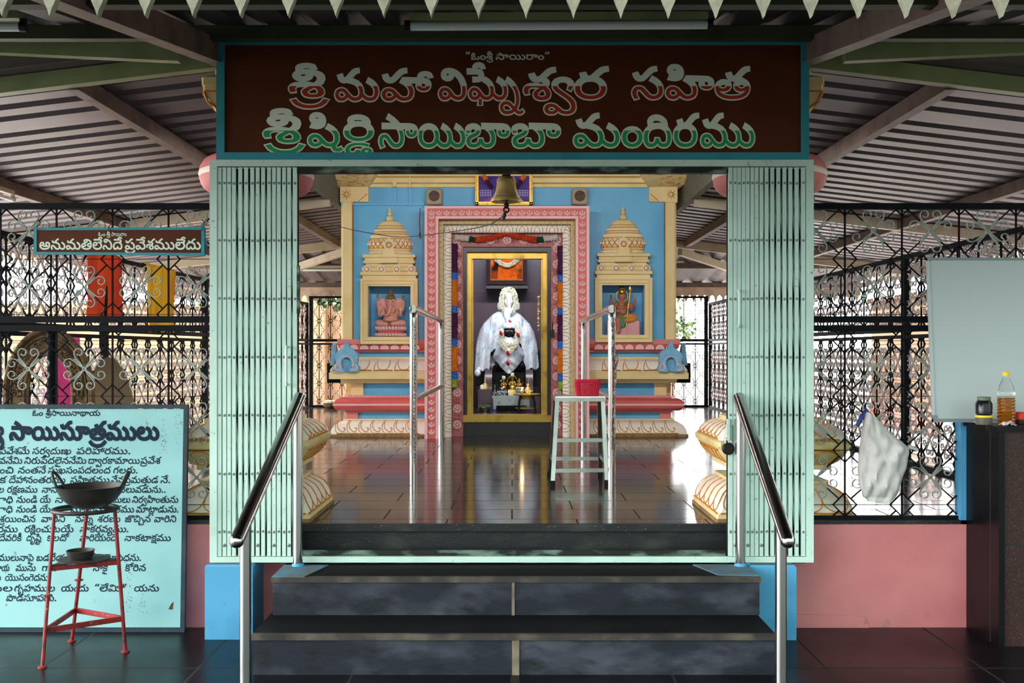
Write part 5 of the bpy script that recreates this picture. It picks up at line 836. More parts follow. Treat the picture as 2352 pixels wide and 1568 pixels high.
L1 = sgn_runs([('శ్రీ', 664, 755, -8, 92), ('మ', 770, 869), ('హా', 877, 993), ('వి', 1008, 1070, -2), ('ఘ్నే', 1073, 1203, -2), ('శ్వ', 1203, 1322, -2), ('ర', 1321, 1396, -4), ('సహిత', 1452, 1721, -4)], 231, 100, YS_)
L2 = sgn_runs([('శ్రీ', 605, 700, -11, 92), ('షి', 708, 788, -2, 98), ('ర్డి', 791, 857, -15, 84), ('సాయి', 871, 1068), ('బా', 1071, 1170), ('బా', 1177, 1286), ('మం', 1318, 1475, -1), ('ది', 1479, 1541, -1), ('ర', 1548, 1603, -1), ('ము', 1610, 1732, -1)], 338, 104, YS_)
fat = 0.0105
lettering('lettering', L1 + L2, M['letter_pale'], t, YS_, 0.0062)
o = lettering('red_fill', L1, M['letter_red'], t, YS_-0.0022, 0, clip=Z(198, YS_)); o['label'] = 'red lower halves of the upper line of letters'
o = lettering('green_fill', L2, M['letter_green'], t, YS_-0.0022, 0, clip=Z(300, YS_)); o['label'] = 'green lower halves of the lower line of letters'
lettering('small_lettering', sgn_runs([('\u201dఓంశ్రీ', 1070, 1133), ('సాయిరాం\u201d', 1139, 1262)], 137, 23, YS_), M['letter_pale'], t, YS_, 0.0008)

# ------------------------------------------------------------------ gate frame and folded gates
t = thing('gate_frame', 'mint painted steel gate frame with lintel and long sill around the entrance', 'gate frame', (0, 4.60, 0.325))
Y0, Y1 = 4.588, 4.632
mb = MB(); mb.box(-1.328, 1.325, Y0, Y1, 2.064, 2.093); obj('lintel', mb, M['gate_paint'], t)
mb = MB(); mb.box(-0.955, 0.945, Y0+0.006, Y1, 2.036, 2.064); obj('track', mb, M['gate_grime'], t)
for a, b in ((-1.328, -1.296), (1.293, 1.325)):
    mb = MB(); mb.box(a, b, Y0, Y1, 0.325, 2.064); obj('jamb', mb, M['gate_paint'], t)
mb = MB(); mb.box(-1.296, 1.293, Y0, Y0+0.02, 0.325, 0.35); obj('sill', mb, M['gate_paint'], t)
mb = MB(); mb.box(-0.955, 0.945, Y0+0.035, Y0+0.045, 0.325, 0.372); mb.box(-1.296, 1.293, Y0+0.02, Y1+0.01, 0.318, 0.333)
obj('floor_track', mb, M['gate_grime'], t)

def folding_gate(xs, lock_side, label):
    t = thing('folding_gate', label, 'gate', (sum(xs)/len(xs), 4.61, 0.345))
    zb, zt = 0.352, 2.06
    rows = [Z(p, 4.6) for p in (421, 552, 686, 820, 953, 1087, 1220)]
    for i, x in enumerate(xs):
        w = 0.0082 if i not in (0, len(xs)-1) else 0.009
        mb = MB()
        mb.prism([(x-w, Y0+0.004), (x+w, Y0+0.004), (x+w, Y0+0.016), (x+w-0.002, Y0+0.016), (x+w-0.002, Y0+0.0065), (x-w+0.002, Y0+0.0065), (x-w+0.002, Y0+0.016), (x-w, Y0+0.016)], zb, zt, 'z')
        mb.use(1)
        for z in rows: mb.lathe([(0.0058, 0), (0.0058, -0.0016), (0.0036, -0.0034), (0, -0.0034)], (x, Y0+0.004, z+R.uniform(-.002, .002)), 10, axis='y')
        if i % 3 == 1: mb.lathe([(0.0075, 0), (0.0075, -0.003), (0.004, -0.005), (0, -0.005)], (x, Y0+0.004, Z(1251, 4.6)), 10, axis='y')
        obj('slat', mb, [M['gate_paint'], M['bolt']], t, smooth=20)
    mb = MB()
    for k in range(len(rows)-1):
        for i in range(len(xs)-1):
            for a, b, yy in ((i, i+1, 0.022), (i+1, i, 0.028)):
                mb.bar((xs[a], Y0+yy, rows[k]), (xs[b], Y0+yy, rows[k+1]), 0.0085, 0.004, (0, 1, 0))
    obj('scissor_bars', mb, M['gate_paint'], t)
    mb = MB()
    for i, x in enumerate(xs): mb.box(x-0.0105, x+0.0105, Y0+0.034, Y0+0.042, zb, zt)
    obj('dark_rear_fill', mb, M['gap_shade'], t)  # dark strips behind the leaf supply the shade between its slats
    xe = xs[lock_side]; s = -1 if lock_side else 1
    mb = MB()
    pts = [(xe+s*0.032, Y0-0.002, Z(668, 4.6)), (xe+s*0.032, Y0-0.028, Z(676, 4.6)), (xe+s*0.032, Y0-0.028, Z(742, 4.6)), (xe+s*0.032, Y0-0.002, Z(750, 4.6))] if not lock_side else \
          [(xe+s*0.03, Y0-0.002, Z(797, 4.6)), (xe+s*0.03, Y0-0.03, Z(803, 4.6)), (xe+s*0.03, Y0-0.03, Z(876, 4.6)), (xe+s*0.03, Y0-0.002, Z(882, 4.6))]
    mb.tube(smooth_pts(pts, 5), 0.006, 8)
    obj('pull_handle', mb, M['gate_paint'], t)
    return t, rows
lx = [X(p, 4.6) for p in (505, 516.5, 527, 538, 552.5, 566, 580, 592.5, 605, 618.5, 630, 641, 653, 664.5, 678)]
g_l, rows_ = folding_gate(lx, -1, 'mint folding gate leaf bunched at the side of the entrance nearest the lettered board')
rx = [X(p, 4.6) for p in (1677, 1687.5, 1697, 1707, 1716.5, 1727, 1737, 1748, 1760, 1773, 1787, 1801, 1814.5, 1829, 1844)]
g_r, rows_ = folding_gate(rx, 0, 'mint folding gate leaf bunched at the side of the entrance nearest the whiteboard')
mb = MB(); xe = lx[-1]
mb.box(xe+0.010, xe+0.022, Y0-0.004, Y0+0.012, Z(720, 4.6), Z(610, 4.6))
obj('lock_channel', mb, M['gate_grime'], g_l)
t = thing('padlock', 'round steel padlock hanging on the folding gate beside the black counter', 'padlock', (X(1672, 4.57), 4.572, Z(1044, 4.57)))
cx, cz = X(1672, 4.572), Z(1030, 4.572)
mb = MB(); mb.lathe([(0, -0.013), (0.022, -0.013), (0.0265, -0.009), (0.0265, 0.009), (0.022, 0.013), (0, 0.013)], (cx, 4.567, cz), 26, axis='y'); obj('body', mb, M['dark_metal'], t)
mb = MB(); mb.tube([(cx-0.012, 4.567, cz+0.02), (cx-0.012, 4.567, cz+0.038)] + [(a, 4.567, b) for a, b in arc(cx, cz+0.038, 0.012, 180, 0, 8)] + [(cx+0.012, 4.567, cz+0.02)], 0.0035, 8); obj('shackle', mb, M['steel'], t)
mb = MB(); mb.box(cx-0.006, cx+0.006, 4.560, 4.592, cz+0.036, cz+0.13); mb.box(cx-0.006, cx+0.03, 4.578, 4.592, cz+0.10, cz+0.13)
obj('hasp', mb, M['gate_paint'], g_r)

# ------------------------------------------------------------------ stainless rails
def stair_rail(sx, label):
    t = thing('handrail', label, 'handrail', (sx*0.99, 4.2, 0))
    r = 0.0215
    if sx < 0: pf, pb = (-0.987, 3.87), (-0.930, 4.54)
    else: pf, pb = (0.996, 3.87), (0.992, 4.54)
    zf, zb_ = 0.625, 1.035
    d = Vector((pb[0]-pf[0], pb[1]-pf[1], zb_-zf)); e = d.normalized()
    a = Vector((pf[0], pf[1], zf)) - e*0.11; b = Vector((pb[0], pb[1], zb_)) + e*0.03
    mb = MB(); mb.tube([a, b], 0.0265, 18); mb.ball(a, 0.0268, 16, 10); obj('rail', mb, M['steel'], t, smooth=60)
    mb = MB(); mb.tube([(pf[0], pf[1], 0), (pf[0], pf[1], zf)], r, 16); obj('post', mb, M['steel'], t)
    mb = MB(); mb.tube([(pb[0], pb[1], 0.317), (pb[0], pb[1], zb_)], r, 16); obj('post', mb, M['steel'], t)
    mb = MB(); mb.lathe([(r+0.006, 0.318), (r+0.004, 0.328), (r, 0.333)], (pb[0], pb[1], 0), 16); obj('post_collar', mb, M['blue_paint'], t)
stair_rail(-1, 'sloping stainless steel stair handrail on the side of the wok stand')
stair_rail(1, 'sloping stainless steel stair handrail on the side of the black counter')

def chain(mb, pts, r=0.0022, pitch=0.021):
    P = smooth_pts(pts, 12); acc = 0; k = 0
    for i in range(len(P)-1):
        acc += (P[i+1]-P[i]).length
        if acc >= pitch:
            acc = 0; k += 1
            d = (P[i+1]-P[i]).normalized(); a = d.orthogonal().normalized()
            if k % 2: a = d.cross(a)
            c = P[i]
            mb.tube([c + d*(0.0125*math.cos(q)) + a*(0.0075*math.sin(q)) for q in [2*math.pi*j/10 for j in range(10)]], r, 5, closed=True)
def queue_rail(sx, label, clabel):
    xf, xb = (-0.574, -0.592) if sx < 0 else (0.581, 0.595)
    yf, yb = 6.09, 8.71; zt = 1.502
    t = thing('barrier_rail', label, 'barrier', ((xf+xb)/2, 7.4, 0.469))
    r = 0.0215
    mb = MB(); mb.tube(smooth_pts([(xf, yf, 1.40), (xf, yf, zt-0.05), (xf, yf+0.012, zt-0.012), (xf, yf+0.05, zt), (xf*.6+xb*.4, 7, zt), (xb, yb-0.06, zt), (xb, yb-0.012, zt-0.012), (xb, yb, zt-0.05), (xb, yb, 1.40)], 6), r, 16); obj('top_rail', mb, M['steel'], t, smooth=70)
    mb = MB(); mb.tube([(xf, yf, 0.469), (xf, yf, 1.401)], r, 16); obj('post', mb, M['steel'], t)
    mb = MB(); mb.tube([(xb, yb, 0.469), (xb, yb, 1.401)], r, 16); obj('post', mb, M['steel'], t)
    mb = MB(); mb.tube([(xf, yf, 0.972), (xb, yb, 0.96)], r*0.92, 16); obj('middle_rail', mb, M['steel'], t)
    c = MB()
    if sx < 0: chain(c, [(xf+0.008, yf-0.026, 1.42), (xf+0.01, yf-0.026, 1.1), (xf+0.005, yf-0.026, 0.85), (xf+0.012, yf-0.026, 0.6)])
    else:
        for k in range(2): chain(c, [(xf+0.012-0.014*k, yf-0.027, 1.44), (xf+0.002+0.012*k, yf-0.027, 1.25), (xf+0.02, yf-0.024, 1.12-0.02*k), (xf+0.006, yf-0.027, 0.9), (xf+0.012-0.01*k, yf-0.027, 0.62+0.06*k)])
        c.tube(smooth_pts([(xf+0.02, yf-0.02, 1.26), (xf+0.035, yf-0.02, 1.2), (xf+0.01, yf-0.03, 1.16)], 5), 0.003, 6)
    o = obj('chain', c, M['chain']); tag(o, clabel, 'chain')
queue_rail(-1, 'stainless queue rail before the shrine on the side of the elephant idol niche', 'thin steel chain hanging straight down the front post of the queue rail without stool')
queue_rail(1, 'stainless queue rail before the shrine standing right behind the aluminium stool', 'steel chain looped in a tangle down the queue rail post beside the stool')

# ------------------------------------------------------------------ iron grilles
def clip_seg(p, q, x0, x1, z0, z1):
    t0, t1 = 0.0, 1.0; d = (q[0]-p[0], q[1]-p[1])
    for a, b, lo, hi in ((p[0], d[0], x0, x1), (p[1], d[1], z0, z1)):
        if abs(b) < 1e-9:
            if a < lo or a > hi: return None
        else:
            u, v = (lo-a)/b, (hi-a)/b
            if u > v: u, v = v, u
            t0, t1 = max(t0, u), min(t1, v)
    if t1 - t0 < 1e-3: return None
    return (p[0]+d[0]*t0, p[1]+d[1]*t0), (p[0]+d[0]*t1, p[1]+d[1]*t1)
def scroll_unit(mb, cx, cz, y0, y1, s, k, t):
    """four C-scrolls back to back round a small cross"""
    half = [(-0.0065, 0)] + [(-0.010, 0.014), (-0.020, 0.028), (-0.031, 0.040), (-0.041, 0.052), (-0.047, 0.066)] + \
           [(-0.0265 + r*math.cos(math.radians(a)), 0.074 + r*math.sin(math.radians(a))) for a, r in ((165, .0205), (130, .0205), (95, .020), (55, .0190), (15, .0175), (-25, .0155), (-65, .013), (-110, .0105), (-150, .008))]
    if k: half = half[::k] + [half[-1]]
    full = [(x, -z) for x, z in reversed(half[1:])] + half
    for q in range(4):
        c, w = math.cos(q*math.pi/2), math.sin(q*math.pi/2)
        mb.strip([(cx+(x*c-z*w)*s, cz+(x*w+z*c)*s) for x, z in full], y0, y1, t)
    d = 0.048*s
    for a, b in ((1, 1), (1, -1)): mb.strip([(cx-a*d, cz-b*d), (cx+a*d, cz+b*d)], y0+0.002, y1-0.002, t)
def grille(iron, scr, x0, x1, z0, z1, vx, pitch, zc, y, coarse=0, t=0.003, dp=0.012, thick=1.0):
    """vx: x of one upright; zc: heights of the diamond crossings"""
    hx = pitch/2
    i0 = math.floor((x0-vx)/pitch) - 1; i1 = math.ceil((x1-vx)/pitch) + 1
    b = 0.0068*thick
    def sg(p, q, w=b):
        c = clip_seg(p, q, x0, x1, z0, z1)
        if c: iron.bar((c[0][0], y, c[0][1]), (c[1][0], y, c[1][1]), w*0.8, w, (0, 1, 0))
    dz = zc[1]-zc[0]
    for z in zc: sg((x0, z), (x1, z), 0.0035)
    for i in range(i0, i1+1):
        xv = vx+i*pitch
        if x0 <= xv <= x1: iron.box(xv-b*.55, xv+b*.55, y-b*.5, y+b*.5, z0, z1)
        for z in zc:
            a = 0.053*pitch/0.256
            for u, v in (((xv-a, z), (xv, z+a)), ((xv, z+a), (xv+a, z)), ((xv+a, z), (xv, z-a)), ((xv, z-a), (xv-a, z))): sg(u, v)
            for sx in (-1, 1):
                for sz in (-1, 1):
                    sg((xv+sx*a/2, z+sz*a/2), (xv+sx*(hx-0.045), z+sz*(dz/2-0.045)))
        for z in [zc[0]-dz/2] + [q+dz/2 for q in zc]:
            xc = xv+hx
            if x0+0.03 < xc < x1-0.03 and z0+0.05 < z < z1-0.05:
                scroll_unit(scr, xc, z, y-dp/2, y+dp/2, pitch/0.256, coarse, t)
def front_fence(x0, x1, vx, pitch, label, post, xu):
    t = thing('iron_grille', label, 'grille', ((x0+x1)/2, 4.77, 0.487))
    yy = 4.772
    iron, scr = MB(), MB()
    grille(iron, scr, x0, xu, 1.41, 1.90, vx, pitch, [1.42, 1.673, 1.926], yy)
    grille(iron, scr, x0, x1, 0.50, 1.345, vx, pitch, [0.552, 0.80, 1.047, 1.30], yy)
    obj('lattice', iron, M['black_iron'], t); obj('scrollwork', scr, M['scroll_paint'], t, smooth=60)
    for z0, z1, d in ((1.90, 1.927, .016), (1.383, 1.412, .018), (1.343, 1.371, .018), (0.487, 0.502, .014)):
        mb = MB(); mb.box(x0, xu if z0 > 1.3 else x1, yy-d, yy+d, z0, z1); obj('rail', mb, M['black_iron'], t)
    if post:
        mb = MB(); mb.tube([(post, yy+0.05, 0.469), (post, yy+0.05, 1.345)], 0.022, 14); obj('post', mb, M['black_iron'], t)
front_fence(-2.845, -1.335, X(130, 4.772), 0.2557, 'black iron grille with grey scrolls behind the lettered board, facing the viewer', X(126, 4.85), -1.335)
front_fence(1.335, 2.03, X(1940.5, 4.772), 0.2605, 'black iron grille with grey scrolls above the pink wall, facing the viewer', None, 2.715)

def long_fence(name, length, z_top, label, posts, x_at, y_at, rot, coarse=0, pitch=0.285):
    """built along x from 0, then turned"""
    t = thing(name, label, 'grille', (0, 0, 0))
    iron, scr = MB(), MB()
    grille(iron, scr, 0, length, 1.42-.469, z_top-.469-0.03, 0.14, pitch, [1.42-.469, 1.673-.469, 1.926-.469], 0, coarse, 0.004, 0.010, 1.5)
    grille(iron, scr, 0, length, 0.03, 1.34-.469, 0.14, pitch, [0.552-.469, 0.80-.469, 1.047-.469, 1.30-.469], 0, coarse, 0.004, 0.010, 1.5)
    obj('lattice', iron, M['black_iron'], t, smooth=0); obj('scrollwork', scr, M['scroll_tan'], t, smooth=60)
    for z0, z1 in ((z_top-.469-.03, z_top-.469), (1.385-.469, 1.42-.469), (1.34-.469, 1.365-.469), (0.0, 0.03)):
        mb = MB(); mb.box(0, length, -0.02, 0.02, z0, z1); obj('rail', mb, M['black_iron'], t)
    for p in posts:
        mb = MB(); mb.box(p-0.025, p+0.025, -0.024, 0.024, 0, z_top-.469); obj('post', mb, M['black_iron'], t)
    t.location = (x_at, y_at, 0.469); t.rotation_euler = (0, 0, rot); WORLD[t] = (x_at, y_at, 0.469)
    return t
long_fence('iron_grille', 9.6, 1.92, 'long iron grille running back along the hall behind the hanging cloths', (0.03, 2.4, 4.8, 5.7, 7.2, 9.57), -2.835, 4.86, math.pi/2)
long_fence('iron_grille', 9.6, 1.92, 'long iron grille running back along the hall behind the white sack and whiteboard', (0.03, 2.4, 4.8, 5.7, 7.2, 9.57), 2.74, 4.86, math.pi/2)
BL = long_fence('iron_grille', 1.35, 2.02, 'iron grille at the far end of the hall below the leafy branch', (0.03, 0.55, 1.32), -2.835, 14.6, 0, 2, 0.16)
BR = long_fence('iron_grille', 1.28, 2.02, 'bright backlit iron grille at the far end of the hall beside the deity niche', (0.03, 0.62, 1.25), 1.46, 14.6, 0, 2, 0.16)
# ------------------------------------------------------------------ painted plaster
M['s_blue'] = material('sky_blue_shrine_paint', rgb(108, 184, 228), 0.42, var=(rgb(94, 170, 216), 3, 0.45, 0.75, 6), bump=(50, 0.08))
M['s_cream'] = material('cream_yellow_shrine_paint', rgb(232, 210, 156), 0.5, var=(rgb(218, 188, 122), 5, 0.45, 0.8, 6))
M['s_pale'] = material('off_white_petal_paint', rgb(240, 230, 216), 0.5)
M['s_orange'] = material('ochre_line_paint', rgb(198, 128, 36), 0.55)
M['s_red'] = material('coral_red_paint', rgb(216, 100, 96), 0.45, var=(rgb(204, 86, 84), 4, 0.45, 0.75))
M['s_pink'] = material('pink_shrine_paint', rgb(218, 130, 130), 0.5, var=(rgb(206, 116, 118), 5, 0.45, 0.75))
M['s_palepink'] = material('pale_pink_petal_paint', rgb(232, 188, 186), 0.5)
M['s_olive'] = material('olive_cream_paint', rgb(196, 186, 138), 0.5, var=(rgb(170, 160, 112), 30, 0.5, 0.7))
M['s_brown'] = material('brown_line_paint', rgb(120, 66, 44), 0.55)
M['s_maroon'] = material('dusty_rose_relief_paint', rgb(176, 104, 104), 0.45, var=(rgb(140, 72, 76), 30, 0.45, 0.7))
M['granite_dark'] = material('black_granite', rgb(36, 34, 36), 0.3, var=(rgb(54, 50, 50), 90, 0.5, 0.75))
M['granite_purple'] = material('speckled_purple_granite', rgb(92, 74, 84), 0.25, var=(rgb(64, 48, 58), 160, 0.45, 0.65, 3), var2=(rgb(124, 106, 114), 240, 0.62, 0.7, 2))
M['brass_frame'] = material('worn_brass_sheet', rgb(170, 138, 66), 0.38, 0.85, var=(rgb(104, 78, 34), 9, 0.5, 0.78, 6))
M['rough'] = material('rough_cement', rgb(150, 120, 80), 0.9, var=(rgb(112, 88, 58), 22, 0.4, 0.7), bump=(50, 0.4))
M['ochre_shade'] = material('ochre_wash', rgb(206, 160, 76), 0.5, var=(rgb(220, 190, 130), 14, 0.4, 0.7))

SX, YB, HW, YE = -0.03, 9.65, 1.55, 14.3
PG = (-0.775, 0.685)                                   # the doorway surround interrupts the mouldings between these
def rect(o, z):
    a, b, i = SX-HW-o, SX+HW+o, .12
    if z > 2.7: return [(a, YB-o, z), (b, YB-o, z), (b, YE, z), (a, YE, z)]
    return [(PG[0], YB-o, z), (a, YB-o, z), (a, YE, z), (b, YE, z), (b, YB-o, z), (PG[1], YB-o, z), (PG[1], YB+.19, z), (SX+HW-i, YB+.19, z), (SX+HW-i, YE-.1, z), (SX-HW+i, YE-.1, z), (SX-HW+i, YB+.19, z), (PG[0], YB+.19, z)]
def moulding(name, prof, mats, parent, petal=None):
    mb = MB(); mb.rings([rect(o, z) for o, z in prof])
    if petal: petal(mb)
    return obj(name, mb, mats, parent, smooth=40)
shrine = thing('shrine', 'blue painted shrine with cream pilasters and a carved doorway at the centre of the hall', 'shrine', (SX, YB, 0.469))
def front_lines(prof, us, draw):
    """draw on the front face of a moulding: prof = list of (offset, z) from bottom to top"""
    n = len(prof)-1
    def at(u, t, out=0.0015):
        f = min(max(t, 0), 0.9999)*n; i = int(f); g = f-i
        o = prof[i][0]*(1-g)+prof[i+1][0]*g; z = prof[i][1]*(1-g)+prof[i+1][1]*g
        return (u, YB-o-out, z)
    for u in us: draw(at, u)
def us_between(step, off=0):
    L = []
    x = SX-HW+off
    while x < SX+HW:
        if x < PG[0]-step*.4 or x > PG[1]+step*.4: L.append(x)
        x += step
    return L
# base upwards
moulding('rough_footing', [(.095, .469), (.095, .492)], M['rough'], shrine)
pb = [(.085, .492), (.085, .505), (.075, .54), (.05, .575), (.01, .600), (-.03, .613)]
def hooks(mb):
    mb.use(1)
    def d(at, u):
        mb.tube(smooth_pts([at(u-.05, .97), at(u-.058, .7), at(u-.045, .42), at(u-.012, .27), at(u+.012, .30), at(u+.016, .42), at(u+.002, .45)], 4), [.0035]*20+[.006]*5, 5)
        mb.tube(smooth_pts([at(u-.064, .95), at(u-.074, .6), at(u-.066, .3), at(u-.04, .13)], 4), .0028, 5)
    front_lines(pb, us_between(.108, .03), d)
    def e(at, u): mb.tube([at(u-.055, .05), at(u-.02, .11), at(u, .14), at(u+.02, .11), at(u+.055, .05)], .006, 5)
    front_lines(pb, us_between(.108, .03), e)
moulding('lotus_base', pb, [M['s_pale'], M['s_orange']], shrine, hooks)
moulding('base_lip', [(-.02, .613), (-.02, .626)], M['s_cream'], shrine)
moulding('lower_recess', [(-.07, .626), (-.07, .686)], M['s_blue'], shrine)
moulding('lower_slab', [(-.03, .686), (-.03, .702)], M['s_pink'], shrine)
tor = [(-.03+.0, .702)] + [(0.0+.062*math.sin(a), .760-.058*math.cos(a)) for a in [math.pi*k/12 for k in range(1, 12)]] + [(-.03, .818)]
mb = MB(); mb.rings([rect(o, z) for o, z in tor]); mb.use(1)
mb.rings([rect(.0625, .752), rect(.0655, .760), rect(.0625, .768)], cap=False)
obj('red_torus', mb, [M['s_red'], M['s_palepink']], shrine, smooth=50)
def beads(mb):
    mb.use(1)
    for u in us_between(.026): mb.box(u-.008, u+.008, YB+.046, YB+.054, .828, .838)
moulding('beaded_band', [(-.05, .818), (-.05, .842)], [M['s_pink'], M['s_palepink']], shrine, beads)
moulding('middle_recess', [(-.10, .842), (-.10, .957)], M['s_blue'], shrine)
moulding('cornice_step', [(.0, .957), (.005, .996)], M['s_cream'], shrine)
moulding('cornice_band', [(.095, .997), (.095, 1.055), (.085, 1.058), (.085, 1.072)], M['s_cream'], shrine)
pr = [(.088, 1.074), (.080, 1.09), (.062, 1.12), (.04, 1.145), (.01, 1.168), (-.02, 1.177)]
def petals(mb):
    mb.use(1)
    def d(at, u):
        w = .085
        mb.tube(smooth_pts([at(u-w, .05), at(u-w*.9, .5), at(u-w*.72, .95)], 4), .0035, 5)
        mb.tube(smooth_pts([at(u-w*.62, .95), at(u-w*.7, .6), at(u-w*.45, .22), at(u, .10), at(u+w*.45, .22), at(u+w*.7, .6), at(u+w*.62, .95)], 5), .0035, 5)
        mb.tube([at(u-w, .02), at(u-w*.6, .04), at(u+w*.6, .04), at(u+w, .02)], .006, 5)
    front_lines(pr, us_between(.19, .02), d)
moulding('lotus_roll', pr, [M['s_pale'], M['s_orange']], shrine, petals)
moulding('cornice_lip', [(-.03, 1.177), (-.03, 1.198)], M['s_cream'], shrine)
moulding('upper_recess', [(-.08, 1.198), (-.08, 1.245)], M['s_blue'], shrine)
moulding('pink_step', [(-.03, 1.245), (-.03, 1.264)], M['s_pink'], shrine)
pp = [(-.01, 1.264), (.012, 1.275), (.022, 1.295), (.022, 1.317)]
def ppet(mb):
    mb.use(1)
    for u in us_between(.094, .03):
        P = [(u+.042*math.cos(a), 1.268+.046*math.sin(a)) for a in [math.pi*k/8 for k in range(9)]]
        mb.prism(P, YB-.026, YB-.012)
moulding('petal_band', pp, [M['s_red'], M['s_palepink']], shrine, ppet)
moulding('pink_slab', [(.03, 1.317), (.03, 1.361)], M['s_pink'], shrine)
# corner pieces in the recesses
for z0, z1, o, w, mt in ((.626, .686, -.045, .105, 's_pink'), (.842, .957, -.08, .115, 's_cream'), (1.198, 1.245, -.06, .10, 's_pink')):
    for s in (-1, 1):
        mb = MB(); xe = SX+s*(HW+o); mb.box(min(xe, xe-s*w), max(xe, xe-s*w), YB-o, YB-o+.12, z0, z1); obj('corner_block', mb, M[mt], shrine)
# body, pilasters, cornice
ZT = 2.765
mb = MB()
DX0, DX1 = -.46, .37                                   # doorway hole
x0, x1 = SX-HW+.02, SX+HW-.02
NL, NR = X(894, YB-.05), X(1432, YB-.05)
for a_, b_, n_, k0, k1 in ((x0, DX0, NL, 1.38, 1.852), (DX1, x1, NR, 1.398, 1.862)):
    mb.box(a_, n_-.2, YB+.03, YB+.20, 1.35, ZT); mb.box(n_+.2, b_, YB+.03, YB+.20, 1.35, ZT); mb.box(n_-.2, n_+.2, YB+.03, YB+.20, k1, ZT); mb.box(n_-.2, n_+.2, YB+.03, YB+.20, 1.35, k0)
mb.box(PG[0], DX0, YB+.05, YB+.20, .469, 1.35); mb.box(DX1, PG[1], YB+.05, YB+.20, .469, 1.35); mb.box(DX0, DX1, YB+.03, YB+.20, 2.22, ZT)
obj('front_wall', mb, M['s_blue'], shrine)
mb = MB(); mb.box(x0, x0+.12, YB+.2, YE, .469, ZT); mb.box(x1-.12, x1, YB+.2, YE, .469, ZT); mb.box(x0, x1, YE-.1, YE, .469, ZT)
obj('side_wall', mb, M['s_cream'], shrine)
for s in (-1, 1):
    xa, xb = SX+s*HW, SX+s*(HW-.11)
    mb = MB(); b = .02
    lo, hi = min(xa, xb), max(xa, xb)
    out = (lo, hi) if s < 0 else (hi, lo)
    e = b if s < 0 else -b
    mb.rings([[(out[0], YB+b, z), (out[0]+e, YB, z), (out[1], YB, z), (out[1], YB+.1, z), (out[0], YB+.1, z)] for z in (1.361, ZT-.12)])
    mb.use(1); mb.box(out[1]-(.008 if s < 0 else 0), out[1]+(.0 if s < 0 else .008), YB-.002, YB+.03, 1.361, ZT-.12)
    p = obj('pilaster', mb, [M['s_cream'], M['s_orange']], shrine)
    mb = MB()
    cx, cz = SX+s*(HW-.055), ZT-.07
    mb.box(cx-.06, cx+.06, YB-.02, YB+.1, ZT-.14, ZT)
    mb.box(min(cx, cx-s*.20), max(cx, cx-s*.20), YB-.01, YB+.05, ZT-.135, ZT)
    mb.use(1)
    for k in range(8):
        a = k*math.pi/4; mb.tube([(cx, YB-.022, cz), (cx+.045*math.cos(a), YB-.022, cz+.045*math.sin(a))], [.008, .002], 5)
    mb.bar((cx-s*.11, YB-.012, ZT-.13), (cx-s*.19, YB-.012, ZT-.06), .006, .006, (0, 1, 0))
    mb.use(0); mb.lathe([(.016, -.012), (.014, -.02), (0, -.024)], (cx, YB-.012, cz), 12, axis='y')
    obj('capital', mb, [M['s_cream'], M['s_orange']], shrine)
    # heavy carved corbel projecting forward over the corner
    mb = MB(); c = SX+s*1.44
    mb.rings([[(c-w, YB-d, z), (c+w, YB-d, z), (c+w, YB+.1, z), (c-w, YB+.1, z)] for w, d, z in ((.15, .02, ZT), (.20, .16, ZT+.055), (.255, .27, ZT+.125), (.26, .28, ZT+.25))])
    mb.use(1)
    for k in range(26):
        u, v = R.uniform(-.18, .18), R.uniform(.1, .9)
        px, py, pz = c+u, YB-.03-v*.22, ZT+.004+v*.105
        mb.ball((px, py, pz-.004), (R.uniform(.015, .035), .02, .008), 7, 5)
    obj('corbel', mb, [M['s_cream'], M['ochre_shade']], shrine)
moulding('head_cornice', [(.0, ZT), (.0, ZT+.03), (.03, ZT+.04), (.03, ZT+.085), (.06, ZT+.095), (.06, ZT+.14), (.12, ZT+.2), (.12, ZT+.5), (.0, ZT+.52)], M['s_cream'], shrine)
mb = MB()
for k in range(60):
    u = SX-1.2+k*.041
    mb.bar((u, YB-.075, ZT+.145), (u+.012, YB-.105, ZT+.18), .004, .004)
mb.box(SX-1.2, SX+1.2, YB-.034, YB-.028, ZT+.082, ZT+.088)
obj('cornice_lines', mb, M['s_orange'], shrine)
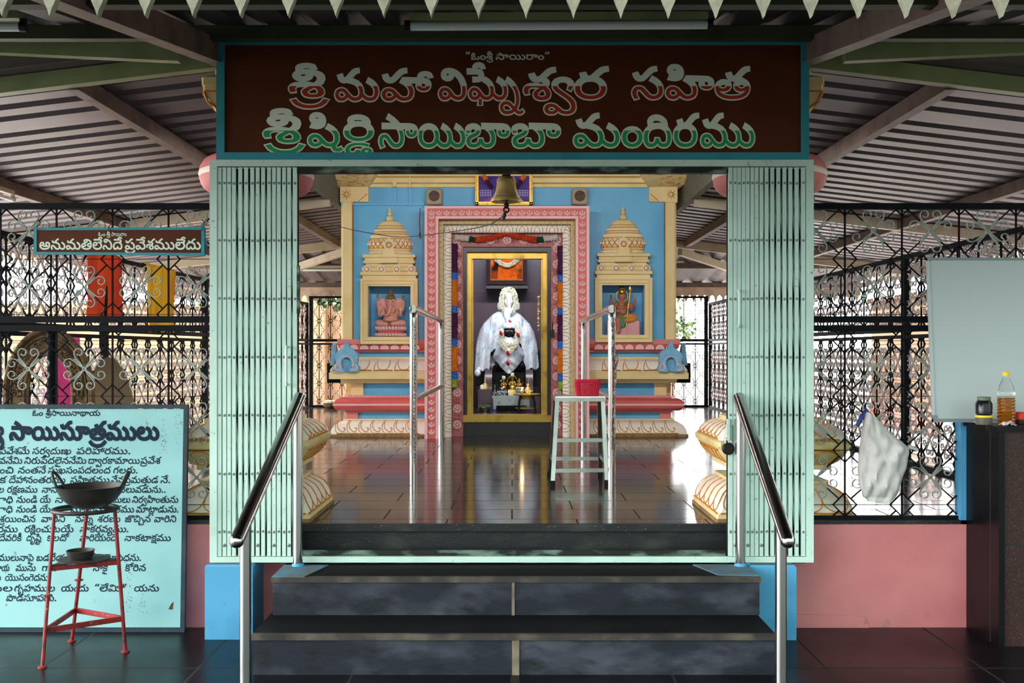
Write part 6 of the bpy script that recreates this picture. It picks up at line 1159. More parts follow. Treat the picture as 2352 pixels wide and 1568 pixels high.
# blue horn ornaments on the corners of the cornice
def horn_poly(c, z0, w, h):
    P = [(-.50, .02), (-.52, .14), (-.42, .24), (-.45, .40), (-.47, .52), (-.40, .66), (-.25, .74), (-.12, .78), (-.10, .88), (-.04, .98), (.02, 1.0), (.09, .95), (.11, .80), (.25, .74), (.40, .64), (.47, .52), (.45, .40), (.42, .24), (.53, .14), (.50, .02), (.30, 0), (.10, .0),
         (.13, .08), (.19, .2), (.19, .33), (.12, .44), (0, .48), (-.12, .44), (-.19, .33), (-.19, .2), (-.13, .08), (-.10, 0), (-.30, 0)]
    return [(c+a*w, z0+b*h) for a, b in P]
M['horn_blue'] = material('pale_blue_horn_paint', rgb(126, 184, 216), 0.5, var=(rgb(104, 164, 200), 20, 0.45, 0.7))
for s in (-1, 1):
    c = SX+s*1.475
    mb = MB(); mb.prism(horn_poly(c, 1.065, .225, .275), YB-.15, YB-.08)
    mb.use(1)
    for q in (-1, 1):
        mb.tube([(a, YB-.152, b) for a, b in arc(c+q*.075, 1.105, .026, 200, 200-q*400, 18)], .005, 5)
        mb.tube(smooth_pts([(c+q*.05, YB-.152, 1.09), (c+q*.062, YB-.152, 1.14), (c+q*.045, YB-.152, 1.19), (c, YB-.152, 1.205)], 5), .005, 5)
    mb.use(0); mb.box(c-.04, c+.04, YB-.11, YB-.07, 1.065, 1.2)
    o = obj('horn_ornament', mb, [M['horn_blue'], M['s_palepink']], shrine, smooth=30); o['label'] = 'pale blue horn-shaped ornament'
    mb = MB(); xs = SX+s*(HW+.085)
    mb.prism([(YB+.02, 1.12), (YB+.3, 1.12), (YB+.26, 1.24), (YB+.15, 1.33), (YB+.1, 1.25)], xs-.02, xs+.02, 'x')
    obj('horn_ornament', mb, M['horn_blue'], shrine)
    mb = MB(); mb.box(min(xs-s*.06, xs+s*.07), max(xs-s*.06, xs+s*.07), YB+.15, YB+.35, .955, 1.14); obj('side_box', mb, M['black_iron'], shrine)

# ------------------------------------------------------------------ carved doorway
PX = -.045
def surround(mb, hi, ho, zi, zo, y0, y1, zb=.469, c=PX):
    mb.box(c-ho, c-hi, y0, y1, zb, zo); mb.box(c+hi, c+ho, y0, y1, zb, zo); mb.box(c-hi, c+hi, y0, y1, zi, zo)
def along(hm, zm, step, zb=.5, c=PX):
    """points and angle along the centre line of a surround, from the left foot round to the right foot"""
    out = []; n = int((zm-zb)/step)
    for k in range(n): out.append((c-hm, zb+(zm-zb)*(k+.5)/n, 90))
    m = int(2*hm/step)
    for k in range(m+1): out.append((c-hm+2*hm*k/m, zm, 0))
    for k in range(n): out.append((c+hm, zm-(zm-zb)*(k+.5)/n, -90))
    return out
mb = MB()
surround(mb, .614, .737, 2.437, 2.55, 9.36, 9.70)
mb.use(1); surround(mb, .712, .737, 2.528, 2.55, 9.345, 9.37); surround(mb, .614, .638, 2.437, 2.459, 9.345, 9.37)
mb.use(2); surround(mb, .640, .710, 2.461, 2.526, 9.357, 9.361)
mb.use(3)
for x, z, a in along(.675, 2.493, .066):
    mb.ball((x, 9.352, z+.008), .011, 7, 5)
    for k in range(5):
        q = math.radians(a*0-160+35*k)
        mb.ball((x+.024*math.cos(q), 9.354, z+.008+.022*math.sin(q)), (.008, .008, .011), 6, 4)
    mb.tube([(x-.027, 9.357, z+.004), (x-.02, 9.352, z-.018), (x, 9.35, z-.027), (x+.02, 9.352, z-.018), (x+.027, 9.357, z+.004)], .004, 5)
o = obj('outer_door_surround', mb, [M['s_pink'], M['s_palepink'], M['s_red'], M['s_palepink']], shrine); o['label'] = 'pink outer door surround with a row of red and white rosettes'
mb = MB(); surround(mb, .58, .617, 2.405, 2.437, 9.47, 9.70)
mb.use(1)
for x, z, a in along(.600, 2.418, .05):
    for q in (-30, 0, 30):
        w = math.radians(q+90); mb.tube([(x, 9.469, z-.008), (x+.016*math.cos(w), 9.469, z-.008+.016*math.sin(w))], .0022, 4)
o = obj('olive_door_surround', mb, [M['s_olive'], M['ochre_shade']], shrine)
# white lotus roll
def roll_sweep(mb, hm, zm, r, y, n=8, zb=.469, c=PX, flat=1.0):
    P = [(c-hm, zb), (c-hm, zm), (c+hm, zm), (c+hm, zb)]
    N = [(-1, 0), (-1, 1), (1, 1), (1, 0)]
    L = []
    for (x, z), (nx, nz) in zip(P, N):
        L.append([(x+nx*r*math.cos(t), y-r*flat*math.sin(t)*1.0, z+nz*r*math.cos(t)) for t in [math.pi*k/n for k in range(n+1)]])
    mb.rings(L, cap=True)
mb = MB(); hm, zm, rr, yr = .548, 2.374, .04, 9.575
roll_sweep(mb, hm, zm, rr, yr)
mb.use(1)
for x, z, a in along(hm, zm, .125):
    t = (0, 1) if abs(a) == 90 else (1, 0)
    sg = 1 if a == 90 else (-1 if a == -90 else 1)
    def pt(u, v):                                   # u along, v across the roll (-1 outer .. 1 inner)
        th = math.pi/2*(1-v*0.98) if True else 0
        off = rr*1.03*math.cos(th); dep = rr*1.03*math.sin(th)
        if a == 90: return (x+off, yr-dep, z+u)
        if a == -90: return (x-off, yr-dep, z+u)
        return (x+u, yr-dep, z-off)
    w = .05
    mb.tube(smooth_pts([pt(-w, .9), pt(-w*1.05, .2), pt(-w*.7, -.55), pt(0, -.85), pt(w*.7, -.55), pt(w*1.05, .2), pt(w, .9)], 4), .0026, 5)
    mb.tube(smooth_pts([pt(-w*.45, .9), pt(-w*.5, .3), pt(0, -.35), pt(w*.5, .3), pt(w*.45, .9)], 4), .0022, 5)
mb.use(0)
for x, z, a in along(hm+rr*.98, zm+rr*.98, .125):
    mb.ball((x, yr-.008, z), (.022 if abs(a) == 90 else .055, .012, .055 if abs(a) == 90 else .022), 10, 5)
o = obj('lotus_door_roll', mb, [M['s_pale'], M['s_brown']], shrine, smooth=60)
mb = MB(); surround(mb, .405, .515, 2.214, 2.34, 9.63, 9.72)
for x, z, a in along(.46, 2.275, .145):
    mb.use(1); mb.tube([(x+.034*math.cos(q), 9.627, z+.034*math.sin(q)) for q in [2*math.pi*k/14 for k in range(14)]], .007, 6, closed=True)
    mb.ball((x, 9.625, z), .013, 8, 5)
    for k in range(6):
        q = k*math.pi/3+.3; mb.ball((x+.021*math.cos(q), 9.627, z+.021*math.sin(q)), (.009, .007, .009), 6, 4)
    mb.use(0)
    dz = (0, .072) if abs(a) == 90 else (.072, 0)
    for k in range(5):
        q = R.uniform(0, 6); mb.ball((x+dz[0]+R.uniform(-.03, .03), 9.627, z+dz[1]+R.uniform(-.02, .02)), (.016, .008, .010), 6, 4)
obj('rosette_door_surround', mb, [M['s_maroon'], M['s_palepink']], shrine, smooth=60)
mb = MB(); surround(mb, .372, .407, 2.17, 2.216, 9.66, 9.86, .60); obj('granite_door_frame', mb, M['granite_dark'], shrine)
mb = MB(); surround(mb, .332, .374, 2.113, 2.172, 9.72, 9.84, .60)
mb.box(PX-.332, PX-.318, 9.76, 9.84, .60, 2.115); mb.box(PX+.318, PX+.332, 9.76, 9.84, .60, 2.115)
mb.box(PX-.41, PX+.41, 9.64, 9.86, .598, .662)
obj('brass_door_frame', mb, M['brass_frame'], shrine, smooth=0)
mb = MB(); mb.box(PX-.41, PX+.41, 9.66, 9.9, .469, .598); obj('threshold_step', mb, M['granite_dark'], shrine)
# the chamber
YI = 11.75
mb = MB()
mb.box(PX-1.25, PX+1.25, YI, YI+.1, .469, 2.75)
n_ = mb.use(1)
mb.box(PX-1.25, PX+1.25, YI-.001, YI+.0, 1.905, 1.909); mb.box(PX+.17, PX+.174, YI-.001, YI, .66, 1.905)
mb.use(0); mb.box(PX-1.35, PX-1.25, 9.9, YI+.1, .469, 2.75); mb.box(PX+1.25, PX+1.35, 9.9, YI+.1, .469, 2.75)
obj('chamber_wall', mb, [M['granite_purple'], M['granite_dark']], shrine)
mb = MB(); mb.box(PX-1.25, PX+1.25, 9.86, YI, .60, .656); obj('chamber_floor', mb, M['floor_in'], shrine)
mb = MB(); mb.box(PX-1.35, PX+1.35, 9.86, YI+.1, 2.75, 2.8); obj('chamber_ceiling', mb, M['s_pale'], shrine)
# wire raceways painted over
mb = MB()
zz = Z(468, YB)
mb.box(SX-HW, X(975, YB), YB+.004, YB+.03, zz-.014, zz+.012)
for px in (907, 942): mb.box(X(px, YB)-.012, X(px, YB)+.014, YB+.012, YB+.03, zz, Z(430, YB))
mb.box(X(968, YB), X(970, YB), YB+.015, YB+.03, Z(655, YB), zz)
mb.box(X(1225, YB), X(1312, YB), YB+.012, YB+.03, zz-.012, zz+.008)
mb.box(X(1017, YB), X(1093, YB), YB+.012, YB+.03, zz-.012, zz+.008)
o = obj('cable_raceway', mb, M['s_blue'], shrine)
mb = MB()
mb.box(X(907, YB)-.016, X(907, YB)+.018, YB-.04, YB+.03, Z(430, YB), Z(412, YB)); mb.box(X(942, YB)-.006, X(942, YB)+.008, YB-.04, YB+.02, Z(432, YB), Z(405, YB))
obj('conduit_elbow', mb, M['s_cream'], shrine)

# ------------------------------------------------------------------ niches with tower crowns
M['glass'] = material('niche_glass', (1, 1, 1, 1), 0.02, trans=1.0)
_n = M['glass'].node_tree.nodes; _l = M['glass'].node_tree.links
_tr = _n.new('ShaderNodeBsdfTransparent'); _gl = _n.new('ShaderNodeBsdfGlossy'); _gl.inputs['Roughness'].default_value = 0.03
_fr = _n.new('ShaderNodeFresnel'); _fr.inputs['IOR'].default_value = 1.16
_ms = _n.new('ShaderNodeMixShader')
_l.new(_fr.outputs[0], _ms.inputs[0]); _l.new(_tr.outputs[0], _ms.inputs[1]); _l.new(_gl.outputs[0], _ms.inputs[2])
_l.new(_ms.outputs[0], _n['Material Output'].inputs['Surface'])
def niche(cx, which, zf0, zf1):
    yf = YB-.07
    mb = MB()
    for k, (i, d) in enumerate(((0, 0), (.018, .012), (.034, .0), (.048, .016))):
        h0, h1 = .262-i, .262-(.018, .034, .048, .066)[k]
        for a in ((cx-h0, cx-h1, zf0+i, zf1-i), (cx+h1, cx+h0, zf0+i, zf1-i), (cx-h1, cx+h1, zf0+i, zf0+i+h0-h1), (cx-h1, cx+h1, zf1-i-(h0-h1), zf1-i)):
            mb.box(a[0], a[1], yf+d, YB+.03, a[2], a[3])
    o = obj('niche_frame', mb, M['s_cream'], shrine); o['label'] = which
    mb = MB(); mb.box(cx-.196, cx+.196, YB-.045, YB-.041, zf0+.066, zf1-.066); obj('glass_pane', mb, M['glass'], o, smooth=0)
    mb = MB()
    mb.box(cx-.21, cx+.21, YB+.20, YB+.21, zf0+.04, zf1-.04); mb.box(cx-.21, cx-.197, YB-.03, YB+.2, zf0+.04, zf1-.04); mb.box(cx+.197, cx+.21, YB-.03, YB+.2, zf0+.04, zf1-.04)
    mb.box(cx-.21, cx+.21, YB-.03, YB+.2, zf1-.066, zf1-.05); mb.box(cx-.21, cx+.21, YB-.03, YB+.2, zf0+.05, zf0+.066)
    obj('niche_box', mb, M['s_blue'], o)
    # crown
    z0 = zf1+.0; y0 = YB+.03
    mb = MB()
    mb.box(cx-.245, cx+.245, YB-.05, y0, z0, z0+.035)
    mb.box(cx-.262, cx+.262, YB-.075, y0, z0+.035, z0+.062)
    mb.tube([(cx-.25, YB-.03, z0+.088), (cx+.25, YB-.03, z0+.088)], .03, 12)
    mb.box(cx-.215, cx+.215, YB-.035, y0, z0+.105, z0+.145)
    mb.box(cx-.235, cx+.235, YB-.06, y0, z0+.145, z0+.165)
    mb.tube([(cx-.225, YB-.03, z0+.18), (cx+.225, YB-.03, z0+.18)], .028, 12)
    mb.box(cx-.242, cx+.242, YB-.075, y0, z0+.197, z0+.224)
    mb.box(cx-.08, cx+.08, YB-.09, y0, z0+.145, z0+.165); mb.box(cx-.08, cx+.08, YB-.09, y0, z0+.197, z0+.224); mb.box(cx-.075, cx+.075, YB-.07, y0, z0+.165, z0+.197)
    mb.box(cx-.055, cx+.055, YB-.085, y0, z0+.224, z0+.275)
    hd = .3; zd = z0+.224
    prof = [(.19, 0), (.195, .02), (.186, .035), (.198, .05), (.205, .085), (.196, .135), (.172, .185), (.144, .23), (.118, .27), (.096, .30), (.08, .312), (.03, .315)]
    mb.lathe([(r, zd+z) for r, z in prof], (cx, y0, 0), 40, 1, .42)
    for zz_, r in ((.012, .197), (.042, .196)): mb.lathe([(r-.004, zd+zz_-.006), (r+.003, zd+zz_), (r-.004, zd+zz_+.006)], (cx, y0, 0), 40, 1, .43)
    mb.lathe([(.036, zd+.312), (.026, zd+.318), (.034, zd+.330), (.036, zd+.345), (.024, zd+.36), (.013, zd+.366), (.022, zd+.378), (.020, zd+.392), (.011, zd+.398), (.017, zd+.408), (.012, zd+.425), (0, zd+.437)], (cx, y0-.03, 0), 18)
    def on(u, z, out=.003):
        for (ra, za), (rb, zb) in zip(prof, prof[1:]):
            if za <= z <= zb: r = ra+(rb-ra)*(z-za)/(zb-za); break
        else: r = prof[-1][0]
        a = math.pi*1.5+u
        return (cx+(r+out)*math.cos(a), y0+(r+out)*.42*math.sin(a), zd+z)
    mb.use(1)
    for k in range(-7, 8):
        for d in (1, -1):
            P = [on((k+d*t/6)*.27, .062+.013*t) for t in range(7)]
            if all(abs(p[0]-cx) < .2 for p in P): mb.tube(P, .0035, 4)
    for zz_ in (.06, .148, .192, .212, .245, .268): mb.tube([on(u*.1, zz_, .001) for u in range(-15, 16)], .003, 4)
    mb.use(2)
    for k in range(-5, 6):
        if abs(k) > 0: mb.ball(on(k*.27, .10, .0), (.016, .010, .016), 8, 5); mb.ball(on(k*.27, .125), (.009, .008, .009), 6, 4)
    for k in range(-16, 17):
        mb.ball(on(k*.09, .17, .0), (.006, .006, .014), 5, 4); mb.ball(on(k*.09, .228, 0), (.007, .007, .009), 5, 4)
        mb.ball(on(k*.09, .022, .0), (.009, .008, .010), 5, 4)
    c = (cx, y0-.10, zd+.085)
    mb.use(0); mb.prism([(cx+.05*math.cos(a)*(1 if math.sin(a) < .8 else .6), c[2]+(.05*math.sin(a) if a < math.pi/2-.4 or a > math.pi/2+.4 else .072)) for a in [2*math.pi*k/20 for k in range(20)]], y0-.105, y0-.06)
    mb.use(1); mb.tube([(cx+.024*math.cos(a), y0-.108, c[2]+.024*math.sin(a)) for a in [2*math.pi*k/16 for k in range(16)]], .005, 5, closed=True)
    mb.use(2); mb.tube([(cx+.043*math.cos(a), y0-.106, c[2]+.043*math.sin(a)) for a in [2*math.pi*k/16 for k in range(16)]], .006, 5, closed=True); mb.ball((cx, y0-.108, c[2]), .011, 8, 5)
    mb.use(2)
    for u in (-.205, -.07, .07, .205):
        for k in range(11):
            a = math.pi*2*k/11; mb.ball((cx+u+.031*math.cos(a), YB-.062, z0+.088+.031*math.sin(a)), (.010, .008, .010), 5, 4)
        mb.lathe([(.026, 0), (.024, -.012), (.008, -.02), (.006, -.032), (0, -.034)], (cx+u, YB-.062, z0+.088), 12, axis='y')
    mb.use(1)
    for u in (-.205, -.07, .07, .205): mb.tube([(cx+u+.02*math.cos(a), YB-.078, z0+.088+.02*math.sin(a)) for a in [2*math.pi*k/12 for k in range(12)]], .004, 5, closed=True)
    o2 = obj('tower_crown', mb, [M['s_cream'], M['s_orange'], M['s_pale']], shrine, smooth=50)
    return o
niche(NL, 'cream niche frame holding the elephant-headed idol', 1.317, 1.915)
niche(NR, 'cream niche frame holding the spear-bearing idol', 1.335, 1.925)

# ------------------------------------------------------------------ pillars of the hall front
M['p_cream'] = material('cream_lotus_paint', rgb(226, 206, 152), 0.5, var=(rgb(204, 180, 120), 7, 0.45, 0.75))
def pillar(cx, label):
    cy = 5.10
    t = thing('pillar', label, 'pillar', (cx, cy, 0.469))
    def sq(w, z, c=0.18):
        k = w*c
        return [(cx-w+k, cy-w, z), (cx+w-k, cy-w, z), (cx+w, cy-w+k, z), (cx+w, cy+w-k, z), (cx+w-k, cy+w, z), (cx-w+k, cy+w, z), (cx-w, cy+w-k, z), (cx-w, cy-w+k, z)]
    mb = MB(); mb.rings([sq(.322, .469, .02), sq(.322, .485, .02)]); mb.use(1)
    mb.rings([sq(.318, .485, .02), sq(.315, .505, .02)])
    obj('footing', mb, [M['rough'], M['p_cream']], t)
    def lotus(name, prof, step=.09, up=True):
        mb = MB(); mb.rings([sq(w, z, .06) for w, z in prof]); mb.use(1)
        n = len(prof)-1
        for q in range(4):
            for k in range(-3, 4):
                def at(u, s):
                    f = min(max(s, 0), .999)*n; i = int(f); g = f-i
                    w = prof[i][0]*(1-g)+prof[i+1][0]*g; z = prof[i][1]*(1-g)+prof[i+1][1]*g
                    u = u*w/prof[0 if up else -1][0]
                    return [(cx+u, cy-w-.002, z), (cx+w+.002, cy+u, z), (cx-u, cy+w+.002, z), (cx-w-.002, cy-u, z)][q]
                if abs(k) < 3:
                    mb.tube(smooth_pts([at(k*step+s*step*.47, .97 if up else .03) if i == 0 else p for s in (-1,) for i, p in enumerate([None, at(k*step-step*.5, .6 if up else .4), at(k*step-step*.42, .3 if up else .7), at(k*step, .12 if up else .88), at(k*step+step*.42, .3 if up else .7), at(k*step+step*.5, .6 if up else .4), at(k*step+step*.47, .97 if up else .03)])], 3), .0026, 5)
                    mb.tube([at(k*step-step*.5, .04 if up else .96), at(k*step, .07 if up else .93), at(k*step+step*.5, .04 if up else .96)], .0045, 5)
        return obj(name, mb, [M['p_cream'] if not up else M['s_pale'], M['s_orange']], t, smooth=40)
    lotus('lower_lotus', [(.312, .505), (.312, .52), (.30, .555), (.275, .595), (.24, .620), (.215, .632)], .12)
    mb = MB(); mb.rings([sq(.225, .632, .05), sq(.225, .648, .05)]); obj('collar', mb, M['p_cream'], t)
    mb = MB(); mb.rings([sq(.165, .648, .03), sq(.165, .715, .03)]); obj('neck', mb, M['s_blue'], t)
    mb = MB(); mb.rings([sq(.235, .700, .05), sq(.235, .722, .05)]); obj('collar', mb, M['p_cream'], t)
    lotus('inverted_lotus', [(.235, .722), (.262, .742), (.288, .775), (.298, .80)], .10, False)
    mb = MB(); mb.rings([sq(.30, .80, .04), sq(.31, .815, .04), sq(.31, .835, .04), sq(.30, .842, .04)]); obj('band', mb, M['p_cream'], t)
    lotus('upper_lotus', [(.30, .842), (.295, .86), (.275, .885), (.245, .905), (.225, .912)], .10)
    mb = MB(); mb.rings([sq(.205, .912, .04), sq(.205, .935, .04)]); obj('collar', mb, M['p_cream'], t)
    mb = MB(); mb.rings([sq(.172, .935, .03), sq(.172, 1.215, .03)]); mb.use(1)
    for q in range(4):
        f = lambda a, z, q=q: [(cx+a, cy-.174, z), (cx+.174, cy+a, z), (cx-a, cy+.174, z), (cx-.174, cy-a, z)][q]
        for s in (-1, 1):
            mb.tube([f(s*.07+.048*math.cos(a), 1.075+.10*math.sin(a)) for a in [2*math.pi*k/18 for k in range(18)]], .006, 5, closed=True)
            mb.tube([f(s*.07+.026*math.cos(a), 1.075+.06*math.sin(a)) for a in [2*math.pi*k/14 for k in range(14)]], .005, 5, closed=True)
    o = obj('red_panel', mb, [M['s_red'], M['s_palepink']], t); o['label'] = 'red carved panel low on the shaft'
    mb = MB(); mb.rings([sq(.16, 1.215, .03), sq(.16, 1.43, .03), sq(.17, 1.435, .03), sq(.17, 1.455, .03), sq(.16, 1.46, .03), sq(.16, 1.93, .03)]); obj('shaft', mb, M['s_blue'], t)
    mb = MB(); mb.rings([sq(.165, 1.93, .03), sq(.175, 1.97, .03), sq(.165, 2.01, .03)]); obj('red_collar', mb, M['s_red'], t)
    mb = MB()
    pr_ = [(.16, 1.975), (.17, 2.0), (.20, 2.02)] + [(.208+.065*math.sin(a), 2.105-.085*math.cos(a)) for a in [math.pi*k/12 for k in range(1, 12)]] + [(.20, 2.19), (.165, 2.195), (.165, 2.245)]
    mb.lathe(pr_, (cx, cy, 0), 40); mb.use(1)
    mb.lathe([(.271, 2.09), (.2755, 2.105), (.271, 2.122), (.265, 2.135)], (cx, cy, 0), 40)
    o = obj('torus_cushion', mb, [M['s_pink'], M['s_pale']], t, smooth=50); o['label'] = 'round pink cushion capital with a white band'
    mb = MB(); mb.rings([sq(.15, 2.245, .03), sq(.15, 2.36, .03)]); obj('upper_shaft', mb, M['s_blue'], t)
    mb = MB(); mb.rings([sq(.15, 2.36, .05), sq(.16, 2.39, .05), sq(.185, 2.43, .05), sq(.205, 2.47, .05), sq(.205, 2.50, .05)]); mb.use(1)
    for q in range(4):
        f = lambda a, w, z, q=q: [(cx+a, cy-w, z), (cx+w, cy+a, z), (cx-a, cy+w, z), (cx-w, cy-a, z)][q]
        for k in range(-2, 3):
            mb.tube([f(k*.08-.036, .205, 2.465), f(k*.08-.025, .186, 2.425), f(k*.07, .165, 2.395), f(k*.08+.025, .186, 2.425), f(k*.08+.036, .205, 2.465)], .005, 5)
    mb.rings([sq(.2065, 2.466, .05), sq(.2065, 2.474, .05)], cap=False)
    obj('lotus_capital', mb, [M['p_cream'], M['s_orange']], t)
    mb = MB(); mb.rings([sq(.21, 2.50, .05), sq(.21, 2.535, .05), sq(.16, 2.56, .05), sq(.16, 2.66, .05)]); obj('abacus', mb, M['p_cream'], t)
pillar(-1.245, 'carved blue and cream hall pillar behind the gate stack nearest the lettered board')
pillar(1.255, 'carved blue and cream hall pillar behind the gate stack nearest the whiteboard')
# ------------------------------------------------------------------ idols
def limb(mb, pts, rs, n=10):
    P = smooth_pts(pts, 5); k = len(pts)-1; r = []
    for i in range(len(P)):
        f = min(i/5, k-1e-6); a = int(f); r.append(rs[a]+(rs[a+1]-rs[a])*(f-a))
    mb.tube(P, r, n)
    mb.ball(P[0], r[0], n, 6); mb.ball(P[-1], r[-1], n, 6)

M['idol_pink'] = material('pink_painted_idol', rgb(226, 160, 148), 0.4, var=(rgb(214, 138, 128), 20, 0.45, 0.75))
M['idol_skin'] = material('brown_painted_idol', rgb(182, 108, 84), 0.4)
M['gold'] = material('gold_leaf_paint', rgb(206, 164, 72), 0.3, 0.8, var=(rgb(150, 108, 40), 60, 0.5, 0.75))
M['orange_cloth'] = material('orange_painted_cloth', rgb(222, 138, 30), 0.5)
M['green_cloth'] = material('green_painted_sash', rgb(50, 140, 84), 0.5)
M['plinth_pink'] = material('pink_idol_plinth', rgb(218, 158, 160), 0.5)
M['black_stone'] = material('polished_black_stone', rgb(22, 20, 22), 0.22)
M['marble'] = material('white_marble', rgb(226, 220, 220), 0.35)
M['kumkum'] = material('red_vermilion', rgb(200, 30, 40), 0.6)
M['eye_white'] = material('painted_eye_white', rgb(236, 232, 224), 0.4)
M['hair_dark'] = material('dark_painted_line', rgb(40, 24, 20), 0.5)

# elephant-headed idol
c, y, zb = NL, YB+.07, 1.385
t = thing('idol', 'pink seated elephant-headed idol behind glass in the niche', 'idol', (c, y, zb))
mb = MB()
mb.lathe([(.15, zb), (.165, zb+.015), (.15, zb+.035), (.135, zb+.045), (.15, zb+.07), (.165, zb+.10), (.14, zb+.115)], (c, y, 0), 30, 1, .6)
mb.use(1)
for k in range(15):
    a = math.pi+math.pi*(k+.5)/15; mb.ball((c+.155*math.cos(a), y+.095*math.sin(a), zb+.09), (.016, .01, .022), 8, 6); mb.ball((c+.158*math.cos(a), y+.097*math.sin(a), zb+.02), (.016, .01, .02), 8, 6)
obj('lotus_pedestal', mb, [M['s_red'], M['s_palepink']], t, smooth=50)
mb = MB(); z0 = zb+.11
mb.ball((c, y, z0+.085), (.078, .065, .085), 16, 12); mb.ball((c, y-.01, z0+.16), (.07, .05, .055), 14, 10)
limb(mb, [(c-.05, y, z0+.03), (c-.13, y-.03, z0+.035), (c-.04, y-.075, z0+.02)], [.042, .036, .022])
limb(mb, [(c+.05, y, z0+.03), (c+.13, y-.03, z0+.035), (c+.03, y-.08, z0+.025)], [.042, .036, .022])
for s in (-1, 1):
    limb(mb, [(c+s*.06, y, z0+.185), (c+s*.115, y+.005, z0+.17), (c+s*.135, y-.015, z0+.235), (c+s*.132, y-.02, z0+.262)], [.026, .022, .018, .016])
    limb(mb, [(c+s*.06, y-.01, z0+.18), (c+s*.105, y-.035, z0+.115), (c+s*.115, y-.075, z0+.135), (c+s*.112, y-.085, z0+.16)], [.025, .021, .017, .016])
mb.ball((c, y-.01, z0+.245), (.056, .05, .055), 14, 10)
for s in (-1, 1): mb.ball((c+s*.024, y-.03, z0+.275), (.028, .026, .026), 10, 8); mb.ball((c+s*.088, y-.002, z0+.245), (.046, .016, .058), 12, 8)
limb(mb, [(c, y-.05, z0+.24), (c, y-.078, z0+.19), (c-.012, y-.088, z0+.135), (c-.04, y-.088, z0+.115)], [.026, .021, .016, .012])
for s in (-1, 1): limb(mb, [(c+s*.025, y-.045, z0+.215), (c+s*.034, y-.078, z0+.205)], [.008, .004], 6)
obj('body', mb, M['idol_pink'], t, voxel=.005, relax=2)
mb = MB(); mb.lathe([(.05, z0+.28), (.056, z0+.288), (.046, z0+.30), (.05, z0+.31), (.034, z0+.335), (.038, z0+.343), (.018, z0+.372), (.006, z0+.39), (0, z0+.395)], (c, y-.008, 0), 18)
obj('crown', mb, M['gold'], t)
mb = MB()
for s in (-1, 1): mb.ball((c+s*.024, y-.0555, z0+.262), (.007, .004, .005), 8, 6)
obj('eyes', mb, M['hair_dark'], t)
mb = MB()
mb.tube([(c-.132, y-.02, z0+.262), (c-.134, y-.02, z0+.30)], .004, 6); mb.ball((c-.134, y-.02, z0+.318), (.017, .013, .02), 10, 8); obj('mace', mb, M['gold'], t)
mb = MB(); mb.tube([(c+.132, y-.02, z0+.262), (c+.134, y-.02, z0+.285)], .004, 6); mb.lathe([(.004, z0+.285), (.018, z0+.325), (.014, z0+.33), (0, z0+.33)], (c+.134, y-.02, 0), 10); obj('lotus_bud', mb, M['gold'], t)
mb = MB(); mb.ball((c+.112, y-.09, z0+.178), (.02, .018, .016), 10, 7); obj('sweet_ball', mb, M['s_cream'], t)
mb = MB(); mb.tube(smooth_pts([(c-.06, y-.045, z0+.18), (c-.03, y-.07, z0+.13), (c, y-.072, z0+.115), (c+.03, y-.07, z0+.13), (c+.06, y-.045, z0+.18)], 4), .006, 6)
mb.tube(smooth_pts([(c-.085, y-.02, z0+.06), (c-.04, y-.062, z0+.05), (c, y-.07, z0+.048), (c+.04, y-.062, z0+.05), (c+.085, y-.02, z0+.06)], 4), .010, 6)
obj('ornaments', mb, M['gold'], t)

# spear-bearing idol
c, y, zb = NR, YB+.075, 1.402
t = thing('idol', 'brown seated idol with gold crown and long spear behind glass in the niche', 'idol', (c, y, zb))
mb = MB(); mb.rings([[(c+a*w, y-.07, z), (c+b*w, y-.07, z), (c+b*w, y+.06, z), (c+a*w, y+.06, z)] for a, b, w, z in ((-.165, .175, 1, zb), (-.165, .175, 1, zb+.135), (-.155, .165, 1, zb+.15))])
obj('plinth', mb, M['plinth_pink'], t)
mb = MB(); z0 = zb+.15
mb.ball((c, y-.015, z0+.045), (.065, .05, .055), 14, 10); mb.ball((c, y-.01, z0+.145), (.062, .04, .06), 14, 10); mb.ball((c, y-.012, z0+.095), (.045, .036, .045), 12, 9)
limb(mb, [(c, y-.01, z0+.195), (c, y-.018, z0+.225)], [.022, .02])
limb(mb, [(c-.03, y-.03, z0+.03), (c-.05, y-.085, z0-.0), (c-.045, y-.088, z0-.09), (c-.048, y-.10, z0-.115)], [.04, .034, .024, .018])
limb(mb, [(c+.03, y-.02, z0+.03), (c+.115, y-.055, z0+.02), (c+.02, y-.10, z0+.0)], [.04, .036, .02])
limb(mb, [(c-.06, y-.01, z0+.185), (c-.10, y-.012, z0+.155), (c-.118, y-.03, z0+.20), (c-.12, y-.035, z0+.225)], [.024, .021, .016, .015])
limb(mb, [(c+.06, y-.01, z0+.185), (c+.115, y-.012, z0+.155), (c+.13, y-.03, z0+.20), (c+.132, y-.035, z0+.225)], [.024, .021, .016, .015])
limb(mb, [(c+.06, y-.02, z0+.175), (c+.095, y-.05, z0+.12), (c+.09, y-.085, z0+.15), (c+.088, y-.09, z0+.165)], [.023, .02, .016, .016])
limb(mb, [(c-.06, y-.02, z0+.175), (c-.092, y-.05, z0+.115), (c-.06, y-.085, z0+.10), (c-.045, y-.09, z0+.10)], [.023, .02, .016, .015])
mb.ball((c, y-.022, z0+.258), (.038, .038, .045), 16, 12); mb.ball((c, y-.058, z0+.250), (.007, .008, .012), 8, 6); mb.ball((c, y-.052, z0+.234), (.013, .008, .005), 8, 6); mb.ball((c, y-.05, z0+.222), (.014, .010, .009), 8, 6)
for s in (-1, 1): mb.ball((c+s*.039, y-.018, z0+.255), (.006, .009, .014), 8, 6)
obj('body', mb, M['idol_skin'], t, voxel=.0038, relax=2)
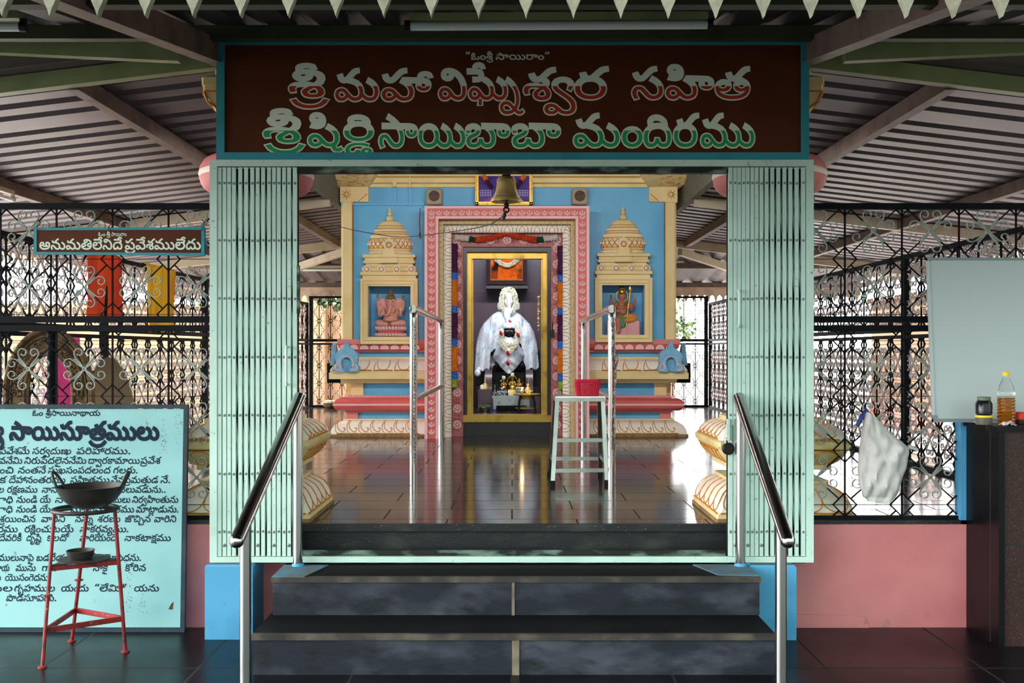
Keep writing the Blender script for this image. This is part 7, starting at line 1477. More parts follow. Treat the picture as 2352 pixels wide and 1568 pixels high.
mb = MB()
for s in (-1, 1): mb.ball((c+s*.0145, y-.0565, z0+.263), (.0075, .003, .004), 8, 6)
mb.use(1)
for s in (-1, 1):
    mb.ball((c+s*.0145, y-.0590, z0+.263), (.003, .0015, .003), 6, 5)
    mb.tube([(c+s*.006, y-.058, z0+.273), (c+s*.015, y-.058, z0+.276), (c+s*.024, y-.052, z0+.272)], .0016, 5)
mb.use(2); mb.ball((c, y-.0585, z0+.235), (.009, .003, .003), 8, 5); mb.ball((c, y-.0595, z0+.279), (.003, .002, .005), 6, 5)
obj('face_paint', mb, [M['eye_white'], M['hair_dark'], M['kumkum']], t)
mb = MB(); mb.lathe([(.04, z0+.283), (.047, z0+.292), (.042, z0+.305), (.044, z0+.317), (.034, z0+.335), (.036, z0+.345), (.022, z0+.37), (.024, z0+.378), (.012, z0+.398), (0, z0+.41)], (c, y-.02, 0), 18)
mb.tube([(c+.062*math.cos(a), y+.005, z0+.265+.062*math.sin(a)) for a in [2*math.pi*k/24 for k in range(24)]], .007, 6, closed=True)
obj('crown', mb, M['gold'], t)
mb = MB()
mb.tube(smooth_pts([(c-.06, y-.03, z0+.195), (c-.03, y-.052, z0+.17), (c, y-.058, z0+.16), (c+.03, y-.052, z0+.17), (c+.06, y-.03, z0+.195)], 4), .008, 6)
mb.tube(smooth_pts([(c-.055, y-.035, z0+.17), (c, y-.055, z0+.125), (c+.055, y-.035, z0+.17)], 4), .005, 6)
mb.tube(smooth_pts([(c-.06, y-.035, z0+.07), (c, y-.066, z0+.065), (c+.06, y-.035, z0+.07)], 4), .016, 6)
obj('ornaments', mb, M['gold'], t)
mb = MB(); limb(mb, [(c+.04, y-.04, z0+.035), (c+.118, y-.057, z0+.025), (c+.05, y-.10, z0+.005)], [.043, .040, .024]); obj('trousers', mb, M['orange_cloth'], t)
mb = MB(); mb.grid(lambda u, v: (c-.05+u*.085+.012*math.sin(v*5), y-.088-.018*math.sin(u*math.pi)-.004*math.sin(u*18), z0+.045-v*.10-.015*math.sin(u*math.pi)), 14, 8); o = obj('sash', mb, M['green_cloth'], t); 
sd = o.modifiers.new('thick', 'SOLIDIFY'); sd.thickness = .006
mb = MB(); mb.tube([(c+.02, y-.108, zb), (c+.075, y-.092, z0+.30)], .0042, 8); mb.lathe([(.004, 0), (.021, .035), (.016, .055), (0, .085)], (c+.076, y-.092, z0+.295), 12, 1, .4); obj('spear', mb, M['gold'], t)
mb = MB(); mb.lathe([(.012, 0), (.016, .012), (.006, .02), (.014, .03), (0, .05)], (c-.12, y-.035, z0+.23), 10); mb.tube([(c+.132, y-.035, z0+.225), (c+.132, y-.035, z0+.27)], .004, 6)
for s in (-1, 1): mb.tube([(c+.132, y-.035, z0+.245), (c+.132+s*.014, y-.035, z0+.255), (c+.132+s*.014, y-.035, z0+.275)], .003, 6)
obj('hand_emblems', mb, M['gold'], t)

for o in scene.objects:
    if o.name.startswith('idol') and 'category' in o: o.scale = (.88,)*3
# ------------------------------------------------------------------ inside the chamber
def X_(px, Y): return X(px, Y)
zf = .656
def facegeo(mb, c, r, s=1.0):
    """a head with brow, nose, lips, chin and ears looking towards -y"""
    x, y, z = c; rx, ry, rz = r
    mb.ball((x, y, z), (rx, ry, rz), 24, 18)
    mb.ball((x, y-ry*.45, z-rz*.55), (rx*.52, ry*.45, rz*.42), 14, 10)
    mb.ball((x, y-ry*.72, z+rz*.22), (rx*.68, ry*.25, rz*.11), 14, 8)
    mb.tube([(x, y-ry*.93, z+rz*.18), (x, y-ry*1.12, z-rz*.12), (x, y-ry*1.2, z-rz*.22)], [rx*.09, rx*.12, rx*.16], 10); mb.ball((x, y-ry*1.12, z-rz*.24), (rx*.2, ry*.14, rz*.09), 10, 7)
    for s_ in (-1, 1):
        mb.ball((x+s_*rx*.55, y-ry*.62, z-rz*.18), (rx*.3, ry*.28, rz*.22), 12, 8)
        mb.ball((x+s_*rx*.38, y-ry*.84, z+rz*.06), (rx*.16, ry*.09, rz*.075), 10, 7)
        mb.ball((x+s_*rx*1.02, y+ry*.05, z-rz*.02), (rx*.12, ry*.22, rz*.28), 10, 7)
    mb.ball((x, y-ry*.93, z-rz*.46), (rx*.3, ry*.13, rz*.055), 10, 6); mb.ball((x, y-ry*.92, z-rz*.55), (rx*.24, ry*.13, rz*.06), 10, 6)
    mb.ball((x, y-ry*.78, z-rz*.8), (rx*.28, ry*.22, rz*.16), 10, 7)

M['cloth_brocade'] = material('silver_blue_brocade', rgb(232, 234, 242), 0.33, 0.15, var=(rgb(150, 200, 226), 34, 0.54, 0.64, 4), var2=(rgb(206, 222, 238), 6, 0.5, 0.8, 3), bump=(16, 0.55), stretch=(1.3, 1.3, .7))
def cloth(mb, fn, nu=40, nv=30): mb.grid(fn, nu, nv)
def fold(u, v, a, ph): return a*(math.sin(u*9+ph+v*2.0)*.6+math.sin(u*21+v*3+ph*2)*.3+math.sin(u*4-v*6+ph)*.5)

ys = 11.15
t = thing('throne', 'dark granite throne with two curved arm posts behind the black idol', 'throne', (X(1165, ys), 11.3, zf))
mb = MB()
mb.box(X(1092, 11), X(1238, 11), 11.15, 11.6, zf, zf+.22)
mb.box(X(1092, 11.45), X(1240, 11.45), 11.45, 11.6, zf+.22, Z(806, 11.45)); obj('seat_block', mb, M['granite_dark'], t)  # black back panel fills in for the dark gap below the robe
for s, px in ((-1, 1122), (1, 1216)):
    mb = MB(); a = X(px, 11); P = [(10.98, zf), (11.08, zf), (11.07, zf+.10), (11.10, zf+.2), (11.2, zf+.3), (11.45, zf+.36), (11.45, zf+.41), (11.08, zf+.40), (11.0, zf+.32), (10.97, zf+.16)]
    mb.prism(P, a-.038, a+.038, 'x'); obj('arm_post', mb, M['granite_purple'], t)
for a_ in ((X(1098, 10.9), X(1133, 10.9), 10.85, 11.1, zf, zf+.195), (X(1200, 11.1), X(1240, 11.1), 11.02, 11.14, zf, zf+.12)):
    mb = MB(); mb.box(*a_); obj('side_block', mb, M['granite_purple'], t)

# white marble figure, seated behind, seen from the shoulders up
t = thing('statue', 'white marble seated figure robed in silver-blue brocade at the back of the chamber', 'statue', (X(1168, ys), ys+.1, zf+.22))
xw = X(1168, ys); zh = Z(692, ys)
mb = MB()
facegeo(mb, (xw, ys+.05, zh+.01), (.058, .066, .085))
limb(mb, [(xw, ys+.06, zh-.05), (xw, ys+.10, zh-.16)], [.045, .06], 14)
mb.ball((xw, ys+.14, zh-.36), (.17, .11, .30), 20, 14); mb.ball((xw, ys+.19, zh-.2), (.15, .08, .07), 18, 10)
limb(mb, [(xw-.12, ys+.22, zh-.22), (xw-.15, ys+.24, zh-.42), (xw-.08, ys+.16, zh-.50)], [.06, .05, .04], 12)
limb(mb, [(xw+.12, ys+.22, zh-.22), (xw+.15, ys+.24, zh-.42), (xw+.08, ys+.16, zh-.50)], [.06, .05, .04], 12)
mb.ball((xw, ys+.24, zh-.66), (.24, .16, .13), 18, 12)
limb(mb, [(xw-.1, ys+.2, zh-.66), (xw-.22, ys+.1, zh-.66), (xw+.02, ys+.06, zh-.68)], [.08, .07, .045], 12)
limb(mb, [(xw+.1, ys+.2, zh-.66), (xw+.22, ys+.1, zh-.66), (xw-.02, ys+.08, zh-.66)], [.08, .07, .045], 12)
obj('body', mb, M['marble'], t, voxel=.009, relax=2)
mb = MB(); mb.ball((xw, ys+.055, zh+.055), (.068, .075, .068), 20, 12); mb.ball((xw, ys+.03, zh+.115), (.03, .03, .035), 12, 8)
mb.tube(smooth_pts([(xw-.03, ys-.02, zh+.10), (xw, ys-.03, zh+.02), (xw+.01, ys-.04, zh-.08), (xw+.02, ys-.02, zh-.16)], 4), [.018]*13, 8)
for s in (-1, 1): mb.ball((xw+s*.095, ys+.06, zh-.05), (.028, .03, .05), 10, 8)
obj('head_scarf', mb, M['marble'], t, smooth=60)
mb = MB()
for k in range(3): mb.ball((xw-.005+.004*k, ys-.022-.006*k, zh+.075-.032*k), .007, 8, 6)
obj('forehead_marks', mb, M['kumkum'], t)
# brocade cape over the shoulders
mb = MB()
yc = ys-.10
def pl(T, s):
    for (a, p), (b, q) in zip(T, T[1:]):
        if s <= b: return p+(q-p)*(s-a)/(b-a)
    return T[-1][1]
TOPC = [(0, 716), (.3, 716), (.45, 722), (.75, 742), (.9, 760), (1, 784)]
def cape(u, v):
    s = u*2-1; q = abs(s)
    bot = pl([(0, 800), (.5, 806), (.53, 850), (1, 850 if s < 0 else 846)], q)+(3*math.sin(s*23))
    py = pl(TOPC, q)+(bot-pl(TOPC, q))*v
    x = xw-.018+s*.336*(1-.035*(1-v))+(.014*(v-.5) if s > 0 else -.006*v)
    rad = .02+.13*q**2.4+.10*(1-min(1, v*3.2))**2*(1-q*.3)
    f = .012*math.sin(s*11+1.3+v*1.2)*v+.007*math.sin(s*27+v*2)*v+.008*math.sin((py-716)*.10+q*9)*(1-v)*(q > .1)
    return (x, yc+rad+f, Z(py, ys))
cloth(mb, cape, 90, 40)
o = obj('brocade_robe', mb, M['cloth_brocade'], t, smooth=80)
sd = o.modifiers.new('thick', 'SOLIDIFY'); sd.thickness = .006; sd.offset = 1
mb = MB(); mb.ball((X(1097, ys), yc+.06, Z(856, ys)), (.034, .02, .042), 12, 9); mb.tube([(X(1100, ys), yc+.1, Z(846, ys)), (X(1097, ys), yc+.06, Z(852, ys))], .02, 8)
obj('cloth_knot', mb, M['cloth_brocade'], t)

# black stone idol in front
yk = 10.86
t = thing('statue', 'black stone idol with white cap and brocade robe, seated in front inside the shrine doorway', 'statue', (X(1170, yk), yk, zf+.2))
xk, zk = X(1170, yk), Z(762, yk)
mb = MB()
facegeo(mb, (xk, yk, zk), (.062, .064, .076))
limb(mb, [(xk, yk+.01, zk-.04), (xk, yk+.04, zk-.12)], [.04, .06], 14)
mb.ball((xk, yk+.13, zk-.22), (.10, .07, .14), 18, 12)
limb(mb, [(xk-.08, yk+.11, zk-.15), (xk-.09, yk+.12, zk-.26), (xk-.04, yk+.08, zk-.31)], [.05, .045, .035], 12)
limb(mb, [(xk+.08, yk+.11, zk-.15), (xk+.09, yk+.12, zk-.26), (xk+.04, yk+.08, zk-.31)], [.05, .045, .035], 12)
limb(mb, [(xk-.05, yk+.12, zk-.35), (xk-.14, yk+.12, zk-.36), (xk+.02, yk+.07, zk-.37)], [.07, .06, .045], 12)
limb(mb, [(xk+.05, yk+.12, zk-.35), (xk+.14, yk+.12, zk-.36), (xk-.02, yk+.07, zk-.37)], [.07, .06, .045], 12)
obj('body', mb, M['black_stone'], t, voxel=.0045, relax=2)
mb = MB()
for s in (-1, 1): mb.tube([(xk+s*.034, yk-.055, zk+.008), (xk+s*.024, yk-.062, zk+.010), (xk+s*.014, yk-.062, zk+.007)], .0022, 5)
mb.use(1); mb.ball((xk, yk-.068, zk+.034), (.006, .004, .011), 8, 6)
obj('face_marks', mb, [M['marble'], M['kumkum']], t)
mb = MB(); mb.lathe([(.067, zk+.036), (.0715, zk+.044), (.070, zk+.06), (.061, zk+.079), (.044, zk+.094), (.02, zk+.104), (0, zk+.107)], (xk, yk+.004, 0), 24, 1, 1.05)
mb.tube(smooth_pts([(xk-.01, yk+.0, zk+.09), (xk-.025, yk+.02, zk+.17), (xk-.005, yk+.05, zk+.23)], 4), [.03, .03, .032, .035, .04, .045, .05, .05, .05], 10)
obj('cap', mb, M['cloth_brocade'], t, smooth=60)
mb = MB(); mb.ball((xk+.008, yk-.035, zk+.108), (.016, .014, .012), 8, 6)
mb.ball((xk-.002, yk-.045, zk+.118), (.010, .01, .008), 8, 6)
obj('pink_flower', mb, material('pink_flower', rgb(222, 70, 110), 0.6), t)
mb = MB()
def front_drape(u, v):
    s = u*2-1; q = abs(s)
    top = 776-6*q
    low = 858-(q**1.3)*38
    py = top+(low-top)*v
    x = xk-.006+s*.172*(1-.08*v)*min(1, .30+.7*max(0, (py-772)/44)**.8)
    ch = (py-792)*.16-q*5.5                            # folds run down from the shoulders to the point
    return (x, yk-.070+.20*q**2.2-.035*math.sin(v*2.6)+.007*math.sin(ch)+.004*math.sin(ch*2.3+s), Z(py, yk))
cloth(mb, front_drape, 50, 50)
o = obj('brocade_robe', mb, M['cloth_brocade'], t, smooth=80)
sd = o.modifiers.new('thick', 'SOLIDIFY'); sd.thickness = .006; sd.offset = 1

# flower garlands
M['jasmine'] = material('white_jasmine', rgb(236, 234, 214), 0.6, var=(rgb(206, 206, 160), 90, 0.5, 0.75))
M['rose'] = material('red_rose', rgb(176, 18, 40), 0.55)
def blossom_rope(mb, pts, r, n_per_m, size, spread=1.0, rnd=R):
    P = smooth_pts(pts, 10)
    L = sum((P[i+1]-P[i]).length for i in range(len(P)-1)); n = int(L*n_per_m)
    for k in range(n):
        f = rnd.random()*(len(P)-1.001); i = int(f); p = P[i].lerp(P[i+1], f-i); d = (P[i+1]-P[i]).normalized()
        a = d.orthogonal().normalized(); b = d.cross(a); q = rnd.random()*2*math.pi
        o = (a*math.cos(q)+b*math.sin(q)); c = p+o*r*rnd.uniform(.55, 1)
        s = size*rnd.uniform(.7, 1.2)
        t1 = o.orthogonal().normalized(); t2 = o.cross(t1); e = rnd.random()*6
        u1 = t1*math.cos(e)+t2*math.sin(e); u2 = o.cross(u1)
        tip = o*s*1.0+d*s*rnd.uniform(-.5, .5)
        mb.add([c-o*s*.4, c+u1*s*.55+o*s*.25, c+u2*s*.55+o*s*.35, c-u1*s*.55+o*s*.25, c-u2*s*.55+o*s*.35, c+tip], [(0,2,1), (0,3,2), (0,4,3), (0,1,4), (5,1,2), (5,2,3), (5,3,4), (5,4,1)])
t = thing('flower_garland', 'white jasmine garland with red roses round the neck of the black idol', 'garland', (xk, yk-.05, zk-.3))
mb = MB()
blossom_rope(mb, [(xk-.078, yk-.02, zk+.02), (xk-.092, yk-.07, zk-.03), (xk-.094, yk-.10, zk-.09), (xk-.06, yk-.115, zk-.15), (xk-.015, yk-.12, zk-.20), (xk+.01, yk-.12, zk-.205), (xk+.05, yk-.115, zk-.15), (xk+.092, yk-.10, zk-.08), (xk+.086, yk-.07, zk-.01), (xk+.08, yk-.02, zk+.055)], .022, 2600, .0088)
blossom_rope(mb, [(xk-.07, yk-.10, zk-.085), (xk-.03, yk-.115, zk-.125), (xk+.03, yk-.115, zk-.125), (xk+.07, yk-.10, zk-.085)], .016, 2200, .0085)
obj('jasmine_blossoms', mb, M['jasmine'], t, smooth=0)
for px, py, yy in ((1151, 766, yk-.115), (1190, 770, yk-.115), (1167, 811, yk-.14), (1167, 834, yk-.12)):
    mb = MB(); blossom_rope(mb, [(X(px, yk)-.004, yy, Z(py, yk)), (X(px, yk)+.004, yy, Z(py, yk)+.004)], .016, 6000, .016); mb.ball((X(px, yk), yy, Z(py, yk)), .018, 8, 6); obj('rose', mb, M['rose'], t, smooth=0)
mb = MB(); mb.tube([(X(1167, yk), yk-.14, Z(811, yk)), (X(1167, yk), yk-.125, Z(834, yk))], .004, 6); obj('silver_thread', mb, M['cloth_brocade'], t)
t = tag(thing('flower_garland', '', 'garland', (xw, ys-.05, zh-.1)), 'white jasmine garland around the head of the white marble figure')
mb = MB()
blossom_rope(mb, [(xw-.01, ys-.06, zh-.135), (xw-.055, ys-.06, zh-.08), (xw-.075, ys-.04, zh), (xw-.062, ys-.02, zh+.085), (xw-.03, ys-.005, zh+.125), (xw+.03, ys-.005, zh+.125), (xw+.062, ys-.02, zh+.085), (xw+.08, ys-.04, zh), (xw+.06, ys-.06, zh-.08), (xw+.02, ys-.07, zh-.14)], .023, 2600, .009)
obj('jasmine_blossoms', mb, M['jasmine'], t, smooth=0)

# framed portrait on a shelf
yp = 11.62
t = thing('picture_frame', 'dark framed orange-robed portrait leaning on the shelf above the marble figure', 'picture', (X(1165, yp), yp, Z(655, yp)))
xa, xb, za, zt1 = X(1117, yp), X(1210, yp), Z(653, yp), Z(560, yp)
ln = lambda z: yp+.05-(z-za)*.22
def tilt(mb, x0, x1, z0, z1, d0, d1):
    mb.add([(x0, ln(z0)-d1, z0), (x1, ln(z0)-d1, z0), (x1, ln(z0)-d0, z0), (x0, ln(z0)-d0, z0), (x0, ln(z1)-d1, z1), (x1, ln(z1)-d1, z1), (x1, ln(z1)-d0, z1), (x0, ln(z1)-d0, z1)], [(0,3,2,1),(4,5,6,7),(0,1,5,4),(1,2,6,5),(2,3,7,6),(3,0,4,7)])
mb = MB(); w = .045
tilt(mb, xa, xa+w, za, zt1, 0, .05); tilt(mb, xb-w, xb, za, zt1, 0, .05); tilt(mb, xa+w, xb-w, za, za+w, 0, .05); tilt(mb, xa+w, xb-w, zt1-w, zt1, 0, .05)
obj('frame', mb, material('dark_purple_wood', rgb(58, 34, 42), 0.35), t)
mb = MB(); g = .008
tilt(mb, xa+w, xa+w+g, za+w, zt1-w, .03, .052); tilt(mb, xb-w-g, xb-w, za+w, zt1-w, .03, .052); tilt(mb, xa+w, xb-w, za+w, za+w+g, .03, .052)
obj('gilt_slip', mb, M['gold'], t)
m_p = material('portrait_print', rgb(150, 60, 24), 0.25, var=(rgb(44, 20, 12), 7, 0.48, 0.6, 3), var2=(rgb(236, 120, 40), 5, 0.5, 0.62, 2))
mb = MB(); tilt(mb, xa+w+g, xb-w-g, za+w+g, zt1-w, .008, .02)
mb.use(1); cxp = (xa+xb)/2
P = [(cxp-.10, za+.06), (cxp+.12, za+.06), (cxp+.10, za+.2), (cxp+.07, za+.29), (cxp+.05, za+.34), (cxp-.05, za+.34), (cxp-.08, za+.29), (cxp-.09, za+.2)]
mb.add([(a, ln(b)-.022, b) for a, b in P], [tuple(range(len(P)))])
obj('portrait', mb, [m_p, material('orange_robe_print', rgb(226, 98, 20), 0.25, var=(rgb(150, 50, 10), 6, 0.5, 0.66))], t, smooth=0)
t2 = tag(thing('flower_garland', '', 'garland', (cxp, yp-.06, za+.2)), 'short white jasmine garland hung over the orange-robed portrait')
mb = MB(); blossom_rope(mb, [(cxp-.155, ln(za+.36)-.07, za+.36), (cxp-.11, ln(za+.27)-.07, za+.27), (cxp-.03, ln(za+.22)-.07, za+.215), (cxp+.04, ln(za+.22)-.07, za+.215), (cxp+.12, ln(za+.27)-.07, za+.27), (cxp+.16, ln(za+.36)-.07, za+.36)], .020, 2400, .009)
obj('jasmine_blossoms', mb, M['jasmine'], t2, smooth=0)
mb = MB(); yq = 11.5; mb.box(X(1116, yq), X(1212, yq), yq-.03, YI, Z(662, yq), Z(657, yq)); mb.use(1); mb.box(X(1116, yq), X(1212, yq), yq-.034, yq-.03, Z(663, yq), Z(656, yq))
tag(obj('wall_shelf', mb, [M['granite_dark'], M['steel']]), 'narrow steel-edged wall shelf under the orange-robed portrait', 'shelf')

# offering table, lamps and vessels
ZS = zf
M['silver'] = material('polished_silver', rgb(140, 142, 148), 0.25, 0.95, var=(rgb(110, 112, 118), 30, 0.5, 0.75))
yt = 10.55
t = thing('low_table', 'low silver offering table with blue feet before the black idol', 'table', (X(1170, yt), yt, ZS))
xa, xb = X(1131, yt), X(1218, yt); ztp = Z(908, 10.35)
mb = MB(); mb.box(xa, xb, 10.35, 10.8, ztp-.025, ztp); obj('table_top', mb, M['silver'], t)
mb = MB(); mb.box(xa+.02, xb-.02, 10.37, 10.38, ztp-.10, ztp-.025); obj('apron', mb, M['silver'], t)
for xx in (xa+.025, xb-.025):
    for yy in (10.38, 10.76):
        mb = MB(); mb.box(xx-.014, xx+.014, yy-.014, yy+.014, ZS+.02, ztp-.025); mb.use(1); mb.box(xx-.016, xx+.016, yy-.016, yy+.016, ZS, ZS+.022); obj('leg', mb, [M['silver'], material('blue_rubber_foot', rgb(50, 60, 160), 0.5)], t)
yr2 = 10.12
t = thing('round_table', 'low round brass table with lit oil lamps in the shrine doorway', 'table', (X(1210, yr2), yr2, ZS))
ztr = Z(905, yr2); cxr = X(1210, yr2)
mb = MB(); mb.lathe([(.0, ztr-.012), (.10, ztr-.012), (.128, ztr-.006), (.132, ztr+.004), (.126, ztr+.004), (.0, ztr)], (cxr, yr2, 0), 36); obj('tray_top', mb, M['brass'], t)
for k in range(4):
    a = math.pi/4+k*math.pi/2
    mb = MB(); mb.tube(smooth_pts([(cxr+.085*math.cos(a), yr2+.085*math.sin(a), ztr-.012), (cxr+.098*math.cos(a), yr2+.098*math.sin(a), ztr-.06), (cxr+.118*math.cos(a), yr2+.118*math.sin(a), ZS)], 4), .010, 8); obj('leg', mb, M['dark_metal'], t)
mb = MB(); mb.tube([(cxr+.105*math.cos(a), yr2+.105*math.sin(a), ZS+.045) for a in [2*math.pi*k/24 for k in range(24)]], .006, 6, closed=True); mb.lathe([(.06, ztr-.05), (.075, ztr-.014), (.07, ztr-.012)], (cxr, yr2, 0), 24); obj('ring_brace', mb, M['brass'], t)
M['flame'] = material('oil_lamp_flame', rgb(255, 190, 90), 0.5, emit=((1.0, 0.62, 0.22, 1), 14))
for px, lit, lb in ((1199, True, 'small lit brass oil lamp on the low round brass table'), (1218, False, 'small unlit brass oil lamp on the low round brass table')):
    xx = X(px, yr2-.05); t = thing('oil_lamp', lb, 'oil lamp', (xx, yr2-.05, ztr))
    z_ = ztr+.004
    mb = MB(); mb.lathe([(.018, z_), (.012, z_+.006), (.007, z_+.014), (.022, z_+.024), (.03, z_+.036), (.027, z_+.036), (.0, z_+.027)], (xx, yr2-.05, 0), 18); obj('bowl', mb, M['brass'], t)
    if lit:
        mb = MB(); mb.ball((xx, yr2-.052, z_+.052), (.006, .006, .016), 8, 8); obj('flame', mb, M['flame'], t)
        ld = bpy.data.lights.new('lamp_glow', 'POINT'); ld.energy = 0.25; ld.color = (1, .7, .35); ld.shadow_soft_size = .01
        lo = bpy.data.objects.new('lamp_glow', ld); lo.location = (xx, yr2-.06, z_+.085); scene.collection.objects.link(lo)
xx = X(1213, 10.16); mb = MB(); z_ = ztr+.0045
mb.lathe([(.02, z_), (.028, z_+.012), (.034, z_+.035), (.026, z_+.055), (.012, z_+.07), (.014, z_+.085), (.024, z_+.092), (.02, z_+.093), (.009, z_+.08), (.0, z_+.05)], (xx, 10.19, 0), 22)
mb.tube([(xx, 10.19, z_+.06), (xx+.006, 10.19, z_+.15)], .003, 5)
tag(obj('vase', mb, M['brass']), 'small brass pot with a stick standing on the round brass table', 'pot')
yb_ = 10.92; xx = X(1114, yb_); z_ = zf+.196
mb = MB(); mb.lathe([(.042, z_), (.044, z_+.006), (.036, z_+.03), (.026, z_+.058), (.012, z_+.066), (.006, z_+.075), (.011, z_+.085), (.006, z_+.095), (.009, z_+.12), (.005, z_+.13), (.008, z_+.145), (0, z_+.155)], (xx, yb_, 0), 22)
tag(obj('hand_bell', mb, M['brass']), 'brass hand bell standing on the granite block beside the throne', 'bell')
mb = MB(); mb.lathe([(.0, z_), (.022, z_), (.027, z_+.01), (.0, z_+.012)], (X(1107, 10.87), 10.875, .0), 14); mb.ball((X(1107, 10.87), 10.875, z_+.03), (.022, .008, .022), 10, 8)
tag(obj('shell', mb, M['jasmine']), 'small white shell ornament beside the brass hand bell', 'ornament')
mb = MB(); xx = X(1130, 10.72); mb.lathe([(.0, ztp), (.036, ztp), (.032, ztp+.01), (.034, ztp+.08), (.040, ztp+.095), (.036, ztp+.094), (.03, ztp+.08), (.03, ztp+.012), (0, ztp+.01)], (xx+.03, 10.74, 0), 22)
mb.tube([(xx+.03, 10.74, ztp+.02), (xx+.09, 10.72, ztp+.125)], .0035, 6); mb.ball((xx+.092, 10.72, ztp+.13), (.012, .006, .012), 8, 6)
tag(obj('steel_tumbler', mb, M['steel']), 'steel tumbler with a spoon on the silver offering table', 'tumbler')
mb = MB(); xx = X(1113, 10.35); mb.lathe([(.05, ZS), (.055, ZS+.004), (.058, ZS+.03), (.062, ZS+.034), (.054, ZS+.03), (.05, ZS+.01), (0, ZS+.01)], (xx, 10.35, 0), 24)
t = tag(thing('leaf_bowl', '', 'bowl', (xx, 10.35, ZS)), 'steel bowl of green betel leaves on the shrine floor')
obj('bowl', mb, M['steel'], t)
mb = MB(); M['leaf'] = material('green_leaf', rgb(96, 150, 70), 0.45, var=(rgb(60, 112, 46), 6, 0.45, 0.75))
for k in range(9):
    a = R.uniform(0, 6.28); c_ = Vector((xx+.02*math.cos(a), 10.35+.02*math.sin(a), ZS+.035+.003*k)); d = Vector((math.cos(a), math.sin(a), R.uniform(-.1, .5)))*.045; n_ = d.cross(Vector((0, 0, 1))).normalized()*.026
    mb.add([c_-d*.2, c_+d*.3+n_, c_+d, c_+d*.3-n_, c_+d*.35+Vector((0, 0, .006))], [(0,1,4), (1,2,4), (2,3,4), (3,0,4)])
obj('leaves', mb, M['leaf'], t, smooth=0)
# little idols on the offering table
for k, (px, h, w, lb, mt) in enumerate(((1157, .13, .03, 'small gold standing idol on the silver table, nearest the tumbler', 'gold'), (1177, .16, .045, 'small gold seated idol under an arch, middle of the silver table', 'gold'), (1193, .12, .028, 'small gold idol with raised arm on the silver table, nearest the brass pot', 'gold'))):
    xx = X(px, 10.6); yy = 10.6; t = thing('figurine', lb, 'figurine', (xx, yy, ztp)); s = h/.16
    mb = MB(); mb.box(xx-w, xx+w, yy-.03, yy+.03, ztp, ztp+.05); obj('pedestal', mb, M['silver'] if k != 1 else M['brass'], t)
    z_ = ztp+.048
    mb = MB(); mb.ball((xx, yy, z_+.022*s), (.034*s, .024*s, .022*s), 12, 8); mb.ball((xx, yy, z_+.06*s), (.022*s, .016*s, .03*s), 12, 8); mb.ball((xx, yy-.004, z_+.104*s), (.014*s, .014*s, .017*s), 12, 8); mb.ball((xx, yy-.018*s, z_+.102*s), (.003, .004, .004), 6, 5)
    limb(mb, [(xx-.02*s, yy, z_+.08*s), (xx-.034*s, yy-.01, z_+.055*s), (xx-.024*s, yy-.024, z_+.045*s)], [.008*s, .007*s, .006*s], 8)
    limb(mb, [(xx+.02*s, yy, z_+.08*s), (xx+.034*s, yy-.01, z_+.055*s), (xx+(.024 if k != 2 else .05)*s, yy-.024, z_+(.045 if k != 2 else .10)*s)], [.008*s, .007*s, .006*s], 8)
    obj('body', mb, M[mt], t, voxel=.003, relax=1)
    mb = MB(); mb.lathe([(.015*s, z_+.115*s), (.017*s, z_+.12*s), (.010*s, z_+.14*s), (0, z_+.158*s)], (xx, yy, 0), 12)
    if k == 1: mb.tube([(xx+.058*math.cos(a), yy+.012, z_+.05+.09*math.sin(a)) for a in [math.pi*q/14 for q in range(15)]], .006, 6)
    obj('crown', mb, M['gold'], t)
    if k < 2:
        mb = MB(); blossom_rope(mb, [(xx-.012, yy-.02, z_+.15*s), (xx+.012, yy-.02, z_+.152*s)], .010, 3000, .012); mb.ball((xx, yy-.012, z_+.15*s), .012, 8, 6); obj('flower', mb, M['jasmine'], t, smooth=0)
mb = MB(); xa, xb = X(1184, 10.45), X(1204, 10.45); mb.box(xa, xb, 10.43, 10.5, ztp, ztp+.012); mb.box(xa, xb, 10.43, 10.5, ztp+.07, ztp+.08)
for k in range(7): mb.tube([(xa+.006+k*(xb-xa-.012)/6, 10.435, ztp+.012), (xa+.006+k*(xb-xa-.012)/6, 10.435, ztp+.07)], .004, 6)
mb.box(xa+.004, xb-.004, 10.46, 10.5, ztp+.012, ztp+.07)
tag(obj('silver_stand', mb, M['silver']), 'small silver stand with a row of balusters on the offering table', 'stand')
mb = MB(); xx = X(1153, 10.45); mb.box(xx-.05, xx+.05, 10.42, 10.5, ztp, ztp+.045); mb.ball((xx, 10.45, ztp+.06), (.035, .03, .02), 10, 7); blossom_rope(mb, [(xx-.10, 10.42, ztp+.012), (xx+.06, 10.42, ztp+.012)], .012, 700, .014)
tag(obj('silver_box', mb, M['silver']), 'silver footprint box with scattered petals at the front of the offering table', 'box')
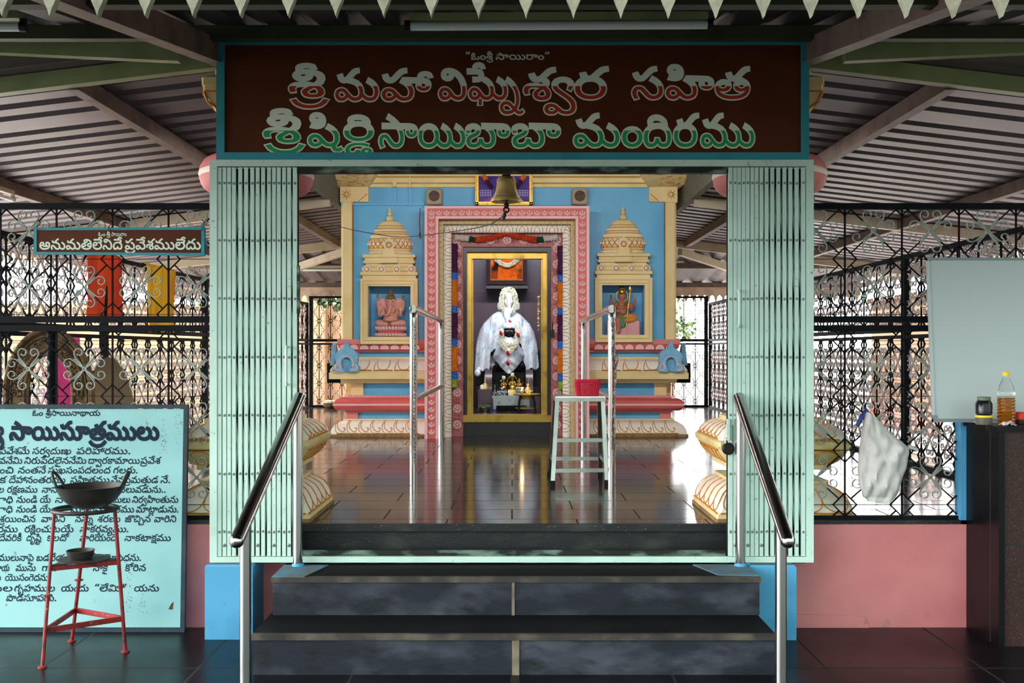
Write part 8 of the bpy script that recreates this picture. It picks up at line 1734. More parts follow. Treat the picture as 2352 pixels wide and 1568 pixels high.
# bead strings hanging on the brass frame
mb = MB()
yy = 9.9; xx = X(1237, yy)
for k in range(24): mb.ball((xx+R.uniform(-.004, .004), yy, Z(682+k*3.3, yy)), (.008 if k % 5 else .016, .008, .007 if k % 5 else .012), 7, 5)
mb.tube([(xx, yy, Z(760, yy)), (xx, yy, Z(680, yy)), (PX+.322, 9.86, Z(678, yy))], .002, 5)
tag(obj('bell_chain', mb, M['brass']), 'string of small brass bells hanging inside the brass door frame', 'chain')
mb = MB(); xx = X(1269, 9.64)
mb.tube([(xx-.004, 9.635, Z(735, 9.64)), (xx, 9.625, Z(748, 9.64)), (xx, 9.62, Z(762, 9.64))], .005, 6); mb.box(xx-.016, xx+.016, 9.61, 9.628, Z(775, 9.64), Z(757, 9.64))
tag(obj('padlock', mb, M['dark_metal']), 'small dark padlock hanging on the edge of the shrine doorway', 'padlock')
# the lamp that lights the chamber: a tube fitting above the door, inside
t = thing('tube_light', 'fluorescent tube fixed inside the shrine above its doorway', 'tube light', (PX, 10.05, 2.66))
mb = MB(); mb.tube([(PX-.55, 10.05, 2.68), (PX+.55, 10.05, 2.68)], .014, 10); obj('tube', mb, material('lit_tube', rgb(255, 255, 255), 0.5, emit=((1.0, 0.97, 0.95, 1), 22)), t)
mb = MB(); mb.box(PX-.6, PX+.6, 10.02, 10.08, 2.70, 2.75); obj('batten', mb, M['s_pale'], t)
ld = bpy.data.lights.new('chamber_lamp', 'AREA'); ld.shape = 'RECTANGLE'; ld.size = 1.1; ld.size_y = .05; ld.energy = 15; ld.color = (1, .97, .96)
lo = bpy.data.objects.new('chamber_lamp', ld); lo.location = (PX, 10.07, 2.655); lo.rotation_euler = (math.radians(28), 0, 0); scene.collection.objects.link(lo)

# ------------------------------------------------------------------ garlands of the doorway
G = {'purple': material('purple_crepe_flowers', rgb(74, 28, 70), 0.8), 'blue': material('blue_crepe_flowers', rgb(50, 112, 196), 0.8), 'orange': material('orange_crepe_flowers', rgb(214, 118, 26), 0.8),
     'green': material('green_crepe_flowers', rgb(148, 178, 60), 0.8), 'white': material('white_crepe_flowers', rgb(206, 204, 198), 0.8), 'red': material('red_crepe_flowers', rgb(190, 62, 26), 0.8), 'dark_green': material('dark_green_crepe_flowers', rgb(20, 62, 46), 0.8)}
yg = 9.595
def garland(label, segs, pts_of):
    t = None
    for cname, a, b, r in segs:
        P = pts_of(a, b)
        if t is None: t = thing('flower_garland', label, 'garland', P[0])
        mb = MB(); mb.tube(smooth_pts(P, 4), r*.8, 10); blossom_rope(mb, P, r*.86, 2600, .0105)
        obj(cname+'_flowers', mb, G[cname], t, smooth=0)
segs = lambda o: [('purple', 560+o, 626+o, .033), ('blue', 626+o, 643+o, .033), ('orange', 643+o, 702+o, .033), ('blue', 702+o, 718+o, .033), ('purple', 718+o, 778+o, .033), ('blue', 778+o, 796+o, .033), ('orange', 796+o, 852+o, .033), ('blue', 852+o, 870+o, .033), ('green', 871+o, 889+o, .026)]
for px, o, lb in ((1043, 0, 'long purple, blue and orange flower garland on the doorway side nearest the elephant-headed idol'), (1288, 5, 'long purple, blue and orange flower garland on the doorway side nearest the spear-bearing idol')):
    garland(lb, segs(o), lambda a, b, px=px: [(X(px, yg), yg, Z(a, yg)), (X(px+.5, yg), yg, Z((a+b)/2, yg)), (X(px, yg), yg, Z(b, yg))])
top = [(1045, 545), (1078, 548), (1092, 551), (1110, 549), (1135, 544), (1163, 535), (1190, 543), (1215, 548), (1232, 551), (1248, 549), (1279, 545)]
def tp(a, b): return [(X(px, yg), yg, Z(py, yg)) for px, py in top[a:b+1]]
garland('white, orange and red flower garland swagged across the top of the shrine doorway', [('white', 0, 1, .024), ('dark_green', 1, 2, .027), ('orange', 2, 2, .02), ('red', 2, 5, .026), ('red', 5, 8, .026), ('dark_green', 8, 9, .027), ('white', 9, 10, .024)], lambda a, b: tp(a, b) if b > a else [(X(1098, yg), yg-.006, Z(549, yg)), (X(1101, yg), yg-.006, Z(549, yg))])

# ------------------------------------------------------------------ bell, speakers, picture
yb = 4.86; cxb = X(1163, yb); zt = Z(402, yb)
t = thing('temple_bell', 'brass temple bell hanging under the gate lintel in front of the shrine', 'bell', (cxb, yb, Z(466, yb)))
s = (Z(403, yb)-Z(463, yb))
zq = Z(463, yb)
prof = [(.0725, 0), (.0745, .004), (.070, .010), (.062, .022), (.053, .040), (.0475, .06), (.044, .085), (.0425, .10), (.038, .112), (.022, .119), (0, .121)]
inner = [(.0, .108), (.03, .104), (.038, .085), (.042, .06), (.049, .035), (.058, .018), (.066, .006), (.0725, 0)]
mb = MB(); mb.lathe([(r, zq+z) for r, z in inner]+[(r, zq+z) for r, z in prof[1:]], (cxb, yb, 0), 40)
for z_, r in ((.012, .0695), (.028, .0585), (.10, .0435), (.09, .0445)): mb.tube([(cxb+r*math.cos(a), yb+r*math.sin(a), zq+z_) for a in [2*math.pi*k/32 for k in range(32)]], .0016, 5, closed=True)
obj('bell_body', mb, M['brass'], t, smooth=50)
mb = MB(); mb.tube([(cxb, yb, zq+.108), (cxb, yb, zq-.012)], .005, 8); mb.ball((cxb, yb, zq-.018), (.013, .013, .014), 12, 8); mb.tube([(cxb+.012*math.cos(a), yb, zq-.038+.012*math.sin(a)) for a in [2*math.pi*k/12 for k in range(12)]], .004, 6, closed=True); obj('clapper', mb, M['dark_metal'], t)
mb = MB(); mb.box(cxb-.012, cxb+.012, yb-.006, yb+.006, zq+.119, 2.07); mb.box(cxb-.02, cxb+.02, 4.64, yb+.02, 2.062, 2.074); obj('hanger', mb, M['dark_metal'], t)
mb = MB()
P = [(cxb, yb, zq-.045), (X(1150, 5.3), 5.3, Z(500, 5.3)), (X(1100, 6.2), 6.2, Z(522, 6.2)), (X(965, 8.2), 8.2, Z(541, 8.2)), (X(905, 9.2), 9.2, Z(543, 9.2)), (X(820, 9.4), 9.4, Z(530, 9.4)), (X(745, 9.8), 9.8, Z(514, 9.8)), (-2.06, 10.8, 2.49)]
mb.tube(smooth_pts(P, 8), .0035, 5)
mb.ball((cxb-.008, yb+.02, zq-.06), (.009, .009, .012), 7, 5); mb.ball((cxb-.012, yb+.04, zq-.07), (.008, .008, .010), 7, 5)
tag(obj('bell_string', mb, M['dark_metal']), 'thin dark cord sagging from the bell clapper across to the roof', 'string')
M['speaker'] = material('tan_plastic', rgb(172, 152, 122), 0.5, var=(rgb(158, 138, 108), 12, 0.45, 0.7))
M['speaker_cloth'] = material('brown_speaker_mesh', rgb(102, 86, 74), 0.8, var=(rgb(70, 58, 50), 60, 0.45, 0.6, 2), stretch=(.4, 1, 3))
for px, lb in ((997, 'square tan wall speaker above the doorway corner nearest the elephant-headed idol'), (1332, 'square tan wall speaker above the doorway corner nearest the spear-bearing idol')):
    yy = YB-.06; cx_, cz_ = X(px, yy), Z(451, yy); h = .073
    t = thing('wall_speaker', lb, 'speaker', (cx_, yy, cz_-h))
    mb = MB(); r = .014
    def rr(h, y): return [(cx_+a, y, cz_+b) for a, b in arc(h-r, h-r, r, 0, 90, 4)+[(-p, q) for p, q in reversed(arc(h-r, h-r, r, 0, 90, 4))]+[(-p, -q) for p, q in arc(h-r, h-r, r, 0, 90, 4)]+[(p, -q) for p, q in reversed(arc(h-r, h-r, r, 0, 90, 4))]]
    mb.rings([rr(h, YB+.03), rr(h, yy+.012), rr(h-.008, yy)]); obj('case', mb, M['speaker'], t, smooth=30)
    mb = MB(); mb.lathe([(.05, 0), (.048, -.004), (.0, -.006)], (cx_, yy, cz_+.005), 28, axis='y'); obj('grille', mb, M['speaker_cloth'], t)
yy = YB-.055
t = thing('picture_frame', 'gilt framed purple picture high on the wall behind the bell', 'picture', (X(1157, yy), yy, Z(471, yy)))
xa, xb, za, zt1 = X(1092, yy), X(1223, yy), Z(471, yy), Z(471, yy)+.46
mb = MB()
for a in ((xa, xa+.028, za, zt1), (xb-.028, xb, za, zt1), (xa, xb, za, za+.028), (xa, xb, zt1-.028, zt1)): mb.box(a[0], a[1], yy-.02, yy+.03, a[2], a[3])
for k in range(26):
    for xx in (xa+.01, xb-.01): mb.ball((xx, yy-.022, za+.01+k*.0175), (.008, .006, .008), 6, 4)
    mb.ball((xa+.012+k*(xb-xa-.024)/25, yy-.022, za+.01), (.009, .006, .008), 6, 4)
obj('frame', mb, M['gold'], t, smooth=40)
mb = MB(); mb.box(xa+.028, xb-.028, yy-.004, yy+.01, za+.028, zt1-.028)
mb.use(1)
cx_ = (xa+xb)/2
for s in (-1, 1):
    for k in range(3): mb.box(cx_+s*.17-.05, cx_+s*.17+.05, yy-.006, yy-.004, za+.09+k*.02, za+.096+k*.02)
    for k in range(5): mb.box(cx_+s*.17-.05+k*.024, cx_+s*.17-.044+k*.024, yy-.006, yy-.004, za+.075, za+.14)
mb.use(2); mb.prism([(cx_-.2, za+.03), (cx_+.2, za+.03), (cx_+.12, za+.075), (cx_-.12, za+.075)], yy-.006, yy-.004)
obj('print', mb, [material('purple_print', rgb(76, 44, 140), 0.2, var=(rgb(44, 22, 88), 6, 0.45, 0.65)), material('lilac_print', rgb(176, 160, 214), 0.2), material('magenta_print', rgb(150, 40, 140), 0.2)], t, smooth=0)
for s, lb in ((-1, 'white and orange flower string inside the purple picture, side nearest the elephant niche'), (1, 'white and orange flower string inside the purple picture, side nearest the spear niche')):
    t2 = thing('flower_garland', lb, 'garland', (cx_+s*.15, yy-.02, za+.18))
    p = lambda a, b: (cx_+s*a, yy-.03, za+b)
    mb = MB(); blossom_rope(mb, [p(.225, .36), p(.19, .27)], .014, 1800, .012); mb.tube([p(.225, .36), p(.19, .27)], .012, 8); obj('white_flowers', mb, G['white'], t2, smooth=0)
    mb = MB(); blossom_rope(mb, [p(.19, .27), p(.16, .225)], .014, 1800, .012); mb.tube([p(.19, .27), p(.16, .225)], .012, 8); obj('orange_flowers', mb, G['orange'], t2, smooth=0)
    mb = MB(); blossom_rope(mb, [p(.16, .225), p(.11, .15)], .014, 1500, .012); mb.tube([p(.16, .225), p(.11, .15)], .012, 8); obj('purple_flowers', mb, G['purple'], t2, smooth=0)
# ------------------------------------------------------------------ stool and basket
M['alu'] = material('brushed_aluminium', rgb(176, 178, 174), 0.28, 0.95, var=(rgb(150, 156, 150), 9, 0.45, 0.75))
M['rubber'] = material('black_rubber', rgb(26, 26, 34), 0.7)
zs = .469; zt = .985
TB = [(.268, 6.17), (.535, 6.17), (.535, 6.40), (.268, 6.40)]
FT = [(.236, 6.09), (.556, 6.12), (.556, 6.58), (.236, 6.58)]
t = thing('stool', 'tall aluminium step stool carrying the red basket before the shrine', 'stool', (.396, 6.34, zs))
mb = MB()
mb.rings([[(.253, 6.15, z), (.552, 6.15, z), (.552, 6.43, z), (.253, 6.43, z)] for z in (zt-.028, zt-.004)]+[[(.257, 6.154, zt), (.548, 6.154, zt), (.548, 6.426, zt), (.257, 6.426, zt)]])
obj('seat', mb, M['alu'], t)
def lerp2(k, z): f = (z-zs)/(zt-zs); return (FT[k][0]+(TB[k][0]-FT[k][0])*f, FT[k][1]+(TB[k][1]-FT[k][1])*f, z)
for k in range(4):
    mb = MB(); mb.bar(lerp2(k, zs+.022), lerp2(k, zt-.026), .024, .024, (0, 1, 0)); o = obj('leg', mb, M['alu'], t)
    mb = MB(); p = lerp2(k, zs+.014); mb.box(p[0]-.015, p[0]+.015, p[1]-.015, p[1]+.015, zs, zs+.03); obj('rubber_foot', mb, M['rubber'], o)
for a, b, z in ((0, 1, .73), (0, 1, .555), (2, 3, .58), (1, 2, .60), (0, 3, .60)):
    mb = MB(); mb.bar(lerp2(a, z), lerp2(b, z), .012, .022); obj('stretcher', mb, M['alu'], t)
M['red_plastic'] = material('red_plastic', rgb(206, 34, 66), 0.38)
bx, by, bz = .452, 6.27, zt
t = thing('basket', 'small red slotted plastic basket on the aluminium stool', 'basket', (bx, by, bz))
def brect(w, d, z, r=.02, lift=0):
    P = []
    for cx_, cy_, a0 in ((w-r, d-r, 0), (-w+r, d-r, 90), (-w+r, -d+r, 180), (w-r, -d+r, 270)): P += arc(cx_, cy_, r, a0, a0+90, 4)
    return [(bx+x, by+y, z+lift*math.cos(x/w*math.pi/2)) for x, y in P]
mb = MB()
H = .095
mb.rings([brect(.062, .045, bz), brect(.064, .047, bz+.004)])
for k in range(12):
    z = bz+.008+k*.0058; f = z/1-bz; w = .064+.15*f; mb.rings([brect(w, .047+.12*f, z), brect(w+.0015, .0485+.12*f, z+.0014), brect(w, .047+.12*f, z+.0028), brect(w-.0015, .0455+.12*f, z+.0014), brect(w, .047+.12*f, z)], cap=False)
n = len(brect(.06, .04, 0))
for k in range(0, n):
    a = brect(.064, .047, bz+.004)[k]; b = brect(.064+.15*.078, .047+.12*.078, bz+.078)[k]; mb.bar(a, b, .004, .002)
for s in (-1, 1):
    for k in range(-4, 5):
        u = k*.0125; mb.bar((bx+u, by+s*.047, bz+.004), (bx+u*1.15, by+s*(.047+.12*.078), bz+.078), .004, .002)
obj('basket_body', mb, M['red_plastic'], t, smooth=40)
mb = MB()
mb.rings([brect(.0765, .0565, bz+.076, .02), brect(.0785, .058, bz+.080, .02, .012), brect(.0785, .058, bz+.092, .02, .014), brect(.0755, .0555, bz+.092, .02, .014), brect(.0745, .0545, bz+.08, .02, .010), brect(.0745, .0545, bz+.076, .02)], cap=False)
for s in (-1, 1):
    mb.tube(smooth_pts([(bx-.028, by+s*.057, bz+.083), (bx-.02, by+s*.06, bz+.075), (bx, by+s*.061, bz+.073), (bx+.02, by+s*.06, bz+.075), (bx+.028, by+s*.057, bz+.083)], 4), .0028, 6)
obj('rim', mb, M['red_plastic'], t, smooth=40)

# ------------------------------------------------------------------ lettered board
M['board_paint'] = material('pale_turquoise_board_paint', rgb(138, 186, 187), 0.5, var=(rgb(124, 172, 175), 3, 0.45, 0.75, 6), var2=(rgb(120, 112, 92), 26, 0.69, 0.76, 6))
M['board_frame'] = material('slate_board_frame', rgb(36, 52, 62), 0.5, var=(rgb(56, 68, 74), 10, 0.5, 0.75))
M['rust'] = material('rust_stain', rgb(84, 54, 36), 0.8)
x0, x1, z0, z1 = -2.78, X(429, 4.69), .001, Z(929, 4.70)
yb0 = 4.655
ylean = lambda z: yb0+.05*(z-z0)/(z1-z0)
t = thing('notice_board', 'tall pale turquoise board covered with lines of navy lettering, leaning on the pink wall', 'board', ((x0+x1)/2, yb0, z0))
def slab(mb, a, b, c, d, f0, f1):
    mb.add([(a, ylean(c)+f0, c), (b, ylean(c)+f0, c), (b, ylean(c)+f1, c), (a, ylean(c)+f1, c), (a, ylean(d)+f0, d), (b, ylean(d)+f0, d), (b, ylean(d)+f1, d), (a, ylean(d)+f1, d)], [(0,3,2,1),(4,5,6,7),(0,1,5,4),(1,2,6,5),(2,3,7,6),(3,0,4,7)])
mb = MB(); slab(mb, x0+.02, x1-.02, z0+.02, z1-.02, .004, .016)
mb.use(1)
P = [(X(386, 4.66), Z(1399, 4.66)), (X(393, 4.66), Z(1386, 4.66)), (X(398, 4.66), Z(1382, 4.66)), (X(396, 4.66), Z(1400, 4.66))]
mb.add([(a, ylean(b)+.0035, b) for a, b in P], [(0, 1, 2, 3)])
for k in range(150):
    px, py = R.choice([(370, 985), (405, 965), (372, 1000), (406, 980), (372, 1018), (300, 1375), (330, 1380), (300, 1330)]); px += R.gauss(0, 5); py += R.gauss(0, 16)
    a, b = X(px, 4.68), Z(py, 4.68); r = R.uniform(.0006, .0018); mb.add([(a+r*math.cos(q), ylean(b)+.0036, b+r*1.4*math.sin(q)) for q in [2*math.pi*i/6 for i in range(6)]], [tuple(range(6))])
obj('panel', mb, [M['board_paint'], M['rust']], t, smooth=0)
mb = MB(); w = .0175
slab(mb, x0, x0+w, z0, z1, 0, .02); slab(mb, x1-w, x1, z0, z1, 0, .02); slab(mb, x0+w, x1-w, z0, z0+w, 0, .02); slab(mb, x0+w, x1-w, z1-w, z1, 0, .02)
obj('frame', mb, M['board_frame'], t, smooth=0)
YBD = 4.69
def rows(ws, base, em): return [(w, X(a, YBD), X(b, YBD), Z(base, YBD), em*YBD/F) for w, a, b in ws]
lean = lambda z: ylean(z)+.0036-4.69
lettering('title', rows([('ర్య', -34, 5), ('సాయిసూత్రములు', 20, 362)], 1010, 58), M['letter_navy'], t, 4.69, 0.0045, lean=lean)
lettering('lettering', rows([('ఓం', 70, 94), ('శ్రీసాయినాథాయ', 101, 226)], 955, 18.5), M['letter_navy'], t, 4.69, 0.0008, shear=.12, lean=lean)
BODY = [(1043, [('పవేశమే', -4, 65), ('సర్వదుఃఖ', 72, 161), ('పరిహారము.', 174, 297)]), (1065, [('వనేమి', -4, 49), ('నిరుపేదలైననేమి', 54, 196), ('ద్వారకామాయి', 201, 319), ('ప్రవేశ', 321, 368)]),
 (1087, [('ంచి', -2, 29), ('నంతనే', 40, 103), ('సుఖసంపదలంద', 109, 252), ('గలరు.', 259, 315)]), (1109, [('క', -2, 14), ('దేహానంతరము', 20, 149), ('సహితము', 161, 250), ('నేనప్రమత్తుడ', 254, 362), ('నే.', 368, 390)]),
 (1131, [('ల', -4, 8), ('రక్షణము', 16, 85), ('నాసమాధి', 96, 174), ('వెలువడును..', 273, 380)]), (1154, [('ాధి', -4, 29), ('నుండి', 38, 85), ('యే', 92, 116), ('నాదేహ', 127, 203), ('కార్యములు', 217, 299), ('నిర్వహింతును', 304, 409)]),
 (1176, [('ాధి', -4, 29), ('నుండి', 38, 85), ('యే', 92, 116), ('నా', 125, 145), ('మానుష', 163, 235), ('శరీరము', 239, 308), ('మాట్లాడును.', 313, 410)]), (1198, [('శ్రయించిన', 0, 82), ('వారిని', 96, 150), ('నన్ను', 174, 217), ('శరణు', 225, 277), ('జొచ్చిన', 288, 346), ('వారిని', 355, 405)]),
 (1221, [('రము', -3, 42), ('రక్షించుటయే', 58, 170), ('నాకర్తవ్యము.', 185, 296)]), (1241, [('దేవరికీ', 0, 51), ('దృష్టి', 63, 98), ('కలదో', 110, 160), ('వారియందే', 185, 270), ('నాకటాక్షము', 288, 393)]),
 (1286, [('ములునాపై', 0, 80), ('బడవేయుడు', 87, 185), ('నేనుమోసెదను.', 206, 326)]), (1309, [('ాయ', -4, 25), ('మును', 40, 85), ('గాని', 100, 134), ('నాకై', 217, 250), ('కోరిన', 290, 337)]),
 (1331, [('మే', -8, 6), ('యొసంగెదను.', 16, 119)]), (1355, [('ుల', -4, 33), ('గృహముల', 38, 130), ('యందు', 145, 207), ('\u201cలేమి\u201d', 221, 293), ('యను', 312, 368)]), (1377, [('పొడసూపదు.', 20, 134)])]
for base, ws in BODY: lettering('lettering', rows(ws, base, 22), M['letter_navy'], t, 4.69, 0.0007, shear=.12, lean=lean)

# small hanging sign on the grille
YSG = 4.735
t = thing('warning_sign', 'small brown sign with teal border and one line of pale lettering wired to the grille', 'sign', (X(274, YSG), YSG, Z(584, YSG)))
xa, xb = X(78, YSG), X(470, YSG)
zl0, zl1, zr0, zr1 = Z(584, YSG), Z(523, YSG), Z(587, YSG), Z(521.5, YSG)
def quad(mb, a, b, c, d, y0, y1):
    zz = lambda x, f: (zl0+(zr0-zl0)*(x-xa)/(xb-xa))*(1-f)+(zl1+(zr1-zl1)*(x-xa)/(xb-xa))*f
    mb.add([(x, y, zz(x, f)) for f in (c, d) for x, y in ((a, y0), (b, y0), (b, y1), (a, y1))], [(0,3,2,1),(4,5,6,7),(0,1,5,4),(1,2,6,5),(2,3,7,6),(3,0,4,7)])
mb = MB(); quad(mb, xa+.004, xb-.004, .03, .97, YSG, YSG+.012); obj('board', mb, M['sign_brown'], t, smooth=0)
mb = MB(); quad(mb, xa, xa+.014, 0, 1, YSG-.003, YSG+.015); quad(mb, xb-.014, xb, 0, 1, YSG-.003, YSG+.015); quad(mb, xa+.014, xb-.014, 0, .09, YSG-.003, YSG+.015); quad(mb, xa+.014, xb-.014, .905, 1, YSG-.003, YSG+.015); obj('border', mb, M['teal'], t, smooth=0)
lettering('lettering', [(w, X(a, YSG), X(b, YSG), Z(572.5, YSG), 34*YSG/F) for w, a, b in (('అనుమతిలేనిదే', 91, 281), ('ప్రవేశములేదు', 287, 461))], M['letter_pale'], t, YSG-.0006, .0011)
lettering('small_lettering', [(w, X(a, YSG), X(b, YSG), Z(542, YSG), 13*YSG/F) for w, a, b in (('ఓం', 226, 242), ('శ్రీ', 245, 254), ('సాయిరాం', 256, 291))], M['letter_pale'], t, YSG-.0006, .0003)
for px, py in ((86, 526), (250, 526), (465, 526)):
    mb = MB(); x_ = X(px, YSG); z_ = Z(py, YSG); mb.tube(smooth_pts([(x_, YSG-.006, z_-.008), (x_+.003, YSG-.006, z_+.012), (x_+.001, YSG+.03, z_+.03), (x_-.008, YSG+.02, z_+.045)], 4), .0018, 5); obj('tie_wire', mb, M['dark_metal'], t)

# ------------------------------------------------------------------ wok stand
M['red_iron'] = material('chipped_red_iron', rgb(132, 34, 34), 0.5, var=(rgb(60, 30, 30), 30, 0.5, 0.7, 6), var2=(rgb(170, 140, 120), 60, 0.68, 0.74, 4))
M['cast_iron'] = material('cast_iron', rgb(46, 42, 42), 0.55, 0.3, var=(rgb(62, 54, 50), 12, 0.45, 0.75), bump=(60, 0.15))
feet = [(-1.859, 4.136), (-1.899, 4.508), (-1.610, 4.352)]
rc = (-1.768, 4.33); zr = .598
tops = [(rc[0]-.098, rc[1]-.07), (rc[0]-.035, rc[1]+.11), (rc[0]+.118, rc[1]+.01)]
t = thing('wok_stand', 'rusty red three-legged iron stand carrying the wok before the lettered board', 'stand', (rc[0], rc[1], 0))
def leg_at(k, z): f = z/zr; return (feet[k][0]+(tops[k][0]-feet[k][0])*f, feet[k][1]+(tops[k][1]-feet[k][1])*f, z)
for k in range(3):
    mb = MB(); mb.tube([leg_at(k, .004), leg_at(k, .2), leg_at(k, zr-.006)], .0078, 8); p = leg_at(k, 0); mb.lathe([(.017, 0), (.017, .006), (.008, .008)], (p[0], p[1], 0), 12)
    q = leg_at(k, .27); mb.lathe([(.018, q[2]), (.018, q[2]+.005)], (q[0], q[1], 0), 10)
    obj('leg', mb, M['red_iron'], t, smooth=40)
mb = MB(); mb.tube([(rc[0]+.126*math.cos(a), rc[1]+.126*math.sin(a), zr) for a in [2*math.pi*k/40 for k in range(40)]], .0085, 8, closed=True); obj('top_ring', mb, M['cast_iron'], t)
for i in range(3):
    a = tops[i]; d = Vector((rc[0]-a[0], rc[1]-a[1])).normalized()
    mb = MB(); mb.bar((a[0], a[1], zr+.002), (a[0]+d.x*.07, a[1]+d.y*.07, zr+.006), .014, .008); obj('pot_support', mb, M['cast_iron'], t)
for i in range(3):
    j = (i+1) % 3
    mb = MB(); mb.bar(leg_at(i, .14), leg_at(j, .14), .007, .022); obj('stretcher', mb, M['red_iron'], t)
    mb = MB(); mb.bar(leg_at(i, .375), leg_at(j, .375), .007, .018); obj('shelf_bar', mb, M['red_iron'], t)
zsh = .385
mb = MB(); L_ = [leg_at(k, zsh) for k in range(3)]; c_ = (sum(p[0] for p in L_)/3, sum(p[1] for p in L_)/3)
mb.prism([(p[0], p[1]) for p in L_], zsh, zsh+.004, 'z'); mb.prism([(c_[0]+.105*math.cos(a), c_[1]+.10*math.sin(a)) for a in [2*math.pi*k/24 for k in range(24)]], zsh+.004, zsh+.007, 'z')
obj('tray', mb, M['cast_iron'], t)
wz = zr+.004
t = thing('wok', 'black iron wok with two loop handles on the red iron stand', 'wok', (rc[0]+.02, rc[1], wz))
wx, wy = rc[0]+.022, rc[1]
outer = [(.035, wz), (.065, wz+.008), (.098, wz+.03), (.122, wz+.062), (.136, wz+.092)]
mb = MB(); mb.lathe([(0, wz)]+outer+[(.138, wz+.094)]+[(r-.004, z+.002) for r, z in reversed(outer)]+[(0, wz+.006)], (wx, wy, 0), 48); obj('pan', mb, M['cast_iron'], t, smooth=60)
for s in (-1, 1):
    mb = MB(); mb.tube(smooth_pts([(wx+s*.118, wy-.02, wz+.07), (wx+s*.136, wy-.022, wz+.10), (wx+s*.152, wy-.014, wz+.138), (wx+s*.158, wy, wz+.150), (wx+s*.150, wy+.02, wz+.138), (wx+s*.128, wy+.028, wz+.10), (wx+s*.115, wy+.025, wz+.07)], 5), .006, 8); obj('loop_handle', mb, M['cast_iron'], t)
mb = MB(); xx, yy = c_[0]-.01, c_[1]-.01; z_ = zsh+.0075
mb.lathe([(0, z_), (.042, z_), (.05, z_+.012), (.056, z_+.036), (.052, z_+.036), (.046, z_+.014), (0, z_+.008)], (xx, yy, 0), 26)
tag(obj('iron_bowl', mb, M['cast_iron']), 'small black iron bowl on the middle shelf of the red stand', 'bowl')

# ------------------------------------------------------------------ counter, whiteboard and jars
M['maroon_granite'] = material('maroon_speckled_granite', rgb(50, 30, 28), 0.4, var=(rgb(86, 62, 56), 150, 0.56, 0.68, 3), var2=(rgb(44, 28, 28), 60, 0.5, 0.65))
t = thing('granite_counter', 'granite counter with black side and maroon front below the whiteboard', 'counter', (2.9, 4.5, 0))
mb = MB(); mb.box(2.059, 2.084, 4.42, 4.735, 0, .915); obj('side_slab', mb, M['floor_out'], t)
mb = MB(); mb.box(2.084, 3.9, 4.435, 4.735, 0, .915); mb.use(1); mb.box(2.084, 3.9, 4.434, 4.437, .43, .436); obj('front_slab', mb, [M['maroon_granite'], M['granite_dark']], t)
mb = MB(); mb.box(2.045, 3.9, 4.405, 4.735, .915, .936); obj('counter_top', mb, M['floor_out'], t)
yw = 4.63
M['whiteboard'] = material('whiteboard_enamel', rgb(176, 186, 188), 0.28)
M['board_edge'] = material('grey_plastic_edge', rgb(122, 136, 140), 0.45)
t = thing('whiteboard', 'blank whiteboard with grey edge standing on the granite counter', 'whiteboard', (2.6, yw, .937))
xa, xb, za, zt1 = X(2144, yw), 3.5, .9375, Z(588, yw)
tl = lambda z: yw+.07*(z-za)/(zt1-za)
def wslab(mb, a, b, c, d, f0, f1): mb.add([(a, tl(c)+f0, c), (b, tl(c)+f0, c), (b, tl(c)+f1, c), (a, tl(c)+f1, c), (a, tl(d)+f0, d), (b, tl(d)+f0, d), (b, tl(d)+f1, d), (a, tl(d)+f1, d)], [(0,3,2,1),(4,5,6,7),(0,1,5,4),(1,2,6,5),(2,3,7,6),(3,0,4,7)])
mb = MB(); wslab(mb, xa+.008, xb-.008, za+.008, zt1-.008, .004, .016); obj('writing_surface', mb, M['whiteboard'], t, smooth=0)
mb = MB(); wslab(mb, xa, xb, za, za+.016, 0, .018); wslab(mb, xa, xb, zt1-.012, zt1, 0, .018); wslab(mb, xb-.012, xb, za, zt1, 0, .018); wslab(mb, xa, xa+.018, za, za+.032, -.001, .019); wslab(mb, xa, xa+.016, zt1-.016, zt1, -.001, .019); obj('edge', mb, M['board_edge'], t, smooth=0)
mb = MB(); wslab(mb, xa, xa+.010, za+.032, zt1-.016, .0, .018); o = obj('side_trim', mb, M['whiteboard'], t, smooth=0)
def clear(name, col, rough=.05):
    m = material(name, col, rough, trans=1.0); m.node_tree.nodes['Principled BSDF'].inputs['IOR'].default_value = 1.3; return m
M['clear_plastic'] = clear('clear_plastic', (0.97, 0.97, 0.97, 1))
M['oil'] = material('amber_oil', rgb(214, 130, 30), 0.08, trans=0.75)
M['yellow_lid'] = material('yellow_plastic_lid', rgb(236, 196, 40), 0.4)
M['dark_jar'] = material('dark_filled_jar', rgb(22, 24, 30), 0.15)
M['green_lid'] = material('dull_green_lid', rgb(98, 112, 92), 0.5)
ZC_ = .9365
yj = 4.51; xj = X(2260, yj); k = yj/F
t = thing('round_tub', 'clear squat tub with yellow lid under the black jar on the counter', 'tub', (xj, yj, ZC_))
mb = MB(); mb.lathe([(.032, ZC_), (.033, ZC_+.003), (.034, ZC_+.030), (0, ZC_+.031)], (xj, yj, 0), 26); obj('tub_body', mb, material('smoky_tub', rgb(120, 112, 100), 0.15, trans=.4), t)
mb = MB(); mb.lathe([(0, ZC_+.031), (.036, ZC_+.031), (.0365, ZC_+.036), (.035, ZC_+.040), (0, ZC_+.040)], (xj, yj, 0), 26); obj('lid', mb, M['yellow_lid'], t)
z_ = ZC_+.0405
t = thing('jar', 'black filled jar with dull green lid stacked on the yellow-lidded tub', 'jar', (xj, yj, z_))
mb = MB(); mb.lathe([(.028, z_), (.034, z_+.006), (.0345, z_+.048), (.029, z_+.060), (.026, z_+.064), (0, z_+.064)], (xj, yj, 0), 26); obj('jar_body', mb, M['dark_jar'], t)
